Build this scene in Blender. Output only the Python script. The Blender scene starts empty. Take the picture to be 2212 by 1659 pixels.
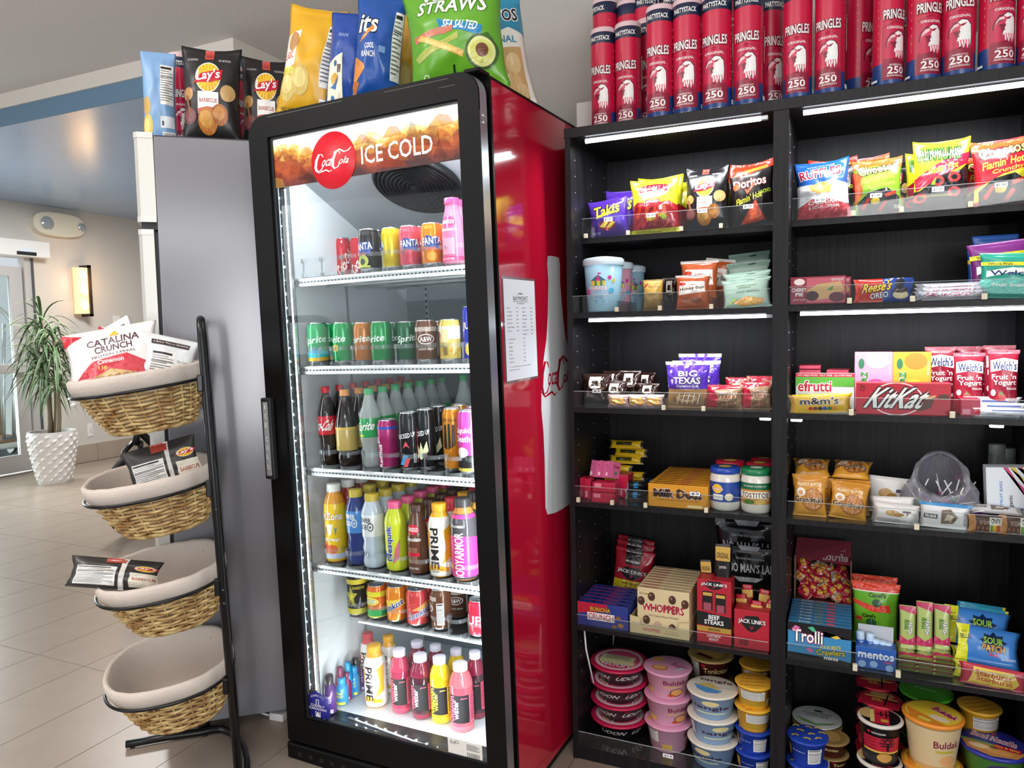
import bpy, bmesh, math, random
from mathutils import Vector, Matrix, noise
PI = math.pi
sc = bpy.context.scene
COL = sc.collection

# ------------------------------------------------------------------ camera
CAM = Vector((0.81066, -2.20119, 1.39696)); FPX = 1599.44
YAW, PIT, ROL = math.radians(-24.562), math.radians(-4.017), math.radians(-1.105)
_f = Vector((math.sin(YAW)*math.cos(PIT), math.cos(YAW)*math.cos(PIT), math.sin(PIT)))
_r = Vector((math.cos(YAW), -math.sin(YAW), 0)); _u = _r.cross(_f)
RT = _r*math.cos(ROL)+_u*math.sin(ROL); UP = _u*math.cos(ROL)-_r*math.sin(ROL); FW = _f
cd = bpy.data.cameras.new('camera'); cam = bpy.data.objects.new('camera', cd); COL.objects.link(cam)
cd.sensor_fit = 'HORIZONTAL'; cd.sensor_width = 36; cd.lens = FPX/2212*36; cd.clip_start = .05
cam.matrix_world = Matrix(((RT.x, UP.x, -FW.x, CAM.x), (RT.y, UP.y, -FW.y, CAM.y), (RT.z, UP.z, -FW.z, CAM.z), (0, 0, 0, 1)))
sc.camera = cam

# ------------------------------------------------------------------ light
sc.view_settings.view_transform = 'Standard'; sc.view_settings.look = 'None'
sc.view_settings.gamma = 1; sc.view_settings.use_curve_mapping = False
sc.view_settings.exposure = 0.0
sc.cycles.max_bounces = 7; sc.cycles.transparent_max_bounces = 16; sc.cycles.caustics_reflective = False; sc.cycles.caustics_refractive = False
wd = bpy.data.worlds.new('daylight'); sc.world = wd; wd.use_nodes = True
wd.node_tree.nodes['Background'].inputs[0].default_value = (.86, .93, 1, 1)
wd.node_tree.nodes['Background'].inputs[1].default_value = .75
sn = bpy.data.lights.new('sun', 'SUN'); sn.energy = 2.2; sn.angle = .02; so = bpy.data.objects.new('sun', sn); COL.objects.link(so); so.rotation_euler = Vector((.8, .25, -.75)).to_track_quat('-Z', 'Y').to_euler()
def area(name, loc, aim, sx, sy, w, col=(1, 1, 1), spread=180):
    l = bpy.data.lights.new(name, 'AREA'); l.shape = 'RECTANGLE'; l.size = sx; l.size_y = sy; l.energy = w; l.color = col; l.spread = math.radians(spread)
    o = bpy.data.objects.new(name, l); COL.objects.link(o); o.location = loc
    o.rotation_euler = (Vector(aim)-Vector(loc)).to_track_quat('-Z', 'Y').to_euler(); return o
area('ceiling_lamp', (.9, -2.4, 3.04), (.9, -2.4, 0), 1.2, .6, 14, (1, .97, .93))
area('ceiling_lamp', (-1.9, -1.9, 3.04), (-1.9, -1.9, 0), 1.2, .6, 26, (1, .97, .93))
area('ceiling_lamp', (-5.2, 2.6, 2.83), (-5.2, 2.6, 0), 1.2, .6, 95, (1, .98, .96))
area('door_daylight', (-7.6, 1.7, 1.3), (-3, 1.5, 0), 1.3, 2.2, 110, (.92, .97, 1))
area('added_uplight', (-1.2, -2.8, 2.35), (-1.2, -2.6, 4), 3.4, 2.2, 130, (1, .96, .94))  # added uplight with no fixture of the room, brightens the ceiling
area('unseen_daylight', (-3.6, -4.6, 1.6), (-2.6, 1, .9), 2.6, 2.0, 42, (.93, .96, 1))
area('unseen_daylight', (3.0, -4.5, 1.3), (.3, 0, .7), 1.8, 1.8, 60, (.96, .98, 1))  # unseen soft source added as front fill for the lower shelves
area('lit_column', (2.07, -4.4, 1.12), (-1.08, -.24, 1.3), .09, 1.45, 11, (1, .97, .9))
area('ceiling_lamp', (1.5, -4.7, 2.4), (-1.2, -.3, 1.8), 1.7, .16, 11, (1, .98, .96))

# ------------------------------------------------------------------ helpers
def lin(c):
    c /= 255; return c/12.92 if c <= .04045 else ((c+.055)/1.055)**2.4
def rgb(h): return tuple(lin(int(h[i:i+2], 16)) for i in (0, 2, 4))+(1,)
MATS = {}
def mat(h, rough=.4, metal=0, alpha=1, emit=0, coat=0, bump=None, name=None, var=0, spec=.5):
    """one procedural material for each look"""
    k = (h, rough, metal, alpha, emit, coat, bump, name, var, spec)
    if k in MATS: return MATS[k]
    m = bpy.data.materials.new(name or 'look_'+h); m.use_nodes = True; nt = m.node_tree; b = nt.nodes['Principled BSDF']
    b.inputs['Base Color'].default_value = rgb(h); b.inputs['Roughness'].default_value = rough; b.inputs['Metallic'].default_value = metal
    b.inputs['Specular IOR Level'].default_value = spec
    if coat: b.inputs['Coat Weight'].default_value = coat; b.inputs['Coat Roughness'].default_value = .05
    if emit: b.inputs['Emission Color'].default_value = rgb(h); b.inputs['Emission Strength'].default_value = emit
    if alpha < 1: b.inputs['Alpha'].default_value = alpha
    if bump or var:
        tc = nt.nodes.new('ShaderNodeTexCoord'); n = nt.nodes.new('ShaderNodeTexNoise'); nt.links.new(tc.outputs['Object'], n.inputs['Vector'])
        n.inputs['Scale'].default_value = bump[0] if bump else 6; n.inputs['Detail'].default_value = 4
        if bump:
            bp = nt.nodes.new('ShaderNodeBump'); bp.inputs['Strength'].default_value = bump[1]; bp.inputs['Distance'].default_value = .01
            nt.links.new(n.outputs['Fac'], bp.inputs['Height']); nt.links.new(bp.outputs['Normal'], b.inputs['Normal'])
        if var:
            mx = nt.nodes.new('ShaderNodeMix'); mx.data_type = 'RGBA'; c = rgb(h)
            mx.inputs['A'].default_value = tuple(x*(1-var) for x in c[:3])+(1,); mx.inputs['B'].default_value = tuple(min(1, x*(1+var)) for x in c[:3])+(1,)
            nt.links.new(n.outputs['Fac'], mx.inputs['Factor']); nt.links.new(mx.outputs['Result'], b.inputs['Base Color'])
    MATS[k] = m; return m
def glass(name, tint='ffffff', refl=.3, haze=0, hz='ffffff', rough=.02):
    """thin sheet: lets light straight through, mirrors a little at grazing angles, a little surface haze"""
    k = ('glass', name)
    if k in MATS: return MATS[k]
    m = bpy.data.materials.new(name); m.use_nodes = True; nt = m.node_tree; nt.nodes.clear()
    o = nt.nodes.new('ShaderNodeOutputMaterial'); t = nt.nodes.new('ShaderNodeBsdfTransparent'); g = nt.nodes.new('ShaderNodeBsdfGlossy')
    t.inputs[0].default_value = rgb(tint); g.inputs['Roughness'].default_value = rough
    lw = nt.nodes.new('ShaderNodeFresnel'); lw.inputs['IOR'].default_value = 1.45
    ml = nt.nodes.new('ShaderNodeMath'); ml.operation = 'MULTIPLY_ADD'; ml.inputs[1].default_value = refl; ml.inputs[2].default_value = 0
    nt.links.new(lw.outputs[0], ml.inputs[0])
    mx = nt.nodes.new('ShaderNodeMixShader'); nt.links.new(ml.outputs[0], mx.inputs[0]); nt.links.new(t.outputs[0], mx.inputs[1]); nt.links.new(g.outputs[0], mx.inputs[2])
    last = mx
    if haze:
        d = nt.nodes.new('ShaderNodeBsdfDiffuse'); d.inputs[0].default_value = rgb(hz)
        m2 = nt.nodes.new('ShaderNodeMixShader'); m2.inputs[0].default_value = haze
        nt.links.new(mx.outputs[0], m2.inputs[1]); nt.links.new(d.outputs[0], m2.inputs[2]); last = m2
    nt.links.new(last.outputs[0], o.inputs[0]); MATS[k] = m; return m
def tag(o, label=None, cat=None, group=None, kind=None):
    for k, v in (('label', label), ('category', cat), ('group', group), ('kind', kind)):
        if v: o[k] = v
    return o
def mesh(name, v, f, mats, mi=None, smooth=False):
    me = bpy.data.meshes.new(name); me.from_pydata([tuple(x) for x in v], [], f)
    for m in (mats if isinstance(mats, (list, tuple)) else [mats]): me.materials.append(m)
    if mi: me.polygons.foreach_set('material_index', mi)
    if smooth: me.polygons.foreach_set('use_smooth', [True]*len(me.polygons))
    me.update(); return me
def obj(name, me, parent=None, M=None):
    o = bpy.data.objects.new(name, me); COL.objects.link(o)
    if parent: o.parent = parent
    if M is not None: o.matrix_local = M
    return o
def empty(name, M=None):
    o = obj(name, None, None, M); o.empty_display_size = .05; return o
class MB:
    """collects shapes into one mesh"""
    def __init__(s): s.v = []; s.f = []; s.m = []; s.mats = []; s.sm = []
    def mi(s, m):
        if m not in s.mats: s.mats.append(m)
        return s.mats.index(m)
    def add(s, v, f, m, smooth=False):
        n = len(s.v); s.v += [tuple(x) for x in v]; s.f += [tuple(i+n for i in q) for q in f]; s.m += [s.mi(m)]*len(f); s.sm += [smooth]*len(f); return s
    def box(s, x0, x1, y0, y1, z0, z1, m, bev=0):
        if bev:
            bm = bmesh.new(); bmesh.ops.create_cube(bm, size=1)
            for q in bm.verts: q.co = Vector(((x0+x1)/2+q.co.x*(x1-x0), (y0+y1)/2+q.co.y*(y1-y0), (z0+z1)/2+q.co.z*(z1-z0)))
            bmesh.ops.bevel(bm, geom=bm.edges[:], offset=bev, segments=2, affect='EDGES', profile=.5)
            bm.verts.index_update(); s.add([q.co for q in bm.verts], [[q.index for q in f.verts] for f in bm.faces], m); bm.free(); return s
        v = [(x, y, z) for z in (z0, z1) for y in (y0, y1) for x in (x0, x1)]
        return s.add(v, [(0, 2, 3, 1), (4, 5, 7, 6), (0, 1, 5, 4), (2, 6, 7, 3), (0, 4, 6, 2), (1, 3, 7, 5)], m)
    def tube(s, pts, r, m, n=8, closed=False, cap=True):
        pts = [Vector(p) for p in pts]; N = len(pts); rr = r if isinstance(r, (list, tuple)) else [r]*N; v = []; f = []
        a = None
        for i, p in enumerate(pts):
            if closed: t = pts[(i+1) % N]-pts[i-1]
            else: t = pts[min(i+1, N-1)]-pts[max(i-1, 0)]
            t = t.normalized() if t.length > 1e-9 else Vector((0, 0, 1))
            if a is None: a = t.orthogonal().normalized()
            a = (a-t*a.dot(t)); a = a.normalized() if a.length > 1e-6 else t.orthogonal().normalized(); b = t.cross(a)
            v += [p+(a*math.cos(2*PI*k/n)+b*math.sin(2*PI*k/n))*rr[i] for k in range(n)]
        for i in range(N if closed else N-1):
            for k in range(n): f.append((i*n+k, i*n+(k+1) % n, ((i+1) % N)*n+(k+1) % n, ((i+1) % N)*n+k))
        if cap and not closed: f += [tuple(range(n))[::-1], tuple((N-1)*n+k for k in range(n))]
        return s.add(v, f, m, True)
    def lathe(s, prof, m, n=28, cx=0, cy=0, bands=None, smooth=True):
        v = []; f = []; mm = []
        for r, z in prof: v += [(cx+max(r, 1e-5)*math.sin(2*PI*k/n), cy-max(r, 1e-5)*math.cos(2*PI*k/n), z) for k in range(n)]
        base = len(s.v); s.v += v
        for i in range(len(prof)-1):
            zm = (prof[i][1]+prof[i+1][1])/2; q = m
            if bands:
                for z0, z1, b in bands:
                    if z0 <= zm <= z1: q = b
            for k in range(n):
                s.f.append((base+i*n+k, base+i*n+(k+1) % n, base+(i+1)*n+(k+1) % n, base+(i+1)*n+k)); s.m.append(s.mi(q)); s.sm.append(smooth)
        return s
    def prism(s, pts, y0, y1, m, ax='y'):
        n = len(pts)
        g = {'y': lambda a, b, c: (a, c, b), 'z': lambda a, b, c: (a, b, c), 'x': lambda a, b, c: (c, a, b)}[ax]
        v = [g(a, b, y0) for a, b in pts]+[g(a, b, y1) for a, b in pts]
        return s.add(v, [tuple(range(n)), tuple(range(2*n-1, n-1, -1))]+[(i, n+i, n+(i+1) % n, (i+1) % n) for i in range(n)], m)
    def ell(s, c, rx, ry, rz, m, nu=12, nv=8):
        v = [(c[0]+rx*math.sin(PI*j/nv)*math.cos(2*PI*i/nu), c[1]+ry*math.sin(PI*j/nv)*math.sin(2*PI*i/nu), c[2]+rz*math.cos(PI*j/nv)) for j in range(nv+1) for i in range(nu)]
        f = [(j*nu+i, (j+1)*nu+i, (j+1)*nu+(i+1) % nu, j*nu+(i+1) % nu) for j in range(nv) for i in range(nu)]
        return s.add(v, f, m, True)
    def me(s, name):
        x = mesh(name, s.v, s.f, s.mats, s.m); x.polygons.foreach_set('use_smooth', s.sm)
        b = bmesh.new(); b.from_mesh(x); bmesh.ops.remove_doubles(b, verts=b.verts, dist=1e-6); bmesh.ops.recalc_face_normals(b, faces=b.faces); b.to_mesh(x); b.free()
        return x
    def build(s, name, parent=None, M=None): return obj(name, s.me(name), parent, M)
# frames: pixel of the 2212 x 1659 photograph -> place in a frame (bookcase = world axes, cooler = its own axes)
ID = Matrix.Identity(4)
def solve(fr, known, free, pn):
    O = fr.translation; base = O+sum((fr.col[i].xyz*known[i] for i in range(3) if i != free), Vector())
    return -((base-CAM).dot(pn))/fr.col[free].xyz.dot(pn)
def s_x(px, y, z, fr=ID): return solve(fr, (0, y, z), 0, RT-FW*((px-1106)/FPX))
def s_y(px, x, z, fr=ID): return solve(fr, (x, 0, z), 1, RT-FW*((px-1106)/FPX))
def s_z(py, x, y, fr=ID): return solve(fr, (x, y, 0), 2, UP+FW*((py-829.5)/FPX))
def hit(px, py, P, n):
    d = FW+RT*((px-1106)/FPX)-UP*((py-829.5)/FPX); P = Vector(P); n = Vector(n); return CAM+d*((P-CAM).dot(n)/d.dot(n))
def on_floor(px, py, z=0): return hit(px, py, (0, 0, z), (0, 0, 1))
def depth(P): return (Vector(P)-CAM).dot(FW)
# ------------------------------------------------------------------ the room
def surf(name, h, rough, scale, bump, var=.06, spec=.3): return mat(h, rough, bump=(scale, bump), var=var, name=name, spec=spec)
M_WALL = surf('painted_wall', 'cfcac2', .75, 180, .12); M_WALLG = surf('grey_wall', 'a9a6a0', .8, 180, .12); M_CEIL = surf('ceiling_texture', 'd8d3d0', .85, 140, .25)
M_BLUE = surf('blue_gloss_paint', '9fbade', .22, 3, .06, spec=.6); M_BLUE2 = surf('blue_paint', '6f8fa8', .6, 90, .05); M_TRIMW = surf('white_trim_paint', 'e4dfd6', .6, 60, .05)
M_TILE = surf('floor_tile', '98897b', .3, 7, .03, .12); M_GROUT = surf('grout', '6e645c', .9, 40, .1)
def struct(o): o['kind'] = 'structure'; return o
XW = -7.17; ZS = 2.86; ZC = 3.07
fl = struct(MB().box(XW-.1, 4.6, -5.6, 6, -.12, -.004, M_GROUT).build('floor'))
tm = MB().box(-.1535, .1535, -.3085, .3085, -.004, 0, M_TILE).me('tile')
i = 0
for cx in range(-23, 5):
    for cy in range(-3, 8):
        x = .005+(cx+.5)*.31; y = -.165+(cy+.5)*.62+(.31 if (cx//2) % 2 == 0 else 0)*0+(.21 if cx > -4 else 0)
        if x < XW-.1: continue
        c = hit(0, 0, (0, 0, 0), (0, 0, 1)); P = Vector((x, y, 0)); d = depth(P)
        if d < .5: continue
        px = 1106+FPX*(P-CAM).dot(RT)/d; py = 829.5-FPX*(P-CAM).dot(UP)/d
        if px < -420 or px > 1500 or py > 2100 or (px > 900 and y > .4): continue
        obj('tile', tm, fl, Matrix.Translation((x, y, 0)))
struct(MB().box(-2.37, 4.6, -5.6, 6, ZC, ZC+.1, M_CEIL).build('ceiling'))
struct(MB().box(XW-.1, -2.37, -5.6, 1.07, ZC, ZC+.1, M_CEIL).build('ceiling_main'))
struct(MB().box(XW-.1, -2.37, 1.07, 6, ZS, ZC+.1, M_BLUE).build('ceiling_soffit'))
t = struct(MB().box(XW-.1, -2.362, 1.062, 1.07, ZS, ZC-.095, M_BLUE2).box(-2.37, -2.362, 1.07, 6, ZS, ZC-.095, M_BLUE2).build('trim_1'))
t = struct(MB().box(XW-.1, -2.35, 1.05, 1.07, ZC-.095, ZC, M_TRIMW).box(-2.37, -2.35, 1.07, 6, ZC-.095, ZC, M_TRIMW).build('trim_2'))
struct(MB().box(-1.02, 4.6, .46, .56, 0, ZC, M_WALLG).build('wall_back'))
struct(MB().box(-1.02, -.92, .56, 6, 0, ZC, M_WALL).build('wall_return'))
struct(MB().box(XW-.1, -.9, 5.9, 6, 0, ZC, M_WALL).build('wall_end'))
# far wall with the glass door
def wy(px, py): return hit(px, py, (XW, 0, 0), (1, 0, 0))
D0, D1 = .9, wy(84, 800).y; DH = wy(40, 556).z
struct(MB().box(XW-.12, XW, D1, 6, 0, ZS, M_WALL).box(XW-.12, XW, D0, D1, DH, ZS, M_WALL).box(XW-.12, XW, -5.6, D0, 0, ZC, M_WALL).build('wall_left'))
M_BASE = surf('base_tile', 'a99a8b', .45, 9, .04, .1)
bb = empty('baseboard_left'); struct(bb)
y = D1+.02
while y < 5.8: MB().box(XW, XW+.012, y, y+.598, 0, .2, M_BASE).build('tile', bb); y += .604
M_DOORM = mat('c9c6c4', .4, .3, name='door_metal'); M_DARKM = mat('55585c', .5, .4, name='dark_seal')
door = struct(empty('door_1'))
MB().box(XW-.08, XW+.02, D1-.1, D1, 0, DH, M_DOORM).box(XW+.0, XW+.03, D1-.03, D1-.005, 0, DH, M_DARKM).box(XW-.08, XW+.02, D0, D0+.1, 0, DH, M_DOORM).build('door_frame', door)
MB().box(XW-.06, XW-.01, D1-.24, D1-.11, .02, DH-.1, M_DOORM).box(XW-.06, XW-.01, D0+.1, D1-.24, .02, .2, M_DOORM).box(XW-.06, XW-.01, D0+.1, D1-.24, DH-.2, DH-.1, M_DOORM).build('door_leaf', door)
MB().box(XW-.037, XW-.031, D0+.1, D1-.24, .2, DH-.2, glass('door_glass', 'eef4f2', .5)).build('pane', door)
zb = wy(40, 795).z
MB().box(XW-.005, XW+.05, D0+.12, D1-.12, zb-.05, zb+.05, M_DOORM, .01).build('push_bar', door)
# outside through the door: pale paving
struct(MB().box(-16, XW-.12, -8, 14, -.2, -.02, mat('c9ccc8', .8, bump=(5, .1), var=.1, name='pavement')).build('pavement'))
zh = wy(40, 520).z
hd = tag(empty('door_operator'), 'white automatic opener box above the glass entrance door', 'door opener'); MB().box(XW, XW+.14, D0, wy(91, 540).y, DH, zh, mat('e8e6e2', .4), .012).build('housing', hd)
MB().box(XW+.14, XW+.143, wy(26, 540).y, wy(52, 540).y, wy(30, 548).z, wy(30, 537).z, mat('dfe6ee', .4)).build('label', hd)
MB().box(XW+.138, XW+.146, wy(18, 550).y, wy(60, 550).y, DH+.015, DH+.05, mat('222222', .4)).build('sensor_slot', hd)
# emergency light
c = wy(118, 487); el = tag(empty('emergency_light', Matrix.Translation(c)), 'oval cream emergency light fixture high on the far wall', 'emergency light')
bz = mat('e6dfca', .5); m = MB(); m.v = []
pts = [(.29*math.copysign(abs(math.cos(a))**.7, math.cos(a)), .125*math.copysign(abs(math.sin(a))**.7, math.sin(a))) for a in [2*PI*k/28 for k in range(28)]]
m.prism(pts, 0, .09, bz, 'x'); m.build('housing', el)
for s, nm, q in ((-1, .14, .075), (1, .255, .05)):
    MB().ell((.09, s*nm, .0), .02, q, q, mat('b9bec2', .1, .4)).build('lamp_head', el)
# wall sconce: alabaster tube light with a dark strap
a, b = wy(168, 574), wy(168, 684); yl, yr = wy(151, 630).y, wy(187, 630).y
sconce = tag(empty('wall_sconce', Matrix.Translation((XW, (yl+yr)/2, b.z))), 'lit amber wall sconce with a dark vertical strap beside the plant', 'wall lamp')
h = a.z-b.z; w = yr-yl
sh = bpy.data.materials.new('amber_shade'); sh.use_nodes = True; nt = sh.node_tree; pb = nt.nodes['Principled BSDF']
pb.inputs['Base Color'].default_value = rgb('f0d9b0'); pb.inputs['Emission Color'].default_value = rgb('ffbf78'); pb.inputs['Emission Strength'].default_value = .6
MB().prism([(-w/2+.03, -0), (w/2-.03, 0)]+[(w/2*math.cos(k*PI/8), .13*math.sin(k*PI/8)) for k in range(1, 8)], .03, h-.03, sh, 'z').build('shade', sconce, Matrix.Rotation(-PI/2, 4, 'Z') @ Matrix.Translation((0, .01, 0)))
for z in (.2, .5, .8): MB().ell((.145, -.03, h*z), .012, .05, .06, mat('ffcf90', .4, emit=2.4)).build('bulb', sconce)
MB().box(.14, .16, w*.12, w*.27, 0, h, mat('3a332e', .4, .5)).box(0, .16, w*.12, w*.27, h-.03, h, mat('3a332e', .4, .5)).box(0, .16, w*.12, w*.27, 0, .03, mat('3a332e', .4, .5)).build('strap', sconce)
pl = bpy.data.lights.new('sconce_bulb', 'POINT'); pl.energy = 4; pl.color = (1, .62, .3); pl.shadow_soft_size = .08
po = bpy.data.objects.new('sconce_bulb', pl); COL.objects.link(po); po.location = (XW+.3, (yl+yr)/2, a.z-.2)
def plate(px0, px1, py0, py1, label, cat='switch'):
    A, B = wy(px0, py0), wy(px1, py1); e = tag(empty('wall_plate', Matrix.Translation((XW, (A.y+B.y)/2, B.z))), label, cat); w, h = B.y-A.y, A.z-B.z
    MB().box(0, .008, -w/2, w/2, 0, h, mat('e9e7e3', .4), .003).build('cover', e); MB().box(.008, .016, -w*.12, w*.12, h*.35, h*.65, mat('cfccc6', .4)).build('toggle', e)
plate(244, 260, 682, 709, 'white light switch plate on the far wall right of the sconce'); plate(188, 201, 916, 942, 'white outlet plate low on the far wall behind the plant pot', 'outlet')
# ------------------------------------------------------------------ printed surfaces and packages
TXT = {}
def text_shape(s, b):
    k = (s, b)
    if k not in TXT:
        c = bpy.data.curves.new('lettering', 'FONT'); c.body = s; c.resolution_u = 2; c.offset = b; c.fill_mode = 'FRONT'
        o = bpy.data.objects.new('lettering', c); me = bpy.data.meshes.new_from_object(o)
        v = [(p.co.x, p.co.y) for p in me.vertices]; f = [tuple(p.vertices) for p in me.polygons]
        bpy.data.objects.remove(o); bpy.data.curves.remove(c); bpy.data.meshes.remove(me)
        if v:
            x0 = min(p[0] for p in v); x1 = max(p[0] for p in v); y0 = min(p[1] for p in v); y1 = max(p[1] for p in v)
            v = [((x-x0)/max(x1-x0, 1e-6), (y-y0)/max(y1-y0, 1e-6)) for x, y in v]
        TXT[k] = (v, f)
    return TXT[k]
def R_(x0, y0, x1, y1, c): return ('p', [(x0, y0), (x1, y0), (x1, y1), (x0, y1)], c)
def E_(cx, cy, rx, ry, c, n=20): return ('p', [(cx+rx*math.cos(2*PI*k/n), cy+ry*math.sin(2*PI*k/n)) for k in range(n)], c)
def P_(c, *p): return ('p', list(p), c)
def T_(s, x0, y0, x1, y1, c, rot=0, sh=0, arc=0, ol=None, b=.015): return ('t', s, x0, y0, x1, y1, c, rot, sh, arc, ol, b)
def star(cx, cy, r, c, asp=1, n=5, q=.42, ph=0): return ('p', [(cx+(r if k % 2 == 0 else r*q)*asp*math.sin(PI*k/n+ph), cy+(r if k % 2 == 0 else r*q)*math.cos(PI*k/n+ph)) for k in range(2*n)], c)
def lines(x0, y0, x1, y1, n, c, f=.5):
    return [R_(x0, y1-(k+1)*(y1-y0)/n+(1-f)*(y1-y0)/n, x0+(x1-x0)*(1 if k % 3 else .8), y1-k*(y1-y0)/n, c) for k in range(n)]
def bars(x0, y0, x1, y1, n, c='111111'):
    random.seed(n); return [R_(x0-.0+(k+.1)*(x1-x0)/n, y0, x0+(k+.3+.4*random.random())*(x1-x0)/n, y1, c) for k in range(n)]
class Skin:
    tri = 0
    def __init__(s, P, us, vs): s.P = P; s.us = us; s.vs = vs
    def at(s, u, v, off):
        us, vs = s.us, s.vs
        i = max(0, min(len(us)-2, next((k for k in range(len(us)-1) if u <= us[k+1]+1e-7), len(us)-2)))
        j = max(0, min(len(vs)-2, next((k for k in range(len(vs)-1) if v <= vs[k+1]+1e-7), len(vs)-2)))
        a = (u-us[i])/(us[i+1]-us[i]); b = (v-vs[j])/(vs[j+1]-vs[j]); P = s.P
        p00, p10, p01, p11 = P[j][i], P[j][i+1], P[j+1][i], P[j+1][i+1]
        if s.tri:
            if a >= b: p = p00+(p10-p00)*a+(p11-p10)*b; 
            else: p = p00+(p01-p00)*b+(p11-p01)*a
            n = (p10-p00+p11-p01).cross(p01-p00+p11-p10)
            return p+n.normalized()*off if n.length > 1e-12 else p
        p = (p00*(1-a)+p10*a)*(1-b)+(p01*(1-a)+p11*a)*b
        n = ((p10-p00)*(1-b)+(p11-p01)*b).cross((p01-p00)*(1-a)+(p11-p10)*a)
        return p+n.normalized()*off if n.length > 1e-12 else p
def print_mesh(name, jobs, rough=.35, base=.0004, step=.00008):
    """lettering and printed shapes laid on skins; jobs = [(skin, ops)]"""
    V = []; F = []; MI = []; mats = []; SM = []
    for sk, ops in jobs:
        flat = []; last = 0
        for op in ops:
            if op[0] == 't' and op[10]:
                q = .055*(op[5]-op[3])
                for a, b in ((-1, -1), (1, -1), (-1, 1), (1, 1)): flat.append(op[:2]+(op[2]+a*q/sk.A, op[3]+b*q, op[4]+a*q/sk.A, op[5]+b*q, op[10])+op[7:10]+(None, op[11], 1))
                flat.append(op[:10]+(None, op[11], 2))
            else: flat.append(op)
        k = -1
        for op in flat:
            if not (op[0] == 't' and len(op) > 12 and op[12] == 1 and last == 1): k += 1
            last = op[12] if op[0] == 't' and len(op) > 12 else 0
            if op[0] == 'p': v = op[1]; f = [tuple(range(len(v)))]; c = op[2]
            else:
                _, s, x0, y0, x1, y1, c, rot, sh, arc, _o, b = op[:12]
                tv, f = text_shape(s, min(b, .02)); v = []; gx = gy = 0
                ca, sa = math.cos(rot), math.sin(rot); mx, my = (x0+x1)/2, (y0+y1)/2
                A = sk.A
                for a, bb in tv:
                    X = x0-gx+(x1-x0+2*gx)*a+sh*(bb-.5)*(y1-y0); Y = y0-gy+(y1-y0+2*gy)*bb+arc*(1-(2*a-1)**2)
                    dx, dy = (X-mx)*A, Y-my; v.append((mx+(dx*ca-dy*sa)/A, my+dx*sa+dy*ca))
            if not v: continue
            bm = bmesh.new(); bv = [bm.verts.new((x, y, 0)) for x, y in v]
            for q in f:
                try: bm.faces.new([bv[i] for i in q])
                except ValueError: pass
            if op[0] == 'p': bmesh.ops.triangulate(bm, faces=bm.faces[:])
            lo = Vector((min(p[0] for p in v), min(p[1] for p in v))); hi = Vector((max(p[0] for p in v), max(p[1] for p in v)))
            for g, ax in ((sk.us, 0), (sk.vs, 1)):
                for q in g[1:-1]:
                    if lo[ax] < q < hi[ax]: bmesh.ops.bisect_plane(bm, geom=bm.verts[:]+bm.edges[:]+bm.faces[:], plane_co=(q, q, 0), plane_no=(1, 0, 0) if ax == 0 else (0, 1, 0))
            if sk.tri:
                nu, nv = len(sk.us)-1, len(sk.vs)-1; cs = [x*nu-y*nv for x, y in ((lo[0], hi[1]), (hi[0], lo[1]))]
                for q in range(math.ceil(cs[0]), math.floor(cs[1])+1): bmesh.ops.bisect_plane(bm, geom=bm.verts[:]+bm.edges[:]+bm.faces[:], plane_co=(q/nu, 0, 0), plane_no=Vector((nu, -nv, 0)).normalized())
            for ax, q, sg in ((0, 0, -1), (0, 1, 1), (1, 0, -1), (1, 1, 1)):
                if (lo[ax] < 0 and sg < 0) or (hi[ax] > 1 and sg > 0): bmesh.ops.bisect_plane(bm, geom=bm.verts[:]+bm.edges[:]+bm.faces[:], plane_co=(q, q, 0), plane_no=(sg, 0, 0) if ax == 0 else (0, sg, 0), clear_outer=True)
            n = len(V); bm.verts.index_update(); off = base+step*k
            V += [sk.at(q.co.x, q.co.y, off) for q in bm.verts]
            m = c if not isinstance(c, str) else mat(c, rough)
            if m not in mats: mats.append(m)
            for q in bm.faces:
                ids = [w.index+n for w in q.verts]
                if q.normal.z < 0: ids.reverse()
                F.append(ids); MI.append(mats.index(m)); SM.append(True)
            bm.free()
    me = mesh(name, V, F, mats or [mat('ffffff')], MI); me.polygons.foreach_set('use_smooth', SM); return me
def flat_skin(o, ux, uy):
    o, ux, uy = Vector(o), Vector(ux), Vector(uy); s = Skin([[o, o+ux], [o+uy, o+ux+uy]], [0, 1], [0, 1]); s.A = ux.length/uy.length; return s
KIND = {}
def reg(k, parts, size, name, cat, typ): KIND[k] = dict(parts=parts, size=size, name=name, cat=cat, typ=typ)
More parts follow.
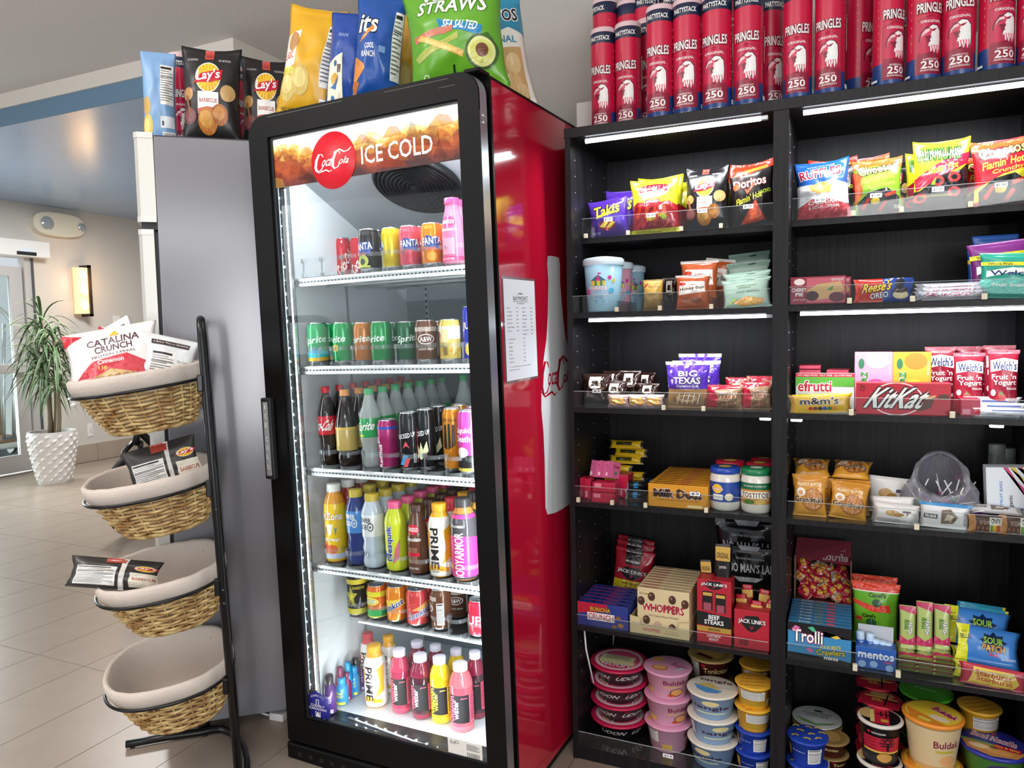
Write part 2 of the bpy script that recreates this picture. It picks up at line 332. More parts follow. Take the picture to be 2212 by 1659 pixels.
def LATHE(k, name, cat, prof, col, ops=(), z0=0, z1=1, bands=(), parts=(), n=32, rough=.3, span=20, metal=0, alpha=1, coat=0):
    """turned package: prof = [(r, z)], printed around the front between z0 and z1"""
    def mm(c, r=rough): return c if not isinstance(c, str) else mat(c, r, metal, alpha, coat=coat)
    out = [('body', MB().lathe(prof, mm(col), n, bands=[(a, b, mm(c) if isinstance(c, str) else c) for a, b, c in bands]).me(name))]
    for pn, pp, pc, pr in parts: out.append((pn, MB().lathe(pp, pc if not isinstance(pc, str) else mat(pc, pr), n).me(pn)))
    if ops:
        zs = sorted({z0, z1} | {z for r, z in prof if z0 < z < z1})
        def rad(z):
            for (ra, za), (rb, zb) in zip(prof, prof[1:]):
                if min(za, zb)-1e-9 <= z <= max(za, zb)+1e-9 and abs(zb-za) > 1e-9: return ra+(rb-ra)*(z-za)/(zb-za)
            return prof[0][0]
        us = [i/span for i in range(span+1)]; an = [(i-span/2)*2*PI/n for i in range(span+1)]
        P = [[Vector((rad(z)*math.sin(a), -rad(z)*math.cos(a), z)) for a in an] for z in zs]
        sk = Skin(P, us, [(z-z0)/(z1-z0) for z in zs]); sk.A = 2*PI*rad((z0+z1)/2)*span/n/(z1-z0)
        out.append(('printed_label', print_mesh('printed_label', [(sk, ops)], .3)))
    reg(k, out, (2*max(r for r, z in prof), 2*max(r for r, z in prof), max(z for r, z in prof)), name, cat, 'lathe')
def BOX(k, name, cat, w, d, h, col, front=(), top=(), right=(), rough=.45, bev=.0015, extra=()):
    out = [('body', MB().box(-w/2, w/2, -d/2, d/2, 0, h, col if not isinstance(col, str) else mat(col, rough), bev).me(name))]
    jobs = []
    if front: jobs.append((flat_skin((-w/2, -d/2, 0), (w, 0, 0), (0, 0, h)), front))
    if top: jobs.append((flat_skin((-w/2, -d/2, h), (w, 0, 0), (0, d, 0)), top))
    if right: jobs.append((flat_skin((w/2, -d/2, 0), (0, d, 0), (0, 0, h)), right))
    if jobs: out.append(('printed_label', print_mesh('printed_label', jobs, rough)))
    reg(k, out+list(extra), (w, d, h), name, cat, 'box')
def BAG(k, name, cat, w, h, d, col, ops=(), seed=1, nu=20, nv=26, seal=.05, wav=.05, full=.6, rough=.28, pinch=.1, low=.9, backc=None, ear=0, sagt=0):
    """pillow pack with crimped seals at both ends"""
    random.seed(seed); ox = seed*7.3
    def pt(u, v, side):
        s = 2*u-1; t = (v-seal)/(1-2*seal)
        g = math.sin(PI*min(1, max(0, t))**low)**full if 0 < t < 1 else 0
        e = max(0, 1-abs(s)**2.6)**.7
        nz = noise.noise(Vector((u*4+ox, v*5, side*3)))+.4*noise.noise(Vector((u*8+ox, v*9, side*5)))
        y = d/2*g*e*(1+wav*4*nz)+.004*w*(1 if side else 1)*(0 if abs(s) > .999 else 1)
        x = w/2*s*(1-pinch*g+wav*.5*noise.noise(Vector((s*2+ox, v*4, 9))))
        crk = wav*.35*d*noise.noise(Vector((u*3+ox, v*2.5, 4)))
        z = h*v*(1-.0)+(h*ear*abs(s)**2 if v > .93 else 0)-(h*sagt*(1-s*s) if v > .93 else 0)
        return Vector((x, (y if side else -y)+crk, z))
    us = [i/nu for i in range(nu+1)]; vs = [j/nv for j in range(nv+1)]
    Fr = [[pt(u, v, 0) for u in us] for v in vs]; Bk = [[pt(u, v, 1) for u in us] for v in vs]
    V = [p for r in Fr for p in r]; n = nu+1; ib = {}
    for j in range(nv+1):
        for i in range(n):
            if 0 < i < nu: ib[i, j] = len(V); V.append(Bk[j][i])
            else: ib[i, j] = j*n+i
    F = [t for j in range(nv) for i in range(nu) for t in ((j*n+i, j*n+i+1, (j+1)*n+i+1), (j*n+i, (j+1)*n+i+1, (j+1)*n+i))]; q = len(F)
    F += [(ib[i, j], ib[i, j+1], ib[i+1, j+1], ib[i+1, j]) for j in range(nv) for i in range(nu)]
    for j in (0, nv):
        F.append([j*n+i for i in range(n)]+[ib[i, j] for i in range(nu-1, 0, -1)])
    m0 = mat(col, rough) if isinstance(col, str) else col; m1 = mat(backc, rough) if isinstance(backc, str) else (backc or m0)
    me = mesh(name, V, F, [m0, m1], [0]*q+[1]*(len(F)-q)); me.polygons.foreach_set('use_smooth', [True]*(len(F)-2)+[False]*2)
    out = [('body', me)]
    if ops:
        sk = Skin(Fr, us, vs); sk.A = w/h; sk.tri = 1; out.append(('printed_label', print_mesh('printed_label', [(sk, ops)], rough, .0006)))
    reg(k, out, (w, d, h), name, cat, 'bag')
def put(k, label, M, group=None, sc3=(1, 1, 1), name=None, cat=None):
    K = KIND[k]; S = Matrix.Diagonal(sc3).to_4x4()
    o = obj(name or K['name'], K['parts'][0][1]); o.matrix_world = M @ S
    tag(o, label, cat or K['cat'], group)
    for pn, me in K['parts'][1:]:
        c = obj(pn, me, o)
        if pn in ('printed_label', 'lid_print'): c['kind'] = 'stuff'
    return o
def T(x, y, z): return Matrix.Translation((x, y, z))
def RX(d): return Matrix.Rotation(math.radians(d), 4, 'X')
def RY(d): return Matrix.Rotation(math.radians(d), 4, 'Y')
def RZ(d): return Matrix.Rotation(math.radians(d), 4, 'Z')
def fit(k, label, px0, px1, pyt, y, z, fr=ID, rz=0, tilt=0, roll=0, group=None, dy=None, h=None, **kw):
    """stand a package at depth y on height z so that it spans px0..px1 and reaches up to pyt in the photograph"""
    W, D, H = KIND[k]['size']; cx = s_x((px0+px1)/2, y, z+.06, fr); P = fr @ Vector((cx, y, z+.06))
    if KIND[k]['typ'] == 'lathe':
        kk = ((px0+px1)/2-1106)/FPX; w = (px1-px0)/FPX*depth(P)/math.sqrt(1+kk*kk)
    else: w = s_x(px1, y, z+.06, fr)-s_x(px0, y, z+.06, fr); w /= max(.3, math.cos(math.radians(rz)))
    hh = h if h else s_z(pyt, cx, y, fr)-z
    if fr is ID and z < 1.9:
        lo, hi = (SW+.002, W1-.002) if cx < W1+.02 else (X2+.002, X3-.002); w = min(w, hi-lo); cx = max(lo+w/2, min(hi-w/2, cx))
    return put(k, label, fr @ T(cx, y, z) @ RZ(rz) @ RY(roll) @ RX(tilt), group, (w/W, dy if dy else w/W, hh/H/max(.5, math.cos(math.radians(tilt)))), **kw)
ORD = ['first', 'second', 'third', 'fourth', 'fifth', 'sixth', 'seventh', 'eighth', 'ninth', 'tenth', 'eleventh', 'twelfth', 'thirteenth', 'fourteenth']
# ------------------------------------------------------------------ bookcase
def wood(name, c0, c1, rough=.42):
    m = bpy.data.materials.new(name); m.use_nodes = True; nt = m.node_tree; b = nt.nodes['Principled BSDF']
    tc = nt.nodes.new('ShaderNodeTexCoord'); mp = nt.nodes.new('ShaderNodeMapping'); mp.inputs['Scale'].default_value = (90, 90, 4)
    n = nt.nodes.new('ShaderNodeTexNoise'); n.inputs['Scale'].default_value = 1; n.inputs['Detail'].default_value = 5
    r = nt.nodes.new('ShaderNodeValToRGB'); r.color_ramp.elements[0].color = rgb(c0); r.color_ramp.elements[1].color = rgb(c1); r.color_ramp.elements[0].position = .35; r.color_ramp.elements[1].position = .7
    bp = nt.nodes.new('ShaderNodeBump'); bp.inputs['Strength'].default_value = .15; bp.inputs['Distance'].default_value = .003
    L = nt.links; L.new(tc.outputs['Object'], mp.inputs[0]); L.new(mp.outputs[0], n.inputs['Vector']); L.new(n.outputs['Fac'], r.inputs[0]); L.new(r.outputs[0], b.inputs['Base Color'])
    L.new(n.outputs['Fac'], bp.inputs['Height']); L.new(bp.outputs[0], b.inputs['Normal']); b.inputs['Roughness'].default_value = rough; b.inputs['Specular IOR Level'].default_value = .3; return m
M_OAK = wood('black_brown_veneer', '0f0e11', '1d1b1e'); M_PIN = mat('8c8c8c', .4, .6); M_ACR = glass('clear_acrylic', 'f9fbfb', .55, .006, 'd8dcdc'); M_ACE = glass('acrylic_edge_highlight', 'f4f8f8', .6, .35, 'e6ecec')  # M_ACE is whitened: the top edge's highlight is put into its colour
M_LED = mat('f2f8ff', .4, emit=9, name='led_diffuser'); M_CLIP = mat('d8cfb4', .5, name='beige_plastic'); M_TAGW = mat('f1f0ee', .5)
BH, BD, W1, WD = 2.02, .391, .6116, .041; X2 = W1+WD; X3 = 1.25; SW = .018
bk = tag(empty('bookcase'), 'tall black-brown double bookcase stocked with snacks', 'bookcase')
MB().box(0, SW, 0, BD, .0, BH-.03, M_OAK).build('side_panel', bk); MB().box(W1, X2, 0, BD, 0, BH-.03, M_OAK).build('side_panel', bk); MB().box(X3, X3+SW, 0, BD, 0, BH-.03, M_OAK).build('side_panel', bk)
MB().box(-.002, X3+SW+.002, -.002, BD, BH-.03, BH, M_OAK, .001).build('top_board', bk)
MB().box(SW, W1, BD-.008, BD-.001, .03, BH-.03, M_OAK).build('back_panel', bk); MB().box(X2, X3, BD-.008, BD-.001, .03, BH-.03, M_OAK).build('back_panel', bk)
ZL = [1.6933, 1.4522, 1.1556, .8547, .449, .048]; ZR = [1.6998, 1.4556, 1.1546, .8553, .446, .048]; YR = [.0997, 0, 0, 0, 0, 0]
TH = .0165
for i in range(6):
    for a, b, z in ((SW, W1, ZL[i]), (X2, X3, ZR[i])): MB().box(a+.0005, b-.0005, YR[i]+.001, BD-.008, z-(TH if i < 5 else .046), z, M_OAK).build('shelf_board', bk)
for x in (.02, W1-.02, X3-.02): MB().lathe([(.0, -0), (.022, 0), (.022, .004), (0, .004)], mat('111111', .5), 12, x, .04).build('foot', bk)
pm = MB().lathe([(.0025, 0), (.0025, .001), (0, .001)], M_PIN, 6).me('shelf_pin_hole')
for x, s in ((SW, 90), (X2, 90)):
    for y in (.04, .2, .345):
        for k in range(34):
            z = .28+k*.05
            if all(abs(z-q) > .028 and abs(z-q+.02) > .02 for q in ZL): obj('shelf_pin_hole', pm, bk, T(x, y, z) @ RY(s))
# led strips under the boards
def led(x0, x1, y, z, r=.007, e=None):
    MB().tube([(x0, y, z), (x1, y, z)], r, M_LED, 8).build('led_strip', bk)
    MB().box(x1, x1+.02, y-.007, y+.007, z-.006, z+.006, mat('dfe5e8', .2, .2), .002).build('led_connector', bk)
led(.062, W1-.035, .018, BH-.041); led(X2+.035, X3-.01, .018, BH-.041)
led(.06, W1-.02, .035, ZL[1]-TH-.007, .005); led(X2+.03, X3-.01, .035, ZR[1]-TH-.007, .005)
for x0, z in ((W1-.035, ZL[2]-TH-.005), (X2+.008, ZR[2]-TH-.005), (X3-.11, ZR[2]-TH-.005)): MB().box(x0, x0+.03, .02, .035, z-.004, z+.004, M_LED, .002).build('led_connector', bk)
for x0, x1, z, w in ((.06, W1-.03, BH-.05, 3.6), (X2+.03, X3-.01, BH-.05, 3.9), (.06, W1-.03, ZL[1]-.035, 2.2), (X2+.03, X3-.01, ZR[1]-.035, 2.3)):
    area('led_strip_light', ((x0+x1)/2, .03, z), ((x0+x1)/2, .12, z-1), x1-x0, .01, w, (.93, .97, 1))
# clear fronts with clips and price tags
FR = [(1258, 1669, .05, .1), (1241, 1667, .042, 0), (1241, 1666, .04, 0), (1244, 1664, .05, 0), (1249, 1663, .035, 0), (1251, 1664, .045, 0)]
fronts = ['on the chip shelf', 'on the cotton candy shelf', 'on the doughnut shelf', 'on the dip jar shelf', 'on the jerky shelf', 'before the noodle bowls']
ac = {}
for i, (z, n) in enumerate(zip(ZL, (.062, .052, .051, .05, .037, .047))):
    e = tag(empty('shelf_front', T(0, YR[i], z)), 'clear acrylic front strip '+fronts[i]+' beside the cooler', 'shelf divider', 'acrylic shelf fronts')
    MB().box(SW+.002, W1-.006, -.004, -.001, 0, n, M_ACR).box(SW+.002, W1-.006, -.004, .07, .0005, .002, M_ACR).box(SW+.002, W1-.006, -.0042, -.0008, n, n+.0011, M_ACE).build('strip', e); ac[0, i] = e
frontr = ['on the right-hand chip shelf', 'on the cherry pie shelf', 'on the red wafer box shelf', 'on the cookie shelf', 'on the gummy candy shelf']
for i, (z, n) in enumerate(zip(ZR, (.062, .05, .047, .05, .047))):
    e = tag(empty('shelf_front', T(0, YR[i], z)), 'clear acrylic front strip '+frontr[i], 'shelf divider', 'acrylic shelf fronts')
    MB().box(X2+.003, X3-.002, -.004, -.001, 0, n, M_ACR).box(X2+.003, X3-.002, -.004, .07, .0005, .002, M_ACR).box(X2+.003, X3-.002, -.0042, -.0008, n, n+.0011, M_ACE).build('strip', e); ac[1, i] = e
def clip(side, i, px, w=.011, h=.014, tall=0):
    z = (ZL, ZR)[side][i]; y = YR[i]-.006; x = s_x(px, y, z+.01)
    m = MB().box(x-w/2, x+w/2, -.014, -.004, .0, h, M_CLIP, .001)
    m.build('clip', ac[side, i])
    MB().box(x-.0007, x+.0007, -.0, .22, .002, .034, M_ACR).build('divider', ac[side, i])
for px in (1266, 1357, 1472, 1558): clip(0, 0, px)
for px in (1333, 1426, 1537): clip(0, 1, px)
for px in (1434, 1520): clip(0, 2, px)
for px in (1250, 1323, 1395, 1526): clip(0, 3, px, .011, .015)
for px in (1843, 1947, 2096): clip(1, 0, px, .012, .015)
for px in (1835, 1971, 2126): clip(1, 1, px, .012, .015)
for px in (1839, 2057): clip(1, 2, px, .012, .016)
clip(1, 3, 1980, .012, .016)
for px in (1847, 1940): clip(1, 4, px, .012, .019)
def price(side, i, s, px, py, w=.0285, h=.0125):
    z = (ZL, ZR)[side][i]; y = YR[i]-.0045; x = s_x(px, y, z+.04); zz = s_z(py, x, y)-z
    MB().box(x-w/2, x+w/2, -.0052, -.0042, zz-h/2, zz+h/2, M_TAGW).build('price_tag', ac[side, i])
    obj('price_lettering', print_mesh('price_lettering', [(flat_skin((x-w/2, -.0052, zz-h/2), (w, 0, 0), (0, 0, h)), [T_(s, .12, .2, .88, .8, '222222')])]), ac[side, i])
for px, py in ((1314, 474), (1406, 465), (1517, 455), (1616, 446)): price(0, 0, '$1.50', px, py)
for px, py in ((1772, 432), (1892, 422), (2026, 409), (2162, 399)): price(1, 0, '$1.50', px, py)
price(0, 2, '$3', 1289, 845, .027, .0105); price(0, 3, '$3', 1501, 1067, .03, .012); price(0, 5, '$3-4', 1443, 1633, .032, .012)
# ------------------------------------------------------------------ glass door cooler
def rot3(a, t1, t2): return Matrix.Rotation(a, 4, 'Z') @ Matrix.Rotation(t1, 4, 'X') @ Matrix.Rotation(t2, 4, 'Y')
FRM = Matrix.Translation((-.0503, -.3217, 0)) @ rot3(-.0373, .016, -.0156)
M_BLK = mat('080808', .45, bump=(300, .01), name='black_plastic', spec=.18); M_RED = mat('b3122e', .12, coat=.6, name='red_gloss_panel'); M_ALU = mat('a9adb2', .32, .9, name='brushed_aluminium')
M_WHT = mat('dde4e8', .35, name='white_liner'); M_CHR = mat('c4ced2', .18, .85, bump=(60, .3), name='mirror_mullion'); M_RAIL = mat('eef2f4', .3, name='white_rail')
FW_, FD, FH = .8227, .74, 2.0864
ck = tag(empty('drinks_cooler', FRM), 'tall red glass-door drinks cooler lit inside beside the bookcase', 'cooler')
MB().box(-.04, 0, .006, FD, .024, FH, M_RED).build('side_panel', ck); MB().box(-FW_, -FW_+.04, 0, FD, .024, FH, M_BLK).build('side_panel', ck)
MB().box(-FW_, 0, FD-.04, FD, .024, FH, M_BLK).box(-FW_+.04, -.04, 0, FD-.04, FH-.06, FH, M_BLK).box(-FW_+.04, -.04, .0, FD-.04, .024, .1, M_BLK).build('cabinet_shell', ck)
MB().box(-.004, .0015, -.002, FD, FH-.004, FH+.003, M_BLK).box(-.06, .0012, -.002, .008, .024, FH, M_BLK).build('edge_trim', ck)
MB().box(-FW_+.01, -.006, .01, FD, 0, .024, M_BLK).build('base', ck)
XL, XR = -.782, -.045
MB().box(XL, XL+.006, .012, FD-.05, .11, 1.95, M_WHT).box(XR-.006, XR, .012, FD-.05, .11, 1.95, M_WHT).box(XL, XR, FD-.056, FD-.05, .11, 1.95, mat('8e989f', .35, .1, name='grey_liner')).build('liner_wall', ck)
MB().box(XL, XR, .09, FD-.05, .1, .115, M_WHT).build('liner_floor', ck); MB().box(XL, XR, .0, .0895, .1, .1145, mat('3c4144', .25, .6, name='dark_sill')).build('front_sill', ck)
MB().add([(XL, .012, 1.965), (XR, .012, 1.965), (XR, .04, 1.955), (XL, .04, 1.955), (XR, .5, 1.735), (XL, .5, 1.735), (XR, .52, 1.71), (XL, .52, 1.71), (XR, FD-.06, 1.70), (XL, FD-.06, 1.70)], [(0, 1, 2, 3), (3, 2, 4, 5), (5, 4, 6, 7), (7, 6, 8, 9)], mat('bcc4ca', .45)).build('evaporator_cover', ck)
MB().box(-.33, -.17, .46, .5, 1.71, 1.79, M_WHT, .004).build('duct_cover', ck)
# fan grille seen from below
FC = FRM.inverted() @ hit(903, 399, FRM @ Vector((-.4, .27, 1.825)), FRM.to_3x3() @ Vector((0, .43, .9))); dk = mat('101214', .4, spec=.3)
fan = obj('fan_guard', None, ck, T(*FC) @ RX(-25.6) @ Matrix.Diagonal((.8, .8, .8, 1))); fan.empty_display_size = .02
MB().lathe([(.165, .015), (.178, .012), (.182, -.012), (.172, -.02), (.165, -.015)], dk, 36).build('rim', fan)
for k in range(9): MB().lathe([(.018+k*.0165, -.014), (.02+k*.0165, -.022), (.026+k*.0165, -.022), (.028+k*.0165, -.014)], dk, 32).build('ring', fan)
for k in range(8):
    a = k*PI/4; MB().tube([(.012*math.cos(a), .012*math.sin(a), -.02), (.17*math.cos(a), .17*math.sin(a), -.017)], .0025, dk, 6).build('spoke', fan)
MB().lathe([(0, -.024), (.022, -.022), (.024, -.01), (0, -.01)], dk, 16).build('hub', fan)
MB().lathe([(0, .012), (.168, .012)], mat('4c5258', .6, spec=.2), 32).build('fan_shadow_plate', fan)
for a in (.6, 2.2, 3.8, 5.4):
    MB().tube([(.178*math.cos(a), .178*math.sin(a), 0), (.2*math.cos(a), .2*math.sin(a), .004), (.207*math.cos(a+.04), .207*math.sin(a+.04), .012), (.198*math.cos(a+.07), .198*math.sin(a+.07), .015)], .004, dk, 6).build('mounting_lug', fan)
# shelves
SZ = [1.593, 1.308, .972, .645]; SY = .035
sl = mat('2b3034', .6)
for z in SZ:
    s = obj('wire_shelf', None, ck, T(0, 0, z)); s.empty_display_size = .02
    MB().tube([(XL+.008, SY, -.004), (XR-.008, SY, -.004)], .0055, M_RAIL, 8).build('front_rail', s)
    MB().tube([(XL+.008, SY, -.02), (XR-.008, SY, -.02)], .0055, M_RAIL, 8).build('front_rail', s)
    MB().box(XL+.008, XR-.008, SY-.001, SY+.004, -.02, -.004, mat('c8d0d4', .4)).build('price_channel', s)
    m = MB()
    for k in range(52): x = XL+.02+k*.0138; m.add([(x, SY-.0025, -.0142), (x+.008, SY-.0025, -.0142), (x+.006, SY-.0025, -.0105), (x-.001, SY-.0025, -.0105)], [(0, 1, 2, 3)], sl)
    m.build('slot_marks', s)
    MB().box(XL+.008, XR-.008, SY+.004, .6, -.014, -.009, M_RAIL).build('deck', s)
    m = MB()
    for x in (-.62, -.4, -.19): m.tube([(x, .06, -.015), (x, .6, -.015)], .004, M_RAIL, 6)
    for y in (.2, .36, .55): m.tube([(XL+.01, y, -.018), (XR-.01, y, -.018)], .004, M_RAIL, 6)
    m.build('support_wires', s)
Z5 = .432
s = obj('wire_shelf', None, ck, T(0, 0, Z5)); s.empty_display_size = .02
MB().box(XL+.12, XR-.008, .13, .62, -.012, -.004, M_RAIL).build('deck', s)
for x in (XL+.1, -.28):
    MB().box(x, x+.012, FD-.066, FD-.056, .3, 1.75, mat('b7bfc4', .3, .7)).build('shelf_standard', ck)
MB().box(XL+.006, XL+.01, .3, .312, .3, 1.75, mat('b7bfc4', .3, .7)).build('shelf_standard', ck)
m = MB()
for k in range(60): m.box(XL+.103, XL+.109, FD-.068, FD-.065, .32+k*.024, .332+k*.024, sl)
m.build('standard_slots', ck)
# led strips
dot = MB().ell((0, 0, 0), .0036, .0028, .0036, mat('f4fbff', .4, emit=60, name='led_chip'), 8, 6).me('led_chip')
MB().box(-.8, -.745, .0, .012, .14, 1.97, M_CHR).box(XL, XL+.007, .012, .05, .14, 1.95, M_CHR).build('mullion', ck)
MB().box(-.786, -.778, -.004, .0, .22, 1.885, mat('e6f2f6', .4, emit=2.2, name='led_tape')).build('led_tape', ck)
for k in range(38): obj('led_chip', dot, ck, T(-.782, -.0052, .235+k*.0437))
lq = [FRM.inverted() @ hit(px, py, FRM @ Vector((0, 0, .119)), FRM.to_3x3() @ Vector((0, 0, 1))) for px, py in ((770, 1556), (945, 1619))]
MB().tube([lq[0]+(lq[0]-lq[1])*.1, lq[1]+(lq[1]-lq[0])*.4], .004, M_CHR, 6).build('mullion', ck)
for k in range(9): obj('led_chip', dot, ck, T(*(lq[0].lerp(lq[1], k/8)+Vector((0, 0, .004)))))
fq = FRM.to_quaternion()
def cool_light(name, loc, aim, sx, sy, w):
    o = area(name, FRM @ Vector(loc), FRM @ Vector(aim), sx, sy, w, (.93, .98, 1)); return o
cool_light('cooler_led', (-.75, .0, 1.05), (-.3, .5, 1.05), .012, 1.65, 5.0)
cool_light('cooler_led', (-.065, .0, 1.05), (-.5, .5, 1.05), .012, 1.65, 5.0)
cool_light('cooler_led', (-.4, -.005, .14), (-.4, .35, .4), .6, .012, 2.4)
cool_light('cooler_led', (-.4, .02, 1.955), (-.4, .4, 1.3), .6, .012, 4)
# door
yf = -.0653; yb = -.0236; zb0, zt0 = .073, 2.0907
dr = obj('door', None, ck); dr.empty_display_size = .02
def rrect(x0, x1, z0, z1, rt, rb, n=8):
    p = []
    for cx, cz, r, a0 in ((x1-rt, z1-rt, rt, 0), (x0+rt, z1-rt, rt, PI/2), (x0+rb, z0+rb, rb, PI), (x1-rb, z0+rb, rb, 1.5*PI)):
        p += [(cx+r*math.cos(a0+k*PI/2/n), cz+r*math.sin(a0+k*PI/2/n)) for k in range(n+1)]
    return p
GX0, GX1, GZ0, GZ1 = -.7455, -.064, .158, 2.0225
def ring(outer, inner, y0, y1, m):
    b = MB(); n = len(outer); v = [(x, y, z) for y in (y0, y1) for L in (outer, inner) for x, z in L]
    f = []
    for i in range(n):
        j = (i+1) % n
        f += [(i, j, n+j, n+i), (2*n+i, 3*n+i, 3*n+j, 2*n+j), (i, 2*n+i, 2*n+j, j), (n+i, n+j, 3*n+j, 3*n+i)]
    return b.add(v, f, m)
out = rrect(-FW_, 0, zb0, zt0, .062, .004); inn = rrect(GX0, GX1, GZ0, GZ1, .004, .004)
fr_ = ring(out, inn, yf, yf+.02, M_BLK)
fr_.add(*(lambda q: (q.v, q.f))(ring(out, rrect(-.806, -.03, .1, 2.06, .004, .004), yf+.02, yb, M_BLK)), M_BLK)
fr_.build('door_frame', dr)
sp = [(x, z) for x, z in rrect(-FW_, .0012, zb0, zt0+.001, .062, .004) if x > -.05 and z > 1.9]
sv = [(x, y, z) for x, z in [(.0012, 1.96)]+sp for y in (yf+.004, yb)]
MB().add(sv, [(2*i, 2*i+1, 2*i+3, 2*i+2) for i in range(len(sp))], mat('9a9ea3', .4, .5)).build('hinge_cap', dr)
ring(rrect(GX0-.0, GX1+.0, GZ0, GZ1, .004, .004), rrect(GX0+.011, GX1-.003, GZ0+.008, GZ1-.008, .004, .004), yf+.008, yf+.02, mat('1c1e22', .25)).build('glazing_bead', dr)
M_DG = glass('cooler_glass', 'fcfefe', .16)
MB().box(GX0, GX1, yf+.016, yf+.02, GZ0, GZ1, M_DG).build('pane', dr)
MB().box(-.006, .0008, yf+.003, yb, .09, 1.985, M_ALU).build('edge_strip', dr)
for z in (1.955, 1.973): MB().ell((.002, -.045, z), .003, .006, .006, mat('d6d8da', .2, .9)).build('bolt', dr)
ring(rrect(-FW_+.012, -.012, .09, 2.07, .02, .004), rrect(-.806, -.03, .1, 2.06, .004, .004), yb, -.001, mat('0c0c0d', .6)).build('gasket', dr)
MB().box(-.05, -.004, -.05, .012, FH+.003, FH+.014, M_BLK, .003).build('hinge_bracket', ck)
for a, b, c, d in ((-.74, -.45, 2.082, .0008), (-.3, -.09, 2.08, .0007), (-.12, -.07, 2.06, .0006)): MB().box(a, b, yf-.0006, yf, c-d, c+d, mat('6d6a66', .7)).build('scratch', dr)
# banner: iced cola picture with lettering, lit from behind
bn = bpy.data.materials.new('cola_picture'); bn.use_nodes = True; nt = bn.node_tree; pb = nt.nodes['Principled BSDF']; L = nt.links
tc = nt.nodes.new('ShaderNodeTexCoord'); sx = nt.nodes.new('ShaderNodeSeparateXYZ'); L.new(tc.outputs['Generated'], sx.inputs[0])
n1 = nt.nodes.new('ShaderNodeTexNoise'); n1.inputs['Scale'].default_value = 9; n1.inputs['Detail'].default_value = 6; L.new(tc.outputs['Object'], n1.inputs['Vector'])
n2 = nt.nodes.new('ShaderNodeTexNoise'); n2.inputs['Scale'].default_value = 120; n2.inputs['Detail'].default_value = 2; L.new(tc.outputs['Object'], n2.inputs['Vector'])
def math_(op, a, b, c=None):
    q = nt.nodes.new('ShaderNodeMath'); q.operation = op
    for k, w in enumerate((a, b, c)):
        if w is None: continue
        if isinstance(w, (int, float)): q.inputs[k].default_value = w
        else: L.new(w, q.inputs[k])
    return q.outputs[0]
t1 = math_('MULTIPLY_ADD', n1.outputs['Fac'], .9, -.45); t2 = math_('ADD', sx.outputs['Z'], t1); t3 = math_('MULTIPLY_ADD', n2.outputs['Fac'], .22, t2)
rp = nt.nodes.new('ShaderNodeValToRGB'); L.new(t3, rp.inputs[0]); e = rp.color_ramp.elements
e[0].position = .1; e[0].color = rgb('3a0f08'); e[1].position = 1; e[1].color = rgb('eef3ee')
for p, c in ((.3, '7a2a0c'), (.45, 'a8480f'), (.58, '8a3510'), (.72, 'd79a33'), (.84, 'f3d98a'), (.9, 'e9ecdf')): q = e.new(p); q.color = rgb(c)
L.new(rp.outputs[0], pb.inputs['Base Color']); L.new(rp.outputs[0], pb.inputs['Emission Color']); pb.inputs['Emission Strength'].default_value = .38; pb.inputs['Roughness'].default_value = .3
BX0, BX1, BZ0, BZ1 = -.7345, -.0645, 1.868, 2.0145
MB().box(BX0, BX1, yf+.0125, yf+.0145, BZ0, BZ1, bn).build('banner', dr)
cx, cz = -.5025, 1.9225
red = mat('d81f2e', .4, emit=.25, name='lit_red_print'); wht = mat('f6f2ea', .4, emit=.25, name='lit_white_print')
sk = flat_skin((BX0, yf+.0122, BZ0), (BX1-BX0, 0, 0), (0, 0, BZ1-BZ0))
def bu(x): return (x-BX0)/(BX1-BX0)
def bv(z): return (z-BZ0)/(BZ1-BZ0)
random.seed(4); ops = []
for k in range(26): ops.append(E_(random.random(), .72+.26*random.random(), .003+.004*random.random(), (.003+.004*random.random())*4.5, mat('d7d2b4', .3, emit=.3), 8))
for k in range(30):
    a, z, w, h = random.random()*1.04-.02, .1+.6*random.random(), .03+.05*random.random(), .12+.2*random.random(); c = ('5a160a', 'c9701c', '8e2c0e', 'e0a23a', '3a0c08', 'b03a14')[k % 6]
    q = [(a-w*(.6+.4*random.random()), z-h*.5*random.random()), (a-w*.4*random.random(), z+h*(.5+.3*random.random())), (a+w*(.3+.4*random.random()), z+h*.4*random.random()), (a+w*(.5+.5*random.random()), z-h*(.4+.4*random.random()))]
    ops.append(P_(mat(c, .3, emit=.3, alpha=.28), *q))
for a, z, s in ((.06, .62, .05), (.19, .66, .06), (.3, .7, .05), (.5, .7, .06), (.66, .74, .07), (.9, .76, .09)):
    ops += [P_(mat('b87830', .3, emit=.3, alpha=.45), (a-s*.7, z-.12), (a-s*.1, z+s*1.3), (a+s*.5, z+s*.9), (a+s*.8, z-.1)), P_(mat('e8c26a', .3, emit=.35, alpha=.5), (a-s*.5, z-.06), (a-s*.1, z+s*1.1), (a+s*.1, z-.1))]
ops += [T_('ICE COLD', bu(-.4), bv(1.8965), bu(-.155), bv(1.9475), wht, b=.01)]
obj('banner_lettering', print_mesh('banner_lettering', [(sk, ops)], .4, .0002, .000012), dr)['kind'] = 'stuff'
dsc = MB().lathe([(0, -.0006), (.0832, -.0006), (.0832, .0), (0, 0)], red, 48).build('brand_disc', dr, T(cx, yf+.0108, cz) @ RX(90))
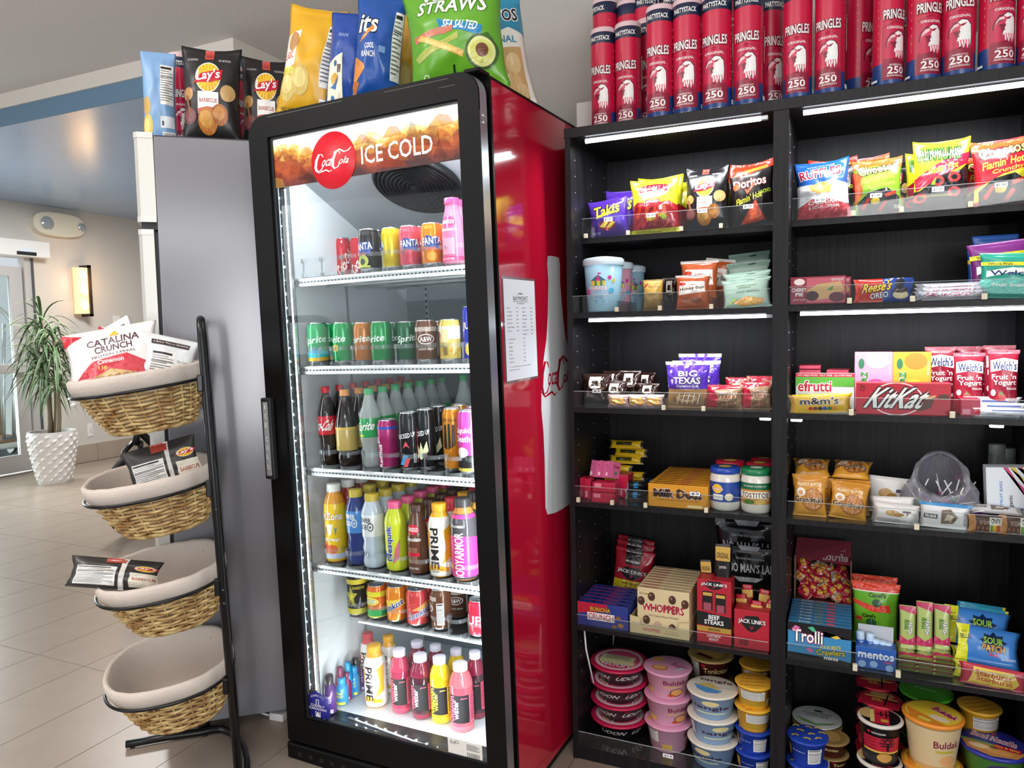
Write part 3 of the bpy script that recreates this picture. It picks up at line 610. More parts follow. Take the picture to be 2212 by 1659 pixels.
def script_cola(sk, c, x0, y0, x1, y1):
    """flowing script wordmark built of swash strokes and slanted letters"""
    w, h = x1-x0, y1-y0
    f = lambda a, b: (x0+w*a, y0+h*b)
    o = [T_('oca', *f(.2, .3), *f(.46, .62), c, sh=.5, b=.012), T_('ola', *f(.66, .3), *f(.93, .62), c, sh=.5, b=.012)]
    def sw(pts, wd): # stroke
        L, R = [], []
        for i, (a, b) in enumerate(pts):
            a2, b2 = pts[min(i+1, len(pts)-1)]; a1, b1 = pts[max(i-1, 0)]; dx, dy = a2-a1, b2-b1; l = math.hypot(dx, dy) or 1
            k = wd*math.sin(PI*(i+.6)/(len(pts)+.2)); L.append(f(a-dy/l*k, b+dx/l*k)); R.append(f(a+dy/l*k, b-dx/l*k))
        return [('p', [L[i], L[i+1], R[i+1], R[i]], c) for i in range(len(pts)-1)]
    o += sw([(.24, .74), (.2, .88), (.13, .9), (.05, .62), (.02, .3), (.06, .12), (.16, .16), (.24, .34)], .035)
    o += sw([(.0, .2), (.1, .06), (.2, .1), (.3, .14), (.38, .04), (.46, .1)], .03)
    o += sw([(.7, .76), (.66, .92), (.58, .86), (.5, .55), (.48, .28), (.53, .14), (.62, .2), (.68, .36)], .035)
    o += sw([(.52, .66), (.56, .9), (.68, .98), (.8, .84), (.9, .86), (1, 1)], .03)
    o += [R_(*f(.455, .55), *f(.49, .62), c)]
    return o
sk2 = flat_skin((cx-.0832, yf+.01, cz-.0832), (.1664, 0, 0), (0, 0, .1664)); 
obj('brand_lettering', print_mesh('brand_lettering', [(sk2, script_cola(sk2, wht, .08, .3, .92, .68))], .4, .0002, 0), dr)
# handle with upright letters
hd = obj('handle', None, dr, T(-.806, yf, .955)); hd.empty_display_size = .02
MB().box(-.019, .019, -.022, 0, 0, .262, mat('1a1a1c', .4), .004).build('grip', hd); MB().box(-.009, .011, -.0235, -.021, .012, .25, mat('8f9090', .45), .003).build('insert', hd)
sk3 = flat_skin((-.009, -.0236, .012), (.02, 0, 0), (0, 0, .238))
obj('handle_lettering', print_mesh('handle_lettering', [(sk3, [T_(ch, .5-(.08 if ch == 'I' else .24), y-.03, .5+(.08 if ch == 'I' else .24), y+.03, 'e6e6e4', b=0) for ch, y in zip('ICECOLD', (.93, .81, .69, .5, .38, .26, .12))])], .4, .0002), hd)
# grille
gr = obj('kick_grille', None, ck); gr.empty_display_size = .02
MB().box(-FW_-.004, -.002, -.07, .01, .006, .066, M_BLK, .006).build('cover', gr)
for k in range(16): MB().box(-FW_+.045+k*.045, -FW_+.062+k*.045, -.0712, -.069, .028, .042, mat('050505', .8)).build('slot', gr)
MB().box(-FW_-.003, -FW_+.03, -.06, .02, -.012, .03, M_BLK, .004).build('corner_foot', gr)
# stickers on the glass
st = obj('round_sticker', None, dr, T(-.6985, yf+.0145, .2) @ RX(90)); st.empty_display_size = .02
MB().lathe([(0, .0), (.052, .0), (.052, .001), (0, .001)], mat('2b2c8f', .35), 40).build('disc', st)
sk4 = flat_skin((-.052, -.052, .001), (.104, 0, 0), (0, .104, 0)); W_ = 'f2f2f6'
obj('sticker_lettering', print_mesh('sticker_lettering', [(sk4, [T_("CLEARLY IT'S", .24, .78, .76, .85, W_, arc=.08, b=.0), R_(.44, .6, .47, .76, W_), R_(.53, .6, .56, .76, W_), R_(.44, .75, .56, .77, W_), T_('CLEARLY', .22, .52, .78, .6, W_), T_('CANADIAN', .16, .42, .84, .5, W_), R_(.4, .24, .42, .38, W_), R_(.58, .24, .6, .38, W_), star(.5, .3, .09, W_, 1, 7), R_(.4, .2, .6, .27, W_), T_('IN THE WATER', .24, .13, .76, .2, W_, arc=-.06, b=0)])], .4, .0002, 0), st)
lb = obj('rating_label', None, dr, T(-.1435, yf+.0125, .184)); lb.empty_display_size = .02
MB().box(-.058, .058, -.001, 0, -.024, .026, mat('e4e1da', .5), .0003).build('card', lb)
sk5 = flat_skin((-.058, -.0011, -.024), (.116, 0, 0), (0, 0, .05))
obj('label_lettering', print_mesh('label_lettering', [(sk5, script_cola(sk5, '333333', .08, .7, .36, .95)+lines(.55, .5, .92, .88, 6, '4a4a4a', .45)+bars(.56, .12, .94, .4, 22))], .5, .0002, 0), lb)
MB().box(-.078, -.0455, yf+.0115, yf+.0125, .128, .16, mat('2f8fbf', .4)).build('energy_sticker', dr)
# red side: white bottle picture, script, price list
sd = flat_skin((.0002, 0, 0), (0, .74, 0), (0, 0, 2.0864)); U = lambda y: y/.74; V_ = lambda z: z/2.0864
half = [(0, 1.632), (.045, 1.63), (.052, 1.605), (.048, 1.55), (.062, 1.44), (.078, 1.37), (.108, 1.3), (.13, 1.23), (.137, 1.15), (.128, 1.08), (.127, .99), (.131, .9), (.134, .84), (.12, .815), (.06, .806), (0, .804)]
yc = .394; bw = mat('d9dadb', .25)
pts = [(U(yc-a), V_(z)) for a, z in half]+[(U(yc+a), V_(z)) for a, z in reversed(half[1:-1])]
ops = [('p', pts, bw)]
obj('bottle_print', print_mesh('bottle_print', [(sd, ops)], .2, .0003, .0001), ck)
rl = mat('a81228', .25)
obj('bottle_lettering', print_mesh('bottle_lettering', [(sd, script_cola(sd, rl, U(.262), V_(1.18), U(.53), V_(1.31)))], .25, .0006, 0), ck)
pp = tag(empty('price_list', FRM @ T(.0006, .131, 1.401) @ RZ(90)), 'white printed price list sheet taped to the red cooler side', 'notice')
MB().box(-.108, .108, -.0018, 0, -.15, .152, glass('plastic_sleeve', 'f4f4f4', .5, .05), 0).build('sleeve', pp)
MB().box(-.103, .103, -.0024, -.0018, -.143, .145, mat('e3e5ea', .5)).build('sheet', pp)
sk6 = flat_skin((-.103, -.0025, -.143), (.206, 0, 0), (0, 0, .288)); K_ = '3a3a40'
ops = [T_('BAYMONT', .28, .79, .75, .835, K_, b=.0), R_(.28, .778, .75, .782, K_), T_('BY WYNDHAM', .4, .755, .63, .768, K_, b=0), P_('8a8d92', (.4, .85), (.5, .875), (.58, .862), (.64, .87), (.55, .85), (.48, .856))]
rows = [('Water', '$1.50', 'Big Popcorn', '$10.00'), ('Can of soda', '$1.50', 'Seaweed', '$2.00'), ('Bottle drink', '$2.50', 'Instant Rice', '$3.00'), ('Energy drink', '$3.00', 'Mac N Cheese', '$2.00'), ('Big Red Bull', '$4.00', 'Hot Ramen', '$3.00'), ('Ice bottle coffee', '$3.00', 'Bowl Ramen', '$4.00'), ('Energy shot', '$4.00', 'Fire spicy Ramen', '$4.00'), ('', '', 'Shin Ramen', '$4.00')]
def tx(s, x, y, hh=.014, w=.0115): return T_(s, x, y, x+w*len(s)*.75+.02, y+hh, K_, b=0)
for k, (a, b, c, d) in enumerate(rows):
    y = .71-k*.038
    if a: ops += [tx(a, .08, y, .015, .014), tx(b, .36, y)]
    ops += [tx(c, .55, y, .015, .014), tx(d, .82, y)]
for k, (a, b) in enumerate((('Chocolate Bar/Candy Bar', '$2.00'), ('Bag of Chips', '$1.50'), ('Mini Donut', '$3.00'), ('Danish/Loaf', '$3.00'), ('Honey Bun', '$3.00'), ('Beef jerky stick', '$3.00'), ('Beef jerky bag', '$4.00'))):
    ops += [tx(a, .1, .4-k*.038, .015, .011), tx(b, .55, .4-k*.038)]
ops += [tx('** A service fee ranging from 4.5 cents to $1.00 will', .1, .125, .014, .0165), tx('apply for card payments.', .1, .095, .014, .016)]
obj('sheet_lettering', print_mesh('sheet_lettering', [(sk6, ops)], .5, .0002, 0), pp)

# ------------------------------------------------------------------ silver fridge seen from its side
GA = math.radians(40.575); GM = Matrix.Translation((-1.2901, -.4172, 0)) @ Matrix.Rotation(GA, 4, 'Z')
M_GREY = mat('84848a', .2, .15, bump=(420, .006), name='grey_enamel', spec=.6); M_SILV = mat('cfcfc8', .35, .35, name='silver_door')
gf = tag(empty('refrigerator', GM), 'grey two-door refrigerator standing side-on behind the basket stand', 'refrigerator')
MB().box(0, .46, 0, .62, .05, 2.065, M_GREY, .003).build('cabinet', gf)
MB().box(.004, .456, .004, .61, 2.064, 2.069, mat('2a2b2e', .5)).build('top_cover', gf)
M_GSK = mat('2c2d31', .6)
ZF = 1.768
for z0, z1 in ((ZF+.02, 2.072), (.07, ZF-.012)):
    d = obj('door', None, gf); d.empty_display_size = .02
    MB().box(-.018, 0, .008, .61, z0+.01, z1-.01, M_GSK).build('seal', d)
    # curved door edge
    pr = [(-.012 if z1 < 1.9 else -.001, 0), (-.048, .0), (-.06, .012), (-.066, .05), (-.07, .3), (-.066, .57), (-.06, .61), (-.012, .615)]
    MB().prism(pr, z0, z1, M_SILV, 'z').build('panel', d)
    for zz in (z0-.004, z1-.014): MB().prism([(x*1.02, y*1.01-.002) for x, y in pr], zz, zz+.018, mat('dadad4', .3, .2), 'z').build('end_cap', d)
hz0, hz1 = 1.25, 1.62
MB().tube([(-.07, .53, hz0), (-.1, .53, hz0), (-.1, .53, hz1), (-.07, .53, hz1)], .01, mat('3c3a44', .4, .3), 8).build('handle', gf)
MB().box(-.05, .0, .01, .06, ZF-.008, ZF+.018, M_GSK).build('hinge', gf)
for x in (.06, .4): MB().lathe([(.0, 0), (.02, 0), (.02, .05), (0, .05)], mat('1c1c1e', .5), 12, x, .05).build('foot', gf)
MB().lathe([(.0, 0), (.02, 0), (.02, .05), (0, .05)], mat('1c1c1e', .5), 12, .25, .5).build('foot', gf)
# white plug and lead on the floor by the cooler
A = on_floor(603, 1547, .01)
pg = tag(empty('power_adapter', Matrix.Translation(A) @ RZ(5)), 'small white power adapter lying on the floor by the cooler corner', 'adapter')
MB().box(-.03, .03, -.02, .02, -.01, .018, mat('e8e6e6', .4), .004).build('housing', pg)
pts = [on_floor(px, py, .012) for px, py in ((580, 1545), (560, 1538), (530, 1524), (512, 1518), (500, 1515))]
MB().tube([(Matrix.Translation(A) @ RZ(5)).inverted() @ p for p in pts], .004, mat('e4e2e2', .4), 6).build('lead', pg)
# ------------------------------------------------------------------ basket stand
EH = Vector((-.727, .686, 0)); E1 = Vector((-.686, -.727, 0))
SB = Vector((-.995, -.468, 0)); STM = Matrix(((E1.x, EH.x, 0, SB.x), (E1.y, EH.y, 0, SB.y), (0, 0, 1, 0), (0, 0, 0, 1)))
M_TUB = mat('121214', .28, .3, name='black_steel_tube')
stand = tag(empty('basket_stand', STM), 'black tubular floor stand holding four wicker baskets', 'stand')
def lean(z): return -.004+.033*z
PN = .205
pole = [(lean(z), -PN, z) for z in (.02, .7, 1.40)]+[(lean(1.44), -PN+.05*(1-math.cos(a)), 1.40+.05*math.sin(a)) for a in (.4, .8, 1.2, PI/2)]+[(lean(1.44), PN-.05*(1-math.cos(a)), 1.40+.05*math.sin(a)) for a in (PI/2, 1.2, .8, .4)]+[(lean(z), PN, z) for z in (1.40, .7, .02)]
MB().tube(pole, .0128, M_TUB, 10).build('pole', stand)
inv = STM.inverted()
fo = [inv @ on_floor(px, py, .016) for px, py in ((272, 1608), (360, 1592), (430, 1582))]
c = (fo[2].x-.05, -.02); far = fo[2].y
bend = [(c[0]-.095*math.sin(k*PI/10), c[1]+(far-c[1])*math.cos(k*PI/10), .016) for k in range(1, 10)]
near = [(c[0], 2*c[1]-far, .016), (fo[0].x, 2*c[1]-far, .016)]
MB().tube([tuple(p) for p in fo]+[(c[0], far, .016)]+bend+near, .0135, M_TUB, 10).build('base_loop', stand)
for p in (fo[0], fo[2], Vector(near[0]), Vector(near[1])): MB().lathe([(0, 0), (.008, 0), (.008, .006), (0, .006)], mat('222222', .6), 10, p.x-.02, p.y).build('glide', stand)
for z in (.62, .66, .9): MB().ell((lean(z), -PN-.013, z), .004, .003, .004, mat('555555', .3, .8), 8, 6).build('bolt', stand)
BA, BB = .178, .225
def willow(name):
    m = bpy.data.materials.new(name); m.use_nodes = True; nt = m.node_tree; b = nt.nodes['Principled BSDF']
    g = nt.nodes.new('ShaderNodeNewGeometry'); n = nt.nodes.new('ShaderNodeTexNoise'); n.inputs['Scale'].default_value = 28; tc = nt.nodes.new('ShaderNodeTexCoord'); nt.links.new(tc.outputs['Object'], n.inputs['Vector'])
    r = nt.nodes.new('ShaderNodeValToRGB'); r.color_ramp.elements[0].color = rgb('94642f'); r.color_ramp.elements[0].position = .3; r.color_ramp.elements[1].color = rgb('e6c98c'); r.color_ramp.elements[1].position = .68
    nt.links.new(n.outputs['Fac'], r.inputs[0]); nt.links.new(r.outputs[0], b.inputs['Base Color']); b.inputs['Roughness'].default_value = .5; return m
M_WIL = willow('willow'); M_LIN = mat('c9bdb2', .9, bump=(160, .2), var=.05, name='linen_cloth')
NS = 26
def rimp(t, f=1): return (BA*f*math.copysign(abs(math.cos(t))**.85, math.cos(t)), BB*f*math.copysign(abs(math.sin(t))**.85, math.sin(t)))
m = MB(); ROWS = 13
def wallp(t, v, o=0):
    f = .64+.33*v**.75+o; x, y = rimp(t, f); return (x-.02*(1-v), y, -.155+.145*v)
for j in range(ROWS):
    v = (j+.5)/ROWS
    for s in (0,):
        pts = []
        for k in range(NS*4):
            t = 2*PI*k/(NS*4); o = .03*math.sin(2*PI*k/8+PI*(j+s)); x, y, z = wallp(t, v+(.012*math.sin(2*PI*k/8+PI*s)), o); pts.append((x, y, z))
        m.tube(pts, .0047, M_WIL, 5, True)
        if s == 0 and j % 2: pass
for k in range(NS): m.tube([wallp(2*PI*(k+.5)/NS, v/5) for v in range(6)], .0035, M_WIL, 5)
for j in range(7):
    f = .08+.085*j; m.tube([(rimp(2*PI*k/60, f)[0]-.02, rimp(2*PI*k/60, f)[1], -.155+.003*(-1)**k) for k in range(60)], .005, M_WIL, 4, True)
for s in range(3): m.tube([(lambda q: (q[0]*(1+.012*math.sin(k*.9+2*s)), q[1]*(1+.012*math.sin(k*.9+2*s)), q[2]+.003*math.cos(k*.9+2*s)))(wallp(2*PI*k/72, .02)) for k in range(72)], .0048, M_WIL, 4, True)
wick = m.me('wicker_weave')
# cloth liner: bag inside and folded over the rim
NT = 72; prof = [(.98, -.035), (1.02, -.022), (1.04, -.004), (1.035, .012), (1.0, .02), (.955, .012), (.9, -.02), (.79, -.07), (.69, -.12), (.6, -.142), (.3, -.147), (0.01, -.147)]
v = []
for i, (f, z) in enumerate(prof):
    for k in range(NT):
        t = 2*PI*k/NT; w = .012*noise.noise(Vector((math.cos(t)*5, math.sin(t)*5, i*.35)))
        x, y = rimp(t, f+(w if i < 10 else 0)); v.append((x-.02*max(0, -z)/.15, y, z+(.010*noise.noise(Vector((math.cos(t)*9, math.sin(t)*9, 3))) if i == 0 else .25*w)))
lin_me = mesh('liner', v, [(i*NT+k, i*NT+(k+1) % NT, (i+1)*NT+(k+1) % NT, (i+1)*NT+k) for i in range(len(prof)-1) for k in range(NT)], M_LIN, smooth=True)
ringm = MB().tube([(rimp(2*PI*k/64, 1.035)[0], rimp(2*PI*k/64, 1.035)[1], -.03) for k in range(64)], .0048, M_TUB, 6, True).me('ring')
BZ = [(1.284, .227, 7.6), (.978, .2065, 7.6), (.684, .19, 6.4), (.384, .18, 5)]
bl = ['topmost wicker basket on the stand with cereal bags inside', 'second wicker basket from the top with an upright dark chip bag', 'third wicker basket with a dark chip bag lying over its rim', 'lowest wicker basket on the stand, empty cloth-lined']
BMX = []
for (z, x, tl), lb in zip(BZ, bl):
    Mx = STM @ T(x, 0, z) @ RY(tl); BMX.append(Mx)
    o = tag(empty('wicker_basket', Mx), lb, 'basket', 'baskets on the stand'); w = obj('wicker_weave', wick, o); w['kind'] = 'stuff'; obj('liner', lin_me, o)
    r = obj('ring', ringm, stand, T(x, 0, z) @ RY(tl)); zz = z+.02
    for sg in (-1, 1): MB().box(lean(zz)+.006, lean(zz)+.022, sg*PN-.012, sg*PN+.012, zz-.06, zz-.012, M_TUB, .003).build('bracket', stand)

# ------------------------------------------------------------------ plant by the door
PP = on_floor(119, 1042); ps = depth(PP)/FPX
M_POT = mat('e9e7e4', .3, name='white_glazed_pot'); hp = 112*ps; r0 = 46*ps
pot = tag(empty('potted_plant', Matrix.Translation(PP)), 'tall dracaena in a white quilted pot beside the glass door', 'plant')
v = []; NR, NK = 24, 48
for j in range(NR+1):
    t = j/NR
    for k in range(NK):
        r = r0*(.66+.34*min(1, t*1.25)**.8)*(1+(.07 if (j % 4, k % 4) in ((0, 0), (2, 2)) and 0 < j < NR-1 else 0)); a = 2*PI*k/NK; v.append((r*math.sin(a), -r*math.cos(a), hp*t))
n0 = len(v)
for f, z in ((.9, 1.0), (.88, .93), (.02, .93)): v += [(r0*f*math.sin(2*PI*k/NK), -r0*f*math.cos(2*PI*k/NK), hp*z) for k in range(NK)]
f = [(j*NK+k, j*NK+(k+1) % NK, (j+1)*NK+(k+1) % NK, (j+1)*NK+k) for j in range(NR+3) for k in range(NK)]
obj('pot', mesh('pot', v, f, [M_POT, mat('5a4a3c', .9)], [0]*((NR+2)*NK)+[1]*NK), pot)
M_STEM = mat('8a7d68', .8, bump=(40, .3), name='cane_bark'); random.seed(12)
canes = [((-4, 0), (-8, 400), 0), ((6, 4), (24, 340), 0), ((24, -4), (40, 190), 0), ((-8, 6), (-36, 310), 0), ((2, -6), (4, 270), 0)]
heads = []
for (a, b), (dx, hh), _ in canes:
    p = [((a+(dx-a)*t+3*math.sin(t*5))*ps, b*ps, hp*.9+(hh-0)*.62*ps*t) for t in [k/6 for k in range(7)]]
    MB().tube(p, [5.2*ps*(1-.35*k/6) for k in range(7)], M_STEM, 7).build('cane', pot); heads.append(p[-1])
def leafmat(name, a, b):
    m = bpy.data.materials.new(name); m.use_nodes = True; nt = m.node_tree; q = nt.nodes['Principled BSDF']; tc = nt.nodes.new('ShaderNodeTexCoord'); n = nt.nodes.new('ShaderNodeTexNoise'); n.inputs['Scale'].default_value = 5
    nt.links.new(tc.outputs['Object'], n.inputs['Vector']); r = nt.nodes.new('ShaderNodeValToRGB'); r.color_ramp.elements[0].color = rgb(a); r.color_ramp.elements[1].color = rgb(b); nt.links.new(n.outputs['Fac'], r.inputs[0]); nt.links.new(r.outputs[0], q.inputs['Base Color']); q.inputs['Roughness'].default_value = .45; return m
M_LF = [leafmat('dracaena_leaf', '2f4a2c', '557a4a'), leafmat('dracaena_leaf_edge', 'a9b78c', 'c9d2ac')]
def leaf(base, az, L, up, droop, w):
    v = []; f = []; mi = []; n = 9; d = Vector((math.cos(az), math.sin(az), 0)); sd_ = Vector((-d.y, d.x, 0))
    for k in range(n):
        t = k/(n-1); p = Vector(base)+d*(L*(.15*t+.75*t*t*(1.1-.3*t)))+Vector((0, 0, L*(up*t*(1-.45*t)-droop*t*t*t)))
        ww = w*math.sin(PI*min(1, .12+t*.9))**.7*(1 if t < .95 else .2)
        v += [p-sd_*ww, p-sd_*ww*.84+Vector((0, 0, -ww*.35)), p+sd_*ww*.84+Vector((0, 0, -ww*.35)), p+sd_*ww]
        if k:
            for q in range(3): f.append((4*k-4+q, 4*k-3+q, 4*k+1+q, 4*k+q)); mi.append(0 if q == 1 else 1)
    return mesh('leaf', v, f, M_LF, mi, True)
LM = [leaf((0, 0, 0), 0, 1, u, dr_, w) for u, dr_, w in ((.9, .55, .026), (.55, .85, .026), (1.2, .25, .024), (.2, .75, .026), (.7, 1.05, .022))]
for hx, hy, hz in heads:
    big = hz > hp+150*ps
    for k in range(46 if big else 34):
        L = (66+62*random.random())*ps*(1 if big else .85); a = 2*PI*random.random()
        obj('leaf', LM[k % 5], pot, T(hx, hy, hz-(70*random.random() if big else 30*random.random())*ps) @ Matrix.Rotation(a, 4, 'Z') @ Matrix.Diagonal((L, L*1.15, L, 1)))

# ------------------------------------------------------------------ luggage cart behind the glass door
CX = XW-1.1
def cq(px, py, x=CX): return hit(px, py, (x, 0, 0), (1, 0, 0))
M_CH = mat('d9dadd', .15, .9, name='chrome_tube')
base = cq(40, 960); cart = tag(empty('luggage_cart', T(CX, base.y, 0)), 'chrome birdcage luggage cart outside the glass door', 'luggage cart')
def cl(px, py, x=CX): q = cq(px, py, x); return (x-CX, q.y-base.y, q.z)
zd = cl(40, 955)[2]; yr_ = cl(62, 900)[1]; top = cl(30, 640)[2]
for dx in (0, -.55):
    MB().tube([(dx, yr_, zd), (dx, yr_, top-.75)]+[(dx, yr_-.62*(1-math.cos(a)), top-.75+.75*math.sin(a)) for a in [k*PI/12 for k in range(1, 13)]]+[(dx, yr_-1.24, zd)], .028, M_CH, 8).build('arch', cart)
for px in (8, 30): MB().tube([cl(px, 955), cl(px, 700)], .02, M_CH, 8).build('upright', cart)
MB().tube([(-.6, yr_-.62, top), (.1, yr_-.62, top)], .028, M_CH, 8).build('hanger_bar', cart)
MB().ell(cl(34, 618), .09, .09, .09, M_CH).build('finial', cart)
MB().box(-.6, .06, yr_-1.3, yr_+.06, zd-.06, zd+.02, M_CH, .02).box(-.58, .04, yr_-1.28, yr_+.04, zd+.02, zd+.05, mat('8a6a50', .8)).build('deck', cart)
for px in (24, 66):
    q = cl(px, 985); MB().lathe([(.06, -.03), (.14, -.03), (.15, 0), (.14, .03), (.06, .03)], mat('6b7076', .7), 20).build('wheel', cart, T(q[0], q[1], .13) @ RY(90))
    MB().tube([(q[0], q[1], zd-.05), (q[0]+.03, q[1], .2), (q[0]+.035, q[1], .13)], .02, M_CH, 8).build('caster_fork', cart)
# ------------------------------------------------------------------ bicycle parked behind the basket stand
BK = on_floor(288, 1150); bs = depth(BK)/FPX
bike = tag(empty('bicycle', Matrix.Translation(BK)), 'black bicycle front wheel and fork showing between the top two baskets', 'bicycle')
M_BB = mat('101012', .35, name='black_frame'); M_TY = mat('1a1a1b', .7); dirv = Vector((-.32, .947, 0))
def bp(a, z, s=0): return tuple(dirv*a+Vector((.947, .32, 0))*s+Vector((0, 0, z)))
rw = 78*bs
for a0, nm in ((0, 'front_wheel'), (.9, 'rear_wheel')):
    wl = obj(nm, None, bike); wl.empty_display_size = .02
    MB().tube([bp(a0+rw*math.cos(2*PI*k/40), rw+.02+rw*math.sin(2*PI*k/40)) for k in range(40)], .028, M_TY, 8, True).build('tyre', wl)
    MB().tube([bp(a0+rw*.9*math.cos(2*PI*k/40), rw+.02+rw*.9*math.sin(2*PI*k/40)) for k in range(40)], .012, M_CH, 6, True).build('rim', wl)
    for k in range(14): MB().tube([bp(a0, rw+.02), bp(a0+rw*.88*math.cos(2*PI*k/14), rw+.02+rw*.88*math.sin(2*PI*k/14))], .003, M_CH, 4).build('spoke', wl)
ht = 250*bs
for s in (-.06, .06): MB().tube([bp(0, rw+.02, s), bp(.04, rw*2+.06, s), bp(.1, rw*2+.12, s*.5)], .02, M_BB, 8).build('fork_leg', bike)
MB().tube([bp(.08, rw*2+.1), bp(.16, ht)], .025, M_BB, 8).build('steering_tube', bike)
MB().tube([bp(.12, ht*.88), bp(.62, rw+.06)], .026, M_BB, 8).tube([bp(.14, ht*.95), bp(.72, ht*.92)], .022, M_BB, 8).tube([bp(.62, rw+.06), bp(.74, ht*1.02)], .02, M_BB, 8).tube([bp(.62, rw+.06), bp(.9, rw+.02)], .016, M_BB, 8).tube([bp(.72, ht*.9), bp(.9, rw+.02)], .014, M_BB, 8).build('frame', bike)
MB().tube([bp(.2, ht+.04, -.3), bp(.16, ht+.05, 0), bp(.2, ht+.04, .3)], .016, M_BB, 8).build('handlebar', bike)
MB().ell(bp(.76, ht*1.05), .12, .08, .04, M_TY).build('saddle', bike)
MB().tube([bp(.0, rw*2.02, 0), bp(-.03, rw*2.08, 0), bp(.12, rw*2.02, 0)], .05, M_TY, 8).build('mudguard', bike)
MB().tube([bp(.62, rw+.02, .1), bp(.55, .0, .22)], .012, M_CH, 6).build('kickstand', bike)
# ------------------------------------------------------------------ package designs
WH, BK_, RD, YL = 'f4f2ee', '151416', 'c31530', 'f0c419'
def chip(cx, cy, r, a='d99a3a', b='e8c06a', q=.8): return [E_(cx, cy, r, r*q, a), E_(cx-.12*r, cy+.12*r, r*.72, r*q*.62, b)]
def nutri(x0, y0, x1, y1):
    h = y1-y0; o = [R_(x0, y0, x1, y1, 'ecebe6'), R_(x0+.01, y1-.1*h, x0+(x1-x0)*.85, y1-.04*h, '2c2c2c')]
    return o+[R_(x0+.01, y1-(.16+.062*k)*h, x0+(x1-x0)*(.95 if k % 3 else .7), y1-(.14+.062*k)*h, '6a6a6a') for k in range(13)]+[R_(x0+.01, y1-.31*h, x1-.01, y1-.295*h, '2c2c2c')]
# -- crisp canister: shield with an eagle, stars down both sides
def eagle(cx, cy, w, h):
    f = lambda a, b: (cx+w*(a-.5), cy+h*(b-.5))
    hd_ = ((.4, .92), (.56, 1), (.8, .97), (.97, .82), (1, .5), (.97, .12), (.9, .26), (.84, .02), (.74, .22), (.66, .0), (.58, .2), (.48, .06), (.44, .3), (.36, .26), (.42, .46), (.5, .6), (.44, .7))
    bk2 = ((.44, .9), (.24, .88), (.07, .74), (0, .54), (.03, .44), (.1, .56), (.18, .63), (.4, .64), (.5, .7), (.52, .84))
    gr_ = lambda P, k: [f(.5+(a-.5)*k, .5+(b-.5)*k) for a, b in P]
    o = [('p', gr_(hd_, 1.07), '5f0f28'), ('p', gr_(bk2, 1.12), '5f0f28'), ('p', gr_(hd_, 1), WH), ('p', gr_(bk2, 1), 'd03a58'), ('p', [f(.42, .88), f(.24, .85), f(.1, .72), f(.06, .62), (f(.2, .76)), f(.44, .8)], 'f0c9cf')]
    o += [('p', [f(.2, .62), f(.44, .63), f(.5, .6), f(.44, .5), f(.47, .4), f(.38, .44), f(.34, .36), f(.3, .5)], '7d1730'), ('p', [f(.5, .84), f(.8, .9), f(.66, .8), f(.54, .77)], 'a81c3c'), E_(*f(.63, .825), .022*w, .02*h, BK_, 8)]
    for a in (.5, .62, .74, .86): o.append(('p', [f(a-.02, .34), f(a+.05, .3), f(a+.06, .02)], 'e8607a'))
    return o
ops = [P_('a3173a', (.26, .04), (.74, .04), (.74, .5), (.5, .545), (.26, .5)), P_('c31e48', (.28, .22), (.72, .22), (.72, .49), (.5, .53), (.28, .49))]+eagle(.5, .33, .34, .25)
ops += [P_('8e1434', (.27, .05), (.73, .05), (.73, .19), (.5, .225), (.27, .19)), T_("AMERICA'S", .38, .155, .62, .172, WH, b=0), T_('250', .35, .085, .65, .15, WH, b=.03), T_('ANNIVERSARY', .34, .062, .66, .078, WH, b=0), T_('ORIGINAL', .34, .475, .66, .498, WH, b=.01)]
ops += [T_('PRINGLES', .28, .56, .72, .645, WH, b=.03, ol='7a1230'), T_('PARTYSTACK', .29, .895, .71, .94, WH, b=.03)]
for k in range(9): ops += [star(.2, .26+k*.066, .013, 'f0a7b4', .34), star(.8, .26+k*.066, .013, 'f0a7b4', .34)]
ops += nutri(.86, .38, .98, .7)+[R_(.06, .03, .2, .05, 'dfe3ea'), R_(.8, .03, .9, .07, 'dfe3ea')]
LATHE('crisp', 'crisp_canister', 'canister', [(0, 0), (.036, 0), (.0375, .003), (.0375, .05), (.0375, .055), (.0375, .225), (.0375, .23), (.0375, .258), (.0365, .26), (0, .26)], 'c4163f', ops, .003, .258, [(.003, .0525, '22407e'), (.2275, .258, '1b2340'), (0, .003, mat('c9c9cc', .25, .9))], [('lid', [(.0382, .253), (.0385, .262), (.0372, .2655), (.034, .264), (0, .263)], mat('e9c9cf', .25, alpha=.85), .3)], rough=.28)
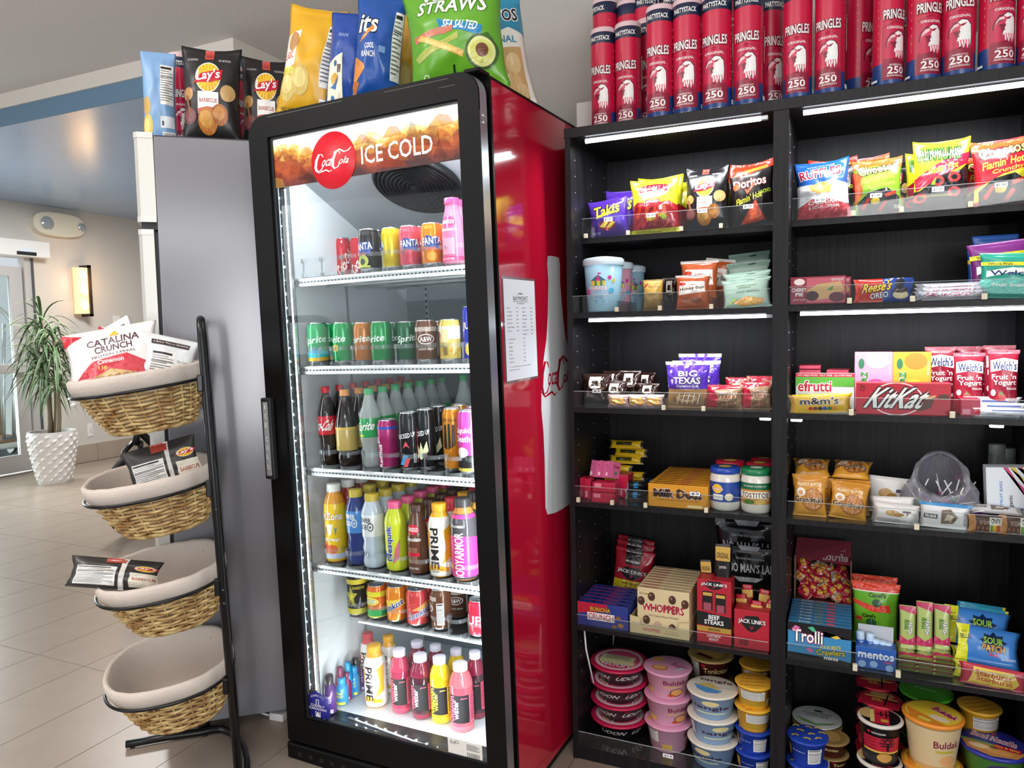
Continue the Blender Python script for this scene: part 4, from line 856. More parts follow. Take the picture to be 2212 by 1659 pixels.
# -- big chip bags
def lay(c, y=.66, lab=None, labc=WH, x=.5, r=.2):
    o = [E_(x, y, r*1.06, r*.78, WH, 28), E_(x, y, r, r*.73, 'f2c230', 28)]
    o += [P_('d8a01c', (x+.3*r*math.cos(a), y+.22*r*math.sin(a)), (x+.97*r*math.cos(a-.05), y+.71*r*math.sin(a-.05)), (x+.97*r*math.cos(a+.05), y+.71*r*math.sin(a+.05))) for a in [k*PI/9 for k in range(18)]]
    o += [P_(RD, (x-r*1.25, y-.35*r), (x-r*.6, y+.2*r), (x+r*1.2, y+.42*r), (x+r*1.12, y-.1*r), (x+.2*r, y-.28*r), (x-r*.9, y-.3*r)), T_("Lay's", x-r*.95, y-.26*r, x+r*1.0, y+.38*r, WH, rot=.12, sh=.25, b=.03)]
    if lab: o += [R_(x-r*.85, y-r*1.85, x+r*.9, y-r*.75, WH), T_(lab, x-r*.72, y-r*1.3, x+r*.78, y-r*1.08, 'a03a2c', b=.02), P_('c2503f', (x-r*.85, y-r*1.85), (x+r*.9, y-r*1.85), (x+r*.9, y-r*1.6), (x, y-r*1.5), (x-r*.85, y-r*1.6)), T_('REAL POTATOES', x-r*.7, y-r*1.8, x+r*.72, y-r*1.66, '4a1b12', b=0)]
    return o
bq = [R_(.4, .88, .55, 1, 'b8443c'), T_('1938', .43, .9, .52, .925, '3a1512', b=0), T_('NO COLORS FROM', .1, .86, .28, .885, 'd8d4d0', b=0), T_('NO ARTIFICIAL', .64, .86, .84, .885, 'd8d4d0', b=0), E_(.82, .52, .13, .09, 'c7a36a'), E_(.1, .5, .1, .07, 'b98b50')]+lay(RD, .68, 'BARBECUE', x=.47, r=.21)+chip(.46, .22, .17, 'b8722c', 'd29a48')+chip(.68, .29, .14, 'a8621f', 'c98a3c')+[E_(.14, .27, .13, .09, '5e2d2c'), E_(.14, .275, .1, .065, '7d4444'), P_('8a5a3c', (.14, .28), (.18, .27), (.1, .48), (.05, .49))]
BAG('bbq', 'chip_bag', 'chip bag', .27, .37, .11, '1d1b1c', bq, 3, rough=.3, sagt=.01, ear=.03)
BAG('bbq_s', 'chip_bag', 'chip bag', .16, .21, .07, '19181a', bq, 6, rough=.26, ear=.05, sagt=.03)
yl = [P_('f3e9d8', (.0, .36), (.3, .46), (.32, .78), (0, .7)), T_('CLASSIC', .02, .5, .26, .56, RD, rot=.15, b=.02), R_(.02, .37, .3, .43, 'e7de4b'), T_('REAL POTATOES', .03, .385, .29, .41, '5a4a18', rot=.12, b=0), E_(.22, .66, .1, .09, 'b98b58')]+chip(.2, .26, .16, 'cdb45a', 'e2d183')+chip(.44, .33, .17, 'c9ad57', 'dcc878')+[T_('NET WT 8 OZ', .1, .06, .5, .09, '6b5a1a', b=0)]+nutri(.78, .3, .97, .85)+[R_(.8, .05, .95, .2, WH)]+bars(.81, .06, .94, .18, 14)
BAG('lays_y', 'chip_bag', 'chip bag', .26, .36, .12, 'd9a520', yl, 5, rough=.3, ear=.03)
BAG('lays_lb', 'chip_bag', 'chip bag', .2, .35, .13, '7fa6cf', [E_(.16, .2, .16, .12, 'e0bf62'), E_(.14, .4, .12, .1, 'c9a45a'), E_(.12, .2, .1, .07, 'efd684')]+nutri(.58, .42, .95, .85)+[R_(.6, .02, .95, .14, WH)]+bars(.62, .03, .93, .13, 16)+[R_(.56, .18, .95, .3, 'dfe3e8'), R_(.6, .2, .66, .25, '2a2d4a')], 8, rough=.35)
BAG('dor_b', 'chip_bag', 'chip bag', .24, .38, .12, '1d4f9c', [T_('its', .12, .62, .52, .8, WH, sh=.2, b=.03, ol='101a30'), P_('d98a3c', (.14, .52), (.46, .66), (.42, .7), (.2, .58)), T_('COOL', .28, .47, .5, .52, WH, b=.02), T_('RANCH', .22, .4, .52, .45, WH, b=.02), P_('d98c40', (.02, .12), (.3, .3), (.28, .34), (.02, .42)), P_('b86c2c', (.08, .0), (.2, .18), (.04, .2)), R_(.6, .44, .72, .5, '7da0d8')]+nutri(.84, .22, .99, .85), 10, rough=.25, ear=.02)
BAG('tost_b', 'chip_bag', 'chip bag', .22, .36, .11, '24489a', [P_('efe6cc', (.08, .03), (.5, .03), (.52, .3), (.46, .56), (.1, .46)), E_(.3, .3, .12, .06, 'd9a63c'), P_('2f6ea8', (.18, .22), (.34, .2), (.4, .34), (.28, .26)), E_(.3, .45, .05, .03, '2f6ea8'), E_(.24, .12, .05, .03, '2f6ea8'), R_(.36, .36, .46, .44, '5a5040'), T_('MIAMI', .3, .72, .54, .76, 'a9bde6', b=0)], 12, rough=.3)
vg = [T_('VEGGIE', .2, .83, .86, .955, 'eef3ea', arc=.0, b=.03, ol='4f8a1a'), T_('STRAWS', .18, .68, .9, .82, 'eef3ea', b=.03, rot=-.1, ol='4f8a1a'), P_('2a86b8', (.4, .63), (.86, .52), (.84, .44), (.78, .45), (.42, .55)), T_('SEA SALTED', .45, .51, .82, .59, WH, rot=-.26, b=.02), P_('c97a62', (.1, .53), (.56, .56), (.56, .5), (.12, .47)), P_('a9b456', (.1, .35), (.62, .48), (.62, .42), (.14, .29)), P_('e3b356', (.14, .5), (.2, .53), (.66, .31), (.64, .26)), P_('f0c878', (.16, .49), (.2, .51), (.64, .3), (.62, .28)), E_(.82, .3, .15, .15, '3f5a2a', 26), E_(.82, .3, .125, .128, 'd9dc8c', 26), E_(.82, .3, .1, .1, 'c9cc6a'), E_(.83, .31, .058, .062, '6a3a1e'), P_('3c6a1a', (.82, .44), (.94, .4), (.9, .46)), T_('NET WT 23.5 OZ', .16, .1, .56, .13, 'd8ecc0', b=0), T_('THOUGHTFULLY', .6, .14, .76, .16, '1c3a0c', b=0), T_('GROWN', .6, .11, .7, .13, '1c3a0c', b=0), P_('1c2a12', (.5, .12), (.52, .12), (.54, .22), (.52, .22)), E_(.22, .16, .035, .022, 'e6f2da'), E_(.22, .16, .026, .015, '6fae2e')]
BAG('veg', 'chip_bag', 'chip bag', .34, .47, .15, '63a52a', vg, 14, rough=.25, nu=26, nv=34)
BAG('tost_w', 'chip_bag', 'chip bag', .26, .4, .13, 'ece8dc', [P_('2f87a8', (0, .62), (.25, .68), (.5, .62), (.75, .68), (1, .62), (1, 1), (0, 1)), T_('TOSTITOS', .08, .74, .92, .86, '15181c', b=.03, ol=WH), T_('ORIGINAL', .18, .54, .85, .6, '2f87a8', b=.02), E_(.3, .3, .1, .12, 'd9b24a'), P_('2f87a8', (.4, .2), (.5, .4), (.44, .38), (.38, .28)), E_(.25, .44, .05, .03, '2f87a8'), E_(.5, .1, .12, .08, 'b2503a'), R_(.6, .06, .9, .5, 'c9a06a'), E_(.74, .36, .12, .09, 'e0bf86'), E_(.7, .2, .12, .09, 'd8b276'), E_(.8, .12, .1, .07, 'e0bf86')], 16, rough=.3)
# -- small chip bags on the shelves
S_ = dict(rough=.24, ear=.04, sagt=.015)
BAG('takis', 'chip_bag', 'chip bag', .15, .18, .06, '4b2a9a', [T_('Takis', .16, .58, .84, .86, 'e8e23c', rot=.14, sh=.2, b=.03, ol='1c1038'), P_('e0d43a', (.2, .52), (.75, .62), (.6, .68), (.3, .6)), E_(.5, .32, .22, .14, '8e1f3a'), P_('d9c24a', (.3, .3), (.44, .42), (.56, .4), (.42, .26)), P_('cdb23e', (.46, .26), (.62, .4), (.72, .36), (.58, .24)), T_('TACO 280', .08, .12, .3, .18, 'c9bfe8', b=0)], 20, **S_)
BAG('chester', 'chip_bag', 'chip bag', .17, .22, .07, 'ddd62a', [P_('8e1a22', (.0, .1), (1, .1), (1, .5), (.85, .58), (.5, .55), (.15, .6), (0, .5)), E_(.5, .78, .33, .13, WH, 26), T_("CHESTER'S", .2, .76, .8, .88, RD, arc=.03, b=.03, ol='5a0d14'), R_(.34, .54, .66, .62, RD), T_('FRIES', .38, .56, .62, .605, WH, b=.03), P_('b83a24', (.1, .3), (.2, .55), (.26, .54), (.18, .28)), P_('c2452a', (.3, .3), (.36, .5), (.42, .5), (.38, .28)), P_('b03020', (.5, .32), (.52, .52), (.6, .52), (.56, .3)), P_('c2452a', (.7, .3), (.72, .52), (.78, .5), (.8, .3)), T_("Flamin' Hot", .36, .26, .76, .36, 'e8d93a', rot=.2, sh=.3, b=.02), star(.74, .3, .08, 'a6c22e', 1, 8), R_(0, .0, 1, .1, 'd8d02a'), T_('CORN SNACKS', .08, .06, .3, .08, '4a4a14', b=0)], 22, **S_)
BAG('dor_r', 'chip_bag', 'chip bag', .17, .23, .07, '1a1416', [P_('c2321e', (0, .82), (.3, .78), (1, .92), (1, 1), (0, 1)), P_('e0862a', (.1, .8), (.9, .9), (.86, .94), (.2, .86)), T_('Doritos', .1, .62, .86, .76, WH, rot=.1, b=.03, ol='7a1a14'), P_('d9482a', (.36, .6), (.42, .5), (.62, .66), (.58, .68), (.43, .57)), T_("Flamin' Hot", .14, .4, .76, .5, 'dfe23c', rot=.22, sh=.3, b=.02), T_('NACHO', .68, .5, .96, .56, 'b8cc3a', rot=.22, b=.02), P_('b8391f', (.22, .06), (.8, .1), (.6, .42)), P_('d2562c', (.32, .1), (.68, .13), (.56, .34)), E_(.16, .64, .08, .05, 'c2522a')], 24, **S_)
BAG('ruffles', 'chip_bag', 'chip bag', .16, .22, .07, '2058a8', [P_('e3e4e6', (0, .24), (1, .24), (1, .58), (.7, .66), (.4, .6), (0, .62)), P_('c2404a', (0, 0), (1, 0), (1, .22), (.6, .34), (.3, .36), (0, .24)), T_('RUFFLES', .08, .72, .86, .88, 'a81d3a', rot=.07, b=.03, ol=WH), T_('RUFFLES HAVE RIDGES', .24, .91, .74, .935, WH, rot=.06, b=0), P_('c98a3c', (.24, .58), (.5, .64), (.7, .6), (.66, .44), (.3, .48)), P_('e0ab58', (.36, .5), (.68, .58), (.66, .44), (.4, .44)), T_('CHEDDAR', .22, .26, .78, .33, WH, b=.02), T_('& SOUR CREAM', .22, .19, .8, .24, WH, b=.01)], 26, **S_)
def cheet(a, b, t2): return [P_(a, (0, .86), (.5, .9), (1, .84), (1, 1), (0, 1)), T_('Cheetos', .1, .76, .9, .93, 'f0dc6a', rot=.12, b=.04, ol=BK_), T_("Flamin' Hot", .14, .6, .88, .72, 'f0e34a', rot=.14, sh=.3, b=.02), T_(t2, .3, .5, .86, .58, 'e8b84a', rot=.14, sh=.2, b=.02), P_(BK_, (.1, .02), (.9, .02), (.96, .3), (.7, .48), (.3, .42), (.06, .26)), P_('c23a24', (.66, .3), (.9, .36), (.9, .42), (.64, .36)), P_('b83220', (.2, .12), (.34, .3), (.28, .34), (.14, .16)), P_('c23a24', (.54, .06), (.7, .22), (.64, .26), (.5, .12)), E_(.44, .26, .1, .06, 'e0c23a'), T_('320', .82, .1, .95, .16, WH, b=.01)]
BAG('cheeto_l', 'chip_bag', 'chip bag', .16, .22, .07, '7fae2e', [P_('c25a2a', (0, .82), (.2, .8), (.16, .4), (0, .2))]+cheet('c2602a', '7fae2e', 'Limon'), 28, **S_)
BAG('cheeto_c', 'chip_bag', 'chip bag', .18, .24, .07, 'c2202e', [P_('d9ce2e', (.0, .3), (.5, .48), (1, .56), (1, .3), (.5, .2), (0, .1))]+cheet('d95a2a', 'c2202e', 'Crunchy'), 30, **S_)
BAG('funyun', 'chip_bag', 'chip bag', .18, .25, .07, 'e2e02c', [P_('c31e3a', (.04, .3), (1, .66), (1, .82), (.5, .7), (0, .48)), P_('17151a', (0, 0), (1, 0), (1, .66), (.86, .56), (.5, .5), (.1, .3), (0, .3)), T_('FUNYUNS', .08, .72, .84, .9, '4a9a30', b=.03, ol='1a3a12'), T_("Flamin' Hot", .26, .56, .82, .66, 'e8e23c', rot=.2, sh=.3, b=.02)]+[q for cx, cy in ((.44, .42), (.74, .46), (.12, .2), (.74, .26)) for q in (E_(cx, cy, .12, .07, 'c23a3a'), E_(cx, cy, .06, .035, '17151a'))]+[T_('Onion Flavored Rings', .12, .2, .68, .235, 'e8d93a', b=0), P_('7fae2e', (.3, .38), (.4, .48), (.38, .36))], 32, **S_)
# -- cotton candy, buns, packets
tent = [P_('e8c83a', (.4, .5), (.6, .5), (.6, .6), (.4, .6)), P_('2f6f8a', (.38, .6), (.62, .6), (.5, .72)), P_('d83a8a', (.46, .6), (.54, .6), (.5, .72)), R_(.45, .5, .48, .6, '2f8a6a'), R_(.53, .5, .56, .6, '2f8a6a'), P_('d83a8a', (.5, .72), (.5, .77), (.56, .75)), T_('PARADE', .37, .42, .63, .485, WH, b=.03, ol='d83a8a'), T_('COTTON', .36, .33, .66, .41, '2f8ac2', b=.04, ol=WH), T_('CANDY', .38, .23, .64, .315, '2f8ac2', b=.04, ol=WH), E_(.32, .38, .05, .06, 'd86aa8', 14), E_(.69, .4, .045, .055, '5ab4d8', 14), P_('5ab4d8', (.44, .22), (.48, .22), (.47, .12)), P_('5ab4d8', (.56, .22), (.6, .22), (.58, .14)), E_(.66, .66, .03, .045, 'd83a9a', 12), E_(.72, .6, .025, .04, 'e0d43a', 12)]
for nm, c in (('tub_b', '9fc9dc'), ('tub_p', 'e3a6bd')):
    LATHE(nm, 'cotton_candy_tub', 'tub', [(0, 0), (.048, 0), (.05, .003), (.06, .13), (0, .13)], c, tent, .004, .128, parts=[('lid', [(.063, .118), (.064, .122), (.064, .133), (.058, .137), (.03, .141), (0, .142)], 'cfe2ee', .3)], rough=.25)
BAG('honey', 'pastry_pack', 'pastry', .13, .15, .05, 'b8572a', [P_('ece4da', (.08, .42), (.92, .5), (.88, .8), (.12, .82)), T_('Honey Bun', .12, .54, .88, .66, '3a2418', rot=.1, b=.03), T_('JUMBO', .4, .68, .66, .73, 'b8342a', b=.02), E_(.2, .74, .12, .05, 'b8342a'), E_(.36, .26, .16, .1, '9a5a34'), E_(.64, .26, .16, .1, '8a4e2c'), R_(0, .94, 1, 1, 'c9c4c0')], 34, rough=.2, wav=.08)
BAG('fig', 'pastry_pack', 'pastry', .1, .1, .06, '9a7a3c', [R_(.06, .55, .94, .95, 'c9a24a'), T_('Banana Bread', .3, .74, .9, .8, '5a3a14', b=0), P_('b8342a', (.08, .7), (.3, .84), (.3, .9), (.08, .78))], 36, rough=.4)
BAG('mango', 'dried_fruit_pack', 'snack pack', .2, .2, .035, 'a9c4b4', [R_(0, .86, 1, 1, '8fae9e'), E_(.6, .93, .1, .015, '30403a'), T_('HARVEST', .3, .72, .74, .76, '4a6a3a', b=.01), T_('GREEN', .32, .64, .6, .69, '4a6a3a', b=.01), T_('DRIED MANGO', .28, .5, .8, .55, '5a6a5c', b=.01), P_('d99a4a', (.2, .18), (.5, .36), (.9, .24), (.8, .08), (.4, .06)), P_('e6b45c', (.3, .16), (.6, .3), (.84, .2), (.6, .1)), P_('9fc24a', (.1, .1), (.3, .3), (.2, .34))], 38, rough=.4, full=.4, wav=.06)
BAG('donut', 'doughnut_pack', 'pastry', .12, .085, .07, '2e1a16', [R_(.3, .55, .7, .9, 'e6e0d2'), R_(.4, .62, .6, .78, '2e1a16')]+[E_(.25+.5*k, .4, .02, .2, '6a5048', 8) for k in (0, 1)], 40, rough=.15, wav=.12)
BAG('danish', 'pastry_pack', 'pastry', .13, .06, .08, 'd8b3b0', [E_(.3, .5, .2, .3, 'd9a24a'), E_(.68, .5, .2, .3, 'd0963c'), E_(.3, .52, .1, .14, 'e8c47a'), E_(.68, .52, .1, .14, 'e6c070')], 42, rough=.15, wav=.12)
BAG('texas', 'cinnamon_roll_pack', 'pastry', .15, .17, .06, 'b08a5e', [R_(0, .42, 1, .93, '4a2a9a'), R_(0, .93, 1, 1, 'c9c6cc')]+[P_('6a48c0', (.5, .42), (.5+.6*math.sin(a), .42+.6*math.cos(a)), (.5+.6*math.sin(a+.12), .42+.6*math.cos(a+.12))) for a in (-1, -.6, -.2, .2, .6)]+[T_('BIG', .3, .69, .76, .8, WH, b=.04, ol='2a1660'), T_('TEXAS', .18, .53, .84, .67, WH, b=.04, ol='2a1660'), T_('Cinnamon Roll', .26, .46, .78, .51, WH, b=.01), E_(.5, .2, .34, .12, '9a6f42'), E_(.5, .22, .26, .08, 'c9a878'), E_(.5, .23, .16, .045, '9a6f42')]+[P_(WH, (.25+.12*k, .1), (.27+.12*k, .1), (.35+.12*k, .32), (.33+.12*k, .32)) for k in range(5)], 44, rough=.15, wav=.07)
BAG('pie', 'pastry_pack', 'pastry', .13, .11, .06, 'a88464', [P_('b01e34', (0, .05), (.3, .05), (.36, .5), (.2, .95), (0, .95)), P_('b01e34', (.2, .8), (.9, .86), (.9, 1), (.1, 1)), T_('Strudel', .4, .62, .86, .74, 'ecd9c0', b=.02, ol='6a1420'), R_(.42, .46, .86, .6, 'd9c2a4')]+[R_(.45+k*.1, .48, .52+k*.1, .58, 'b05a3a') for k in range(4)]+[E_(.6, .2, .26, .14, '8a5c3c')], 46, rough=.15, wav=.1)
# -- boxes, jars, bars
BOX('gum', 'gum_pack', 'gum', .03, .05, .075, 'd86a98', [R_(.1, .1, .4, .3, WH)], [R_(.2, .2, .8, .8, 'e897b8')], [T_('Trident', .1, .6, .9, .8, 'a01a4a', b=.02), E_(.5, .32, .16, .1, '3a8a5a')], rough=.25)
BOX('gum_r', 'gum_pack', 'gum', .03, .05, .075, 'c21e44', [R_(.1, .1, .5, .4, 'e88aa0')], rough=.25)
BAG('wafer_y', 'wafer_bar', 'candy bar', .14, .03, .04, 'd8b21e', [R_(.22, .3, .7, .7, '3a3a14'), R_(0, 0, .06, 1, '3a3320'), R_(.94, 0, 1, 1, '3a3320')], 48, nu=12, nv=6, seal=.02, rough=.2)
BAG('wafer_d', 'wafer_bar', 'candy bar', .14, .03, .05, '1e2228', [R_(.3, .2, .5, .8, '2f86b8'), R_(0, 0, .08, 1, 'a9adb2')], 50, nu=12, nv=6, seal=.02, rough=.12, wav=.12)
BOX('duds', 'candy_box', 'candy box', .135, .022, .062, 'd9941e', [T_('Milk Duds', .1, .42, .9, .8, '4a2417', b=.04, ol='ecd9c0'), T_('Candy made with Chocolate & Caramel', .16, .28, .84, .36, '5a2c14', b=0), R_(.66, .06, .92, .16, 'ecd9a0')], [T_('MILK DUDS', .08, .3, .42, .7, '5a2c14', b=.01), T_('NUTRITION', .5, .25, .68, .75, 'd83a6a', b=.02)], rough=.4)
def jar(k, lid, lab, lo):
    LATHE(k, 'dip_jar', 'jar', [(0, 0), (.036, 0), (.042, .006), (.043, .02), (.043, .085), (.041, .098), (.037, .104), (.037, .112), (0, .112)], 'dcd8cc', lo, .02, .085, parts=[('lid', [(.04, .103), (.0415, .105), (.0415, .118), (.039, .12), (.02, .12), (0, .12)], lid, .3), ('lid_print', [(.018, .1203), (0, .1204)], lab, .4)], rough=.12, coat=.5)
jar('jar_b', '2448a8', 'd8b84a', [R_(.1, .1, .9, .95, '24489a'), E_(.4, .66, .09, .2, 'f0c230'), T_("Lay's", .3, .56, .5, .74, WH, b=.03, ol=RD), R_(.32, .18, .5, .42, WH), T_('SMOOTH RANCH', .34, .26, .48, .34, '24489a', b=0), E_(.6, .32, .07, .16, 'efe3c0')])
jar('jar_g', '1e7a4a', 'cfe0d0', [R_(.1, .7, .9, .98, '1e6a44'), R_(.1, .1, .9, .7, 'c98a3a'), R_(.1, .36, .9, .62, 'efe8d8'), T_('TOSTITOS', .26, .38, .74, .58, BK_, b=.03), E_(.4, .2, .1, .1, '4a7a2a'), E_(.6, .2, .1, .1, 'e0b45a'), T_('JALAPENO POPPER DIP', .3, .8, .7, .88, WH, b=0)])
jar('jar_r', 'b8203a', 'd8b84a', [R_(.1, .1, .9, .95, 'b8203a')])
BOX('crunch', 'candy_box', 'candy box', .11, .022, .06, '28388a', [P_('b8203a', (0, .5), (.6, .7), (.6, 1), (0, 1)), T_('BUNCHA', .26, .66, .66, .84, 'e0b43a', b=.03, ol='5a2a10'), R_(.2, .28, .74, .6, WH), T_('CRUNCH', .22, .32, .72, .56, 'b8203a', b=.04), E_(.82, .5, .05, .08, '8a5a2c', 10), E_(.86, .2, .06, .1, 'a8743a', 10), E_(.74, .12, .05, .08, '8a5a2c', 10)], [T_('CRUNCH', .5, .3, .75, .7, 'd8506a', b=.02), E_(.3, .5, .03, .2, '14183a', 8), E_(.84, .5, .03, .2, '14183a', 8)], rough=.4)
BOX('whop', 'candy_box', 'candy box', .13, .019, .085, 'd9c79a', [T_('WHOPPERS', .1, .48, .9, .66, 'b8203a', b=.05, ol='efe6cc'), T_('The Original Malted Milk Balls', .22, .36, .8, .41, '4a2a1a', b=0), T_('Be an Original', .05, .84, .22, .9, '6a4a2a', b=0)]+[q for x, y in ((.28, .82), (.08, .7), (.68, .8), (.92, .74), (.18, .28), (.92, .22), (.68, .16)) for q in (E_(x, y, .07, .1, '4a2a20', 14), E_(x-.02, y+.03, .025, .03, '8a6a58', 8))]+[E_(.4, .16, .08, .12, 'c2a286', 14)], [T_('WHOPPERS', .05, .3, .4, .7, 'b83a4a', b=.02), R_(.5, .4, .92, .55, 'b0a07a')], rough=.45)
JL = lambda y, s=.12: [P_(BK_, (.2, y), (.32, y+s*.9), (.68, y+s), (.8, y), (.62, y-s*.8), (.5, y-s), (.38, y-s*.8)), T_("JACK LINK'S", .12, y-.02, .88, y+s*.55, WH, b=.03, ol=BK_), P_(RD, (.44, y-s*.2), (.5, y-s*.7), (.56, y-s*.2), (.52, y-s*.36), (.48, y-s*.36))]
BAG('jerky', 'jerky_bag', 'jerky bag', .12, .17, .03, '9a1a2c', [R_(.3, .72, .7, 1, BK_), T_('100 CALORIES', .32, .76, .68, .8, WH, b=.01), T_('100 CALORIES', .3, .93, .68, .96, WH, b=.01), P_('c2b020', (.05, .22), (.95, .28), (.95, .44), (.05, .42)), T_('BEEF JERKY', .28, .34, .72, .39, BK_, b=.02), T_('TERIYAKI', .36, .28, .64, .32, '7a5a10', b=.01)]+JL(.56)+[R_(0, 0, 1, .22, '4a3a34')], 52, rough=.15, full=.4)
BAG('nomans', 'jerky_bag', 'jerky bag', .2, .24, .04, '17181a', [R_(0, .92, .16, 1, '6a7074'), P_('a9b2b6', (.3, 1), (.7, 1), (.66, .94), (.36, .94)), T_("NO MAN'S LAND", .1, .66, 1.1, .78, 'c9cdd0', b=.02), T_('Slow-Dried Old-Fashioned Jerky', .26, .82, .8, .86, 'c2c6c8', b=0), P_('a9b2b6', (.2, .6), (.8, .6), (.66, .54), (.32, .54)), T_('Slow-Dried Old-Fashioned Jerky', .2, .42, .84, .46, 'c2c6c8', b=0)], 54, rough=.12, full=.4, wav=.07)
BOX('steakbox', 'jerky_box', 'display box', .095, .08, .105, 'b01e30', [P_(BK_, (0, .28), (1, .24), (1, .44), (0, .5)), T_('BEEF', .34, .38, .66, .45, WH, b=.03), T_('STEAKS', .22, .3, .78, .37, WH, b=.03), R_(0, .18, 1, .26, 'b08a3a'), T_('ORIGINAL', .32, .2, .7, .24, BK_, b=.02), T_('LUNCHBOX', .3, .1, .7, .14, WH, b=.01), T_('READY', .36, .045, .64, .085, WH, b=.01), R_(.16, .52, .46, .82, BK_), R_(.54, .5, .84, .8, BK_), R_(.18, .75, .44, .8, 'c9a24a'), R_(.56, .73, .82, .78, 'c9a24a'), R_(.2, .52, .42, .64, '9a4a5a'), R_(.58, .5, .8, .62, '9a4a5a')]+JL(.92, .07), rough=.4)
BOX('stickbox', 'jerky_box', 'display box', .1, .08, .07, 'b01e30', JL(.66, .22)+bars(.16, .08, .4, .24, 12), rough=.4)
BAG('stick', 'jerky_stick', 'jerky stick', .03, .09, .012, 'b01e30', [R_(0, .76, 1, .9, 'c9a24a'), T_("JACK LINK'S", .05, .56, .95, .64, WH, b=.02), R_(.2, .1, .5, .5, '4a1c14'), R_(.55, .1, .8, .5, 'c9892a')], 56, nu=6, nv=8, rough=.2)
BAG('steak', 'jerky_packet', 'jerky packet', .05, .09, .015, '19191b', [R_(.1, .8, .9, .97, 'c9a24a'), T_('ORIGINAL', .16, .83, .84, .9, BK_, b=.02), P_(RD, (.3, .56), (.5, .42), (.7, .56), (.56, .5), (.44, .5)), T_('7g PROTEIN', .3, .7, .7, .74, WH, b=0), T_("JACK LINK'S", .12, .3, .88, .37, WH, b=.01), T_('100% BEEF', .22, .2, .78, .25, WH, b=.01)], 58, nu=6, nv=8, rough=.3)
# -- noodle cups and bowls
def bowl(k, col, lidc, ops, lid_ops, r=.075, h=.072, rb=.052, name='noodle_bowl', rim=None, z0=.008, z1=None, bands=()):
    z1 = z1 or h-.008
    LATHE(k, name, 'noodle cup', [(0, 0), (rb, 0), (rb+.002, .004), (r-.004, h-.006), (r, h-.004), (r, h), (0, h+.0005)], col, ops, z0, z1, bands=bands, rough=.3)
    m = MB().lathe([(r+.001, h-.005), (r+.0022, h-.002), (r+.0018, h+.001), (r-.003, h+.002), (0, h+.002)], rim if not isinstance(rim or lidc, str) else mat(rim or lidc, .3), 32)
    KIND[k]['parts'].append(('lid', m.me('lid')))
    if lid_ops:
        sk = flat_skin((-r*.97, -r*.97, h+.0022), (2*r*.97, 0, 0), (0, 2*r*.97, 0)); KIND[k]['parts'].append(('lid_print', print_mesh('lid_print', [(sk, lid_ops)], .35, .0002, .00006)))
    KIND[k]['size'] = (2*r, 2*r, h+.002)
bowl('udon', '17161a', 'c2224e', [T_('UDON', .18+.36*k, .34, .46+.36*k, .68, 'd9d6d2', sh=.1, b=.02) for k in range(2)]+[E_(.22+.36*k, .84, .02, .06, RD, 8) for k in range(2)], [E_(.5, .5, .44, .44, 'ecd0d4', 32), E_(.5, .5, .38, .38, 'd8527a', 32), R_(.16, .44, .78, .66, 'dfe0b4'), P_('e3d9a0', (.2, .3), (.8, .3), (.84, .44), (.14, .44)), T_('UDON', .24, .2, .76, .32, WH, rot=PI, b=.05, ol=RD)]+lines(.24, .46, .7, .64, 6, '8a8a5a', .4), .078, .062, .05)
fire = [T_('Buldak', .5, .62, .8, .82, '7a1f3e', b=.03), R_(.5, .5, .74, .55, 'd8aa5a'), E_(.68, .26, .1, .18, '4a2a2c'), E_(.68, .27, .085, .15, 'd99a5a'), E_(.6, .14, .05, .06, 'c24a2a'), R_(.2, .1, .34, .34, 'd8ae5a')]
bowl('buldak_p', 'dba3ba', 'e3a2c0', fire+nutri(.02, .4, .16, .9), [T_('Buldak', .56, .46, .95, .64, 'c23a7a', rot=-.5, b=.03), E_(.36, .34, .18, .13, 'd8784a'), E_(.36, .36, .14, .1, 'e3b46a'), R_(.14, .66, .34, .82, 'e0b03a'), P_('c9d8ea', (.7, .3), (.92, .44), (.8, .5))], .062, .1, .045, 'noodle_cup')
bowl('buldak_o', 'c9a26a', 'e08a2e', [R_(.0, .0, .3, 1, 'd9822a'), R_(.3, .05, .98, .98, 'cdb68c'), T_('Buldak', .62, .52, .9, .7, '7a1f3e', b=.03), R_(.64, .4, .84, .46, 'b8a83a'), E_(.78, .2, .09, .14, 'd9a06a'), R_(.04, .1, .22, .5, '5a2a5a')], [E_(.5, .5, .47, .47, 'e8c83a', 32), P_('e08a2e', (.04, .4), (.9, .2), (.7, .06), (.3, .05)), T_('Buldak', .42, .56, .92, .72, 'c22a5a', rot=-.25, b=.03, ol=WH), E_(.68, .36, .18, .1, 'ecd6b8'), R_(.4, .1, .62, .2, 'e3d24a')], .07, .1, .05, 'noodle_cup')
bowl('tangle', '7f9cc2', 'e3dccb', [T_('tangle', .26, .38, .74, .62, '3c2438', b=.04), E_(.5, .76, .1, .14, 'd8c890'), R_(.3, .22, .7, .3, 'b9c8a0'), T_('creamy mushroom pasta', .32, .23, .68, .285, 'eef0e0', b=0)]+nutri(.04, .3, .16, .9), [T_('tangle', .2, .68, .9, .84, '4a2a44', rot=-.12, b=.04), P_('5a9ad8', (.12, .54), (.72, .34), (.62, .22), (.4, .2), (.2, .34)), P_('d8c068', (.16, .54), (.44, .66), (.7, .4), (.5, .42)), T_('creamy mushroom', .62, .46, .94, .52, '7fa0c8', rot=-.12, b=0)], .07, .09, .05, 'noodle_cup')
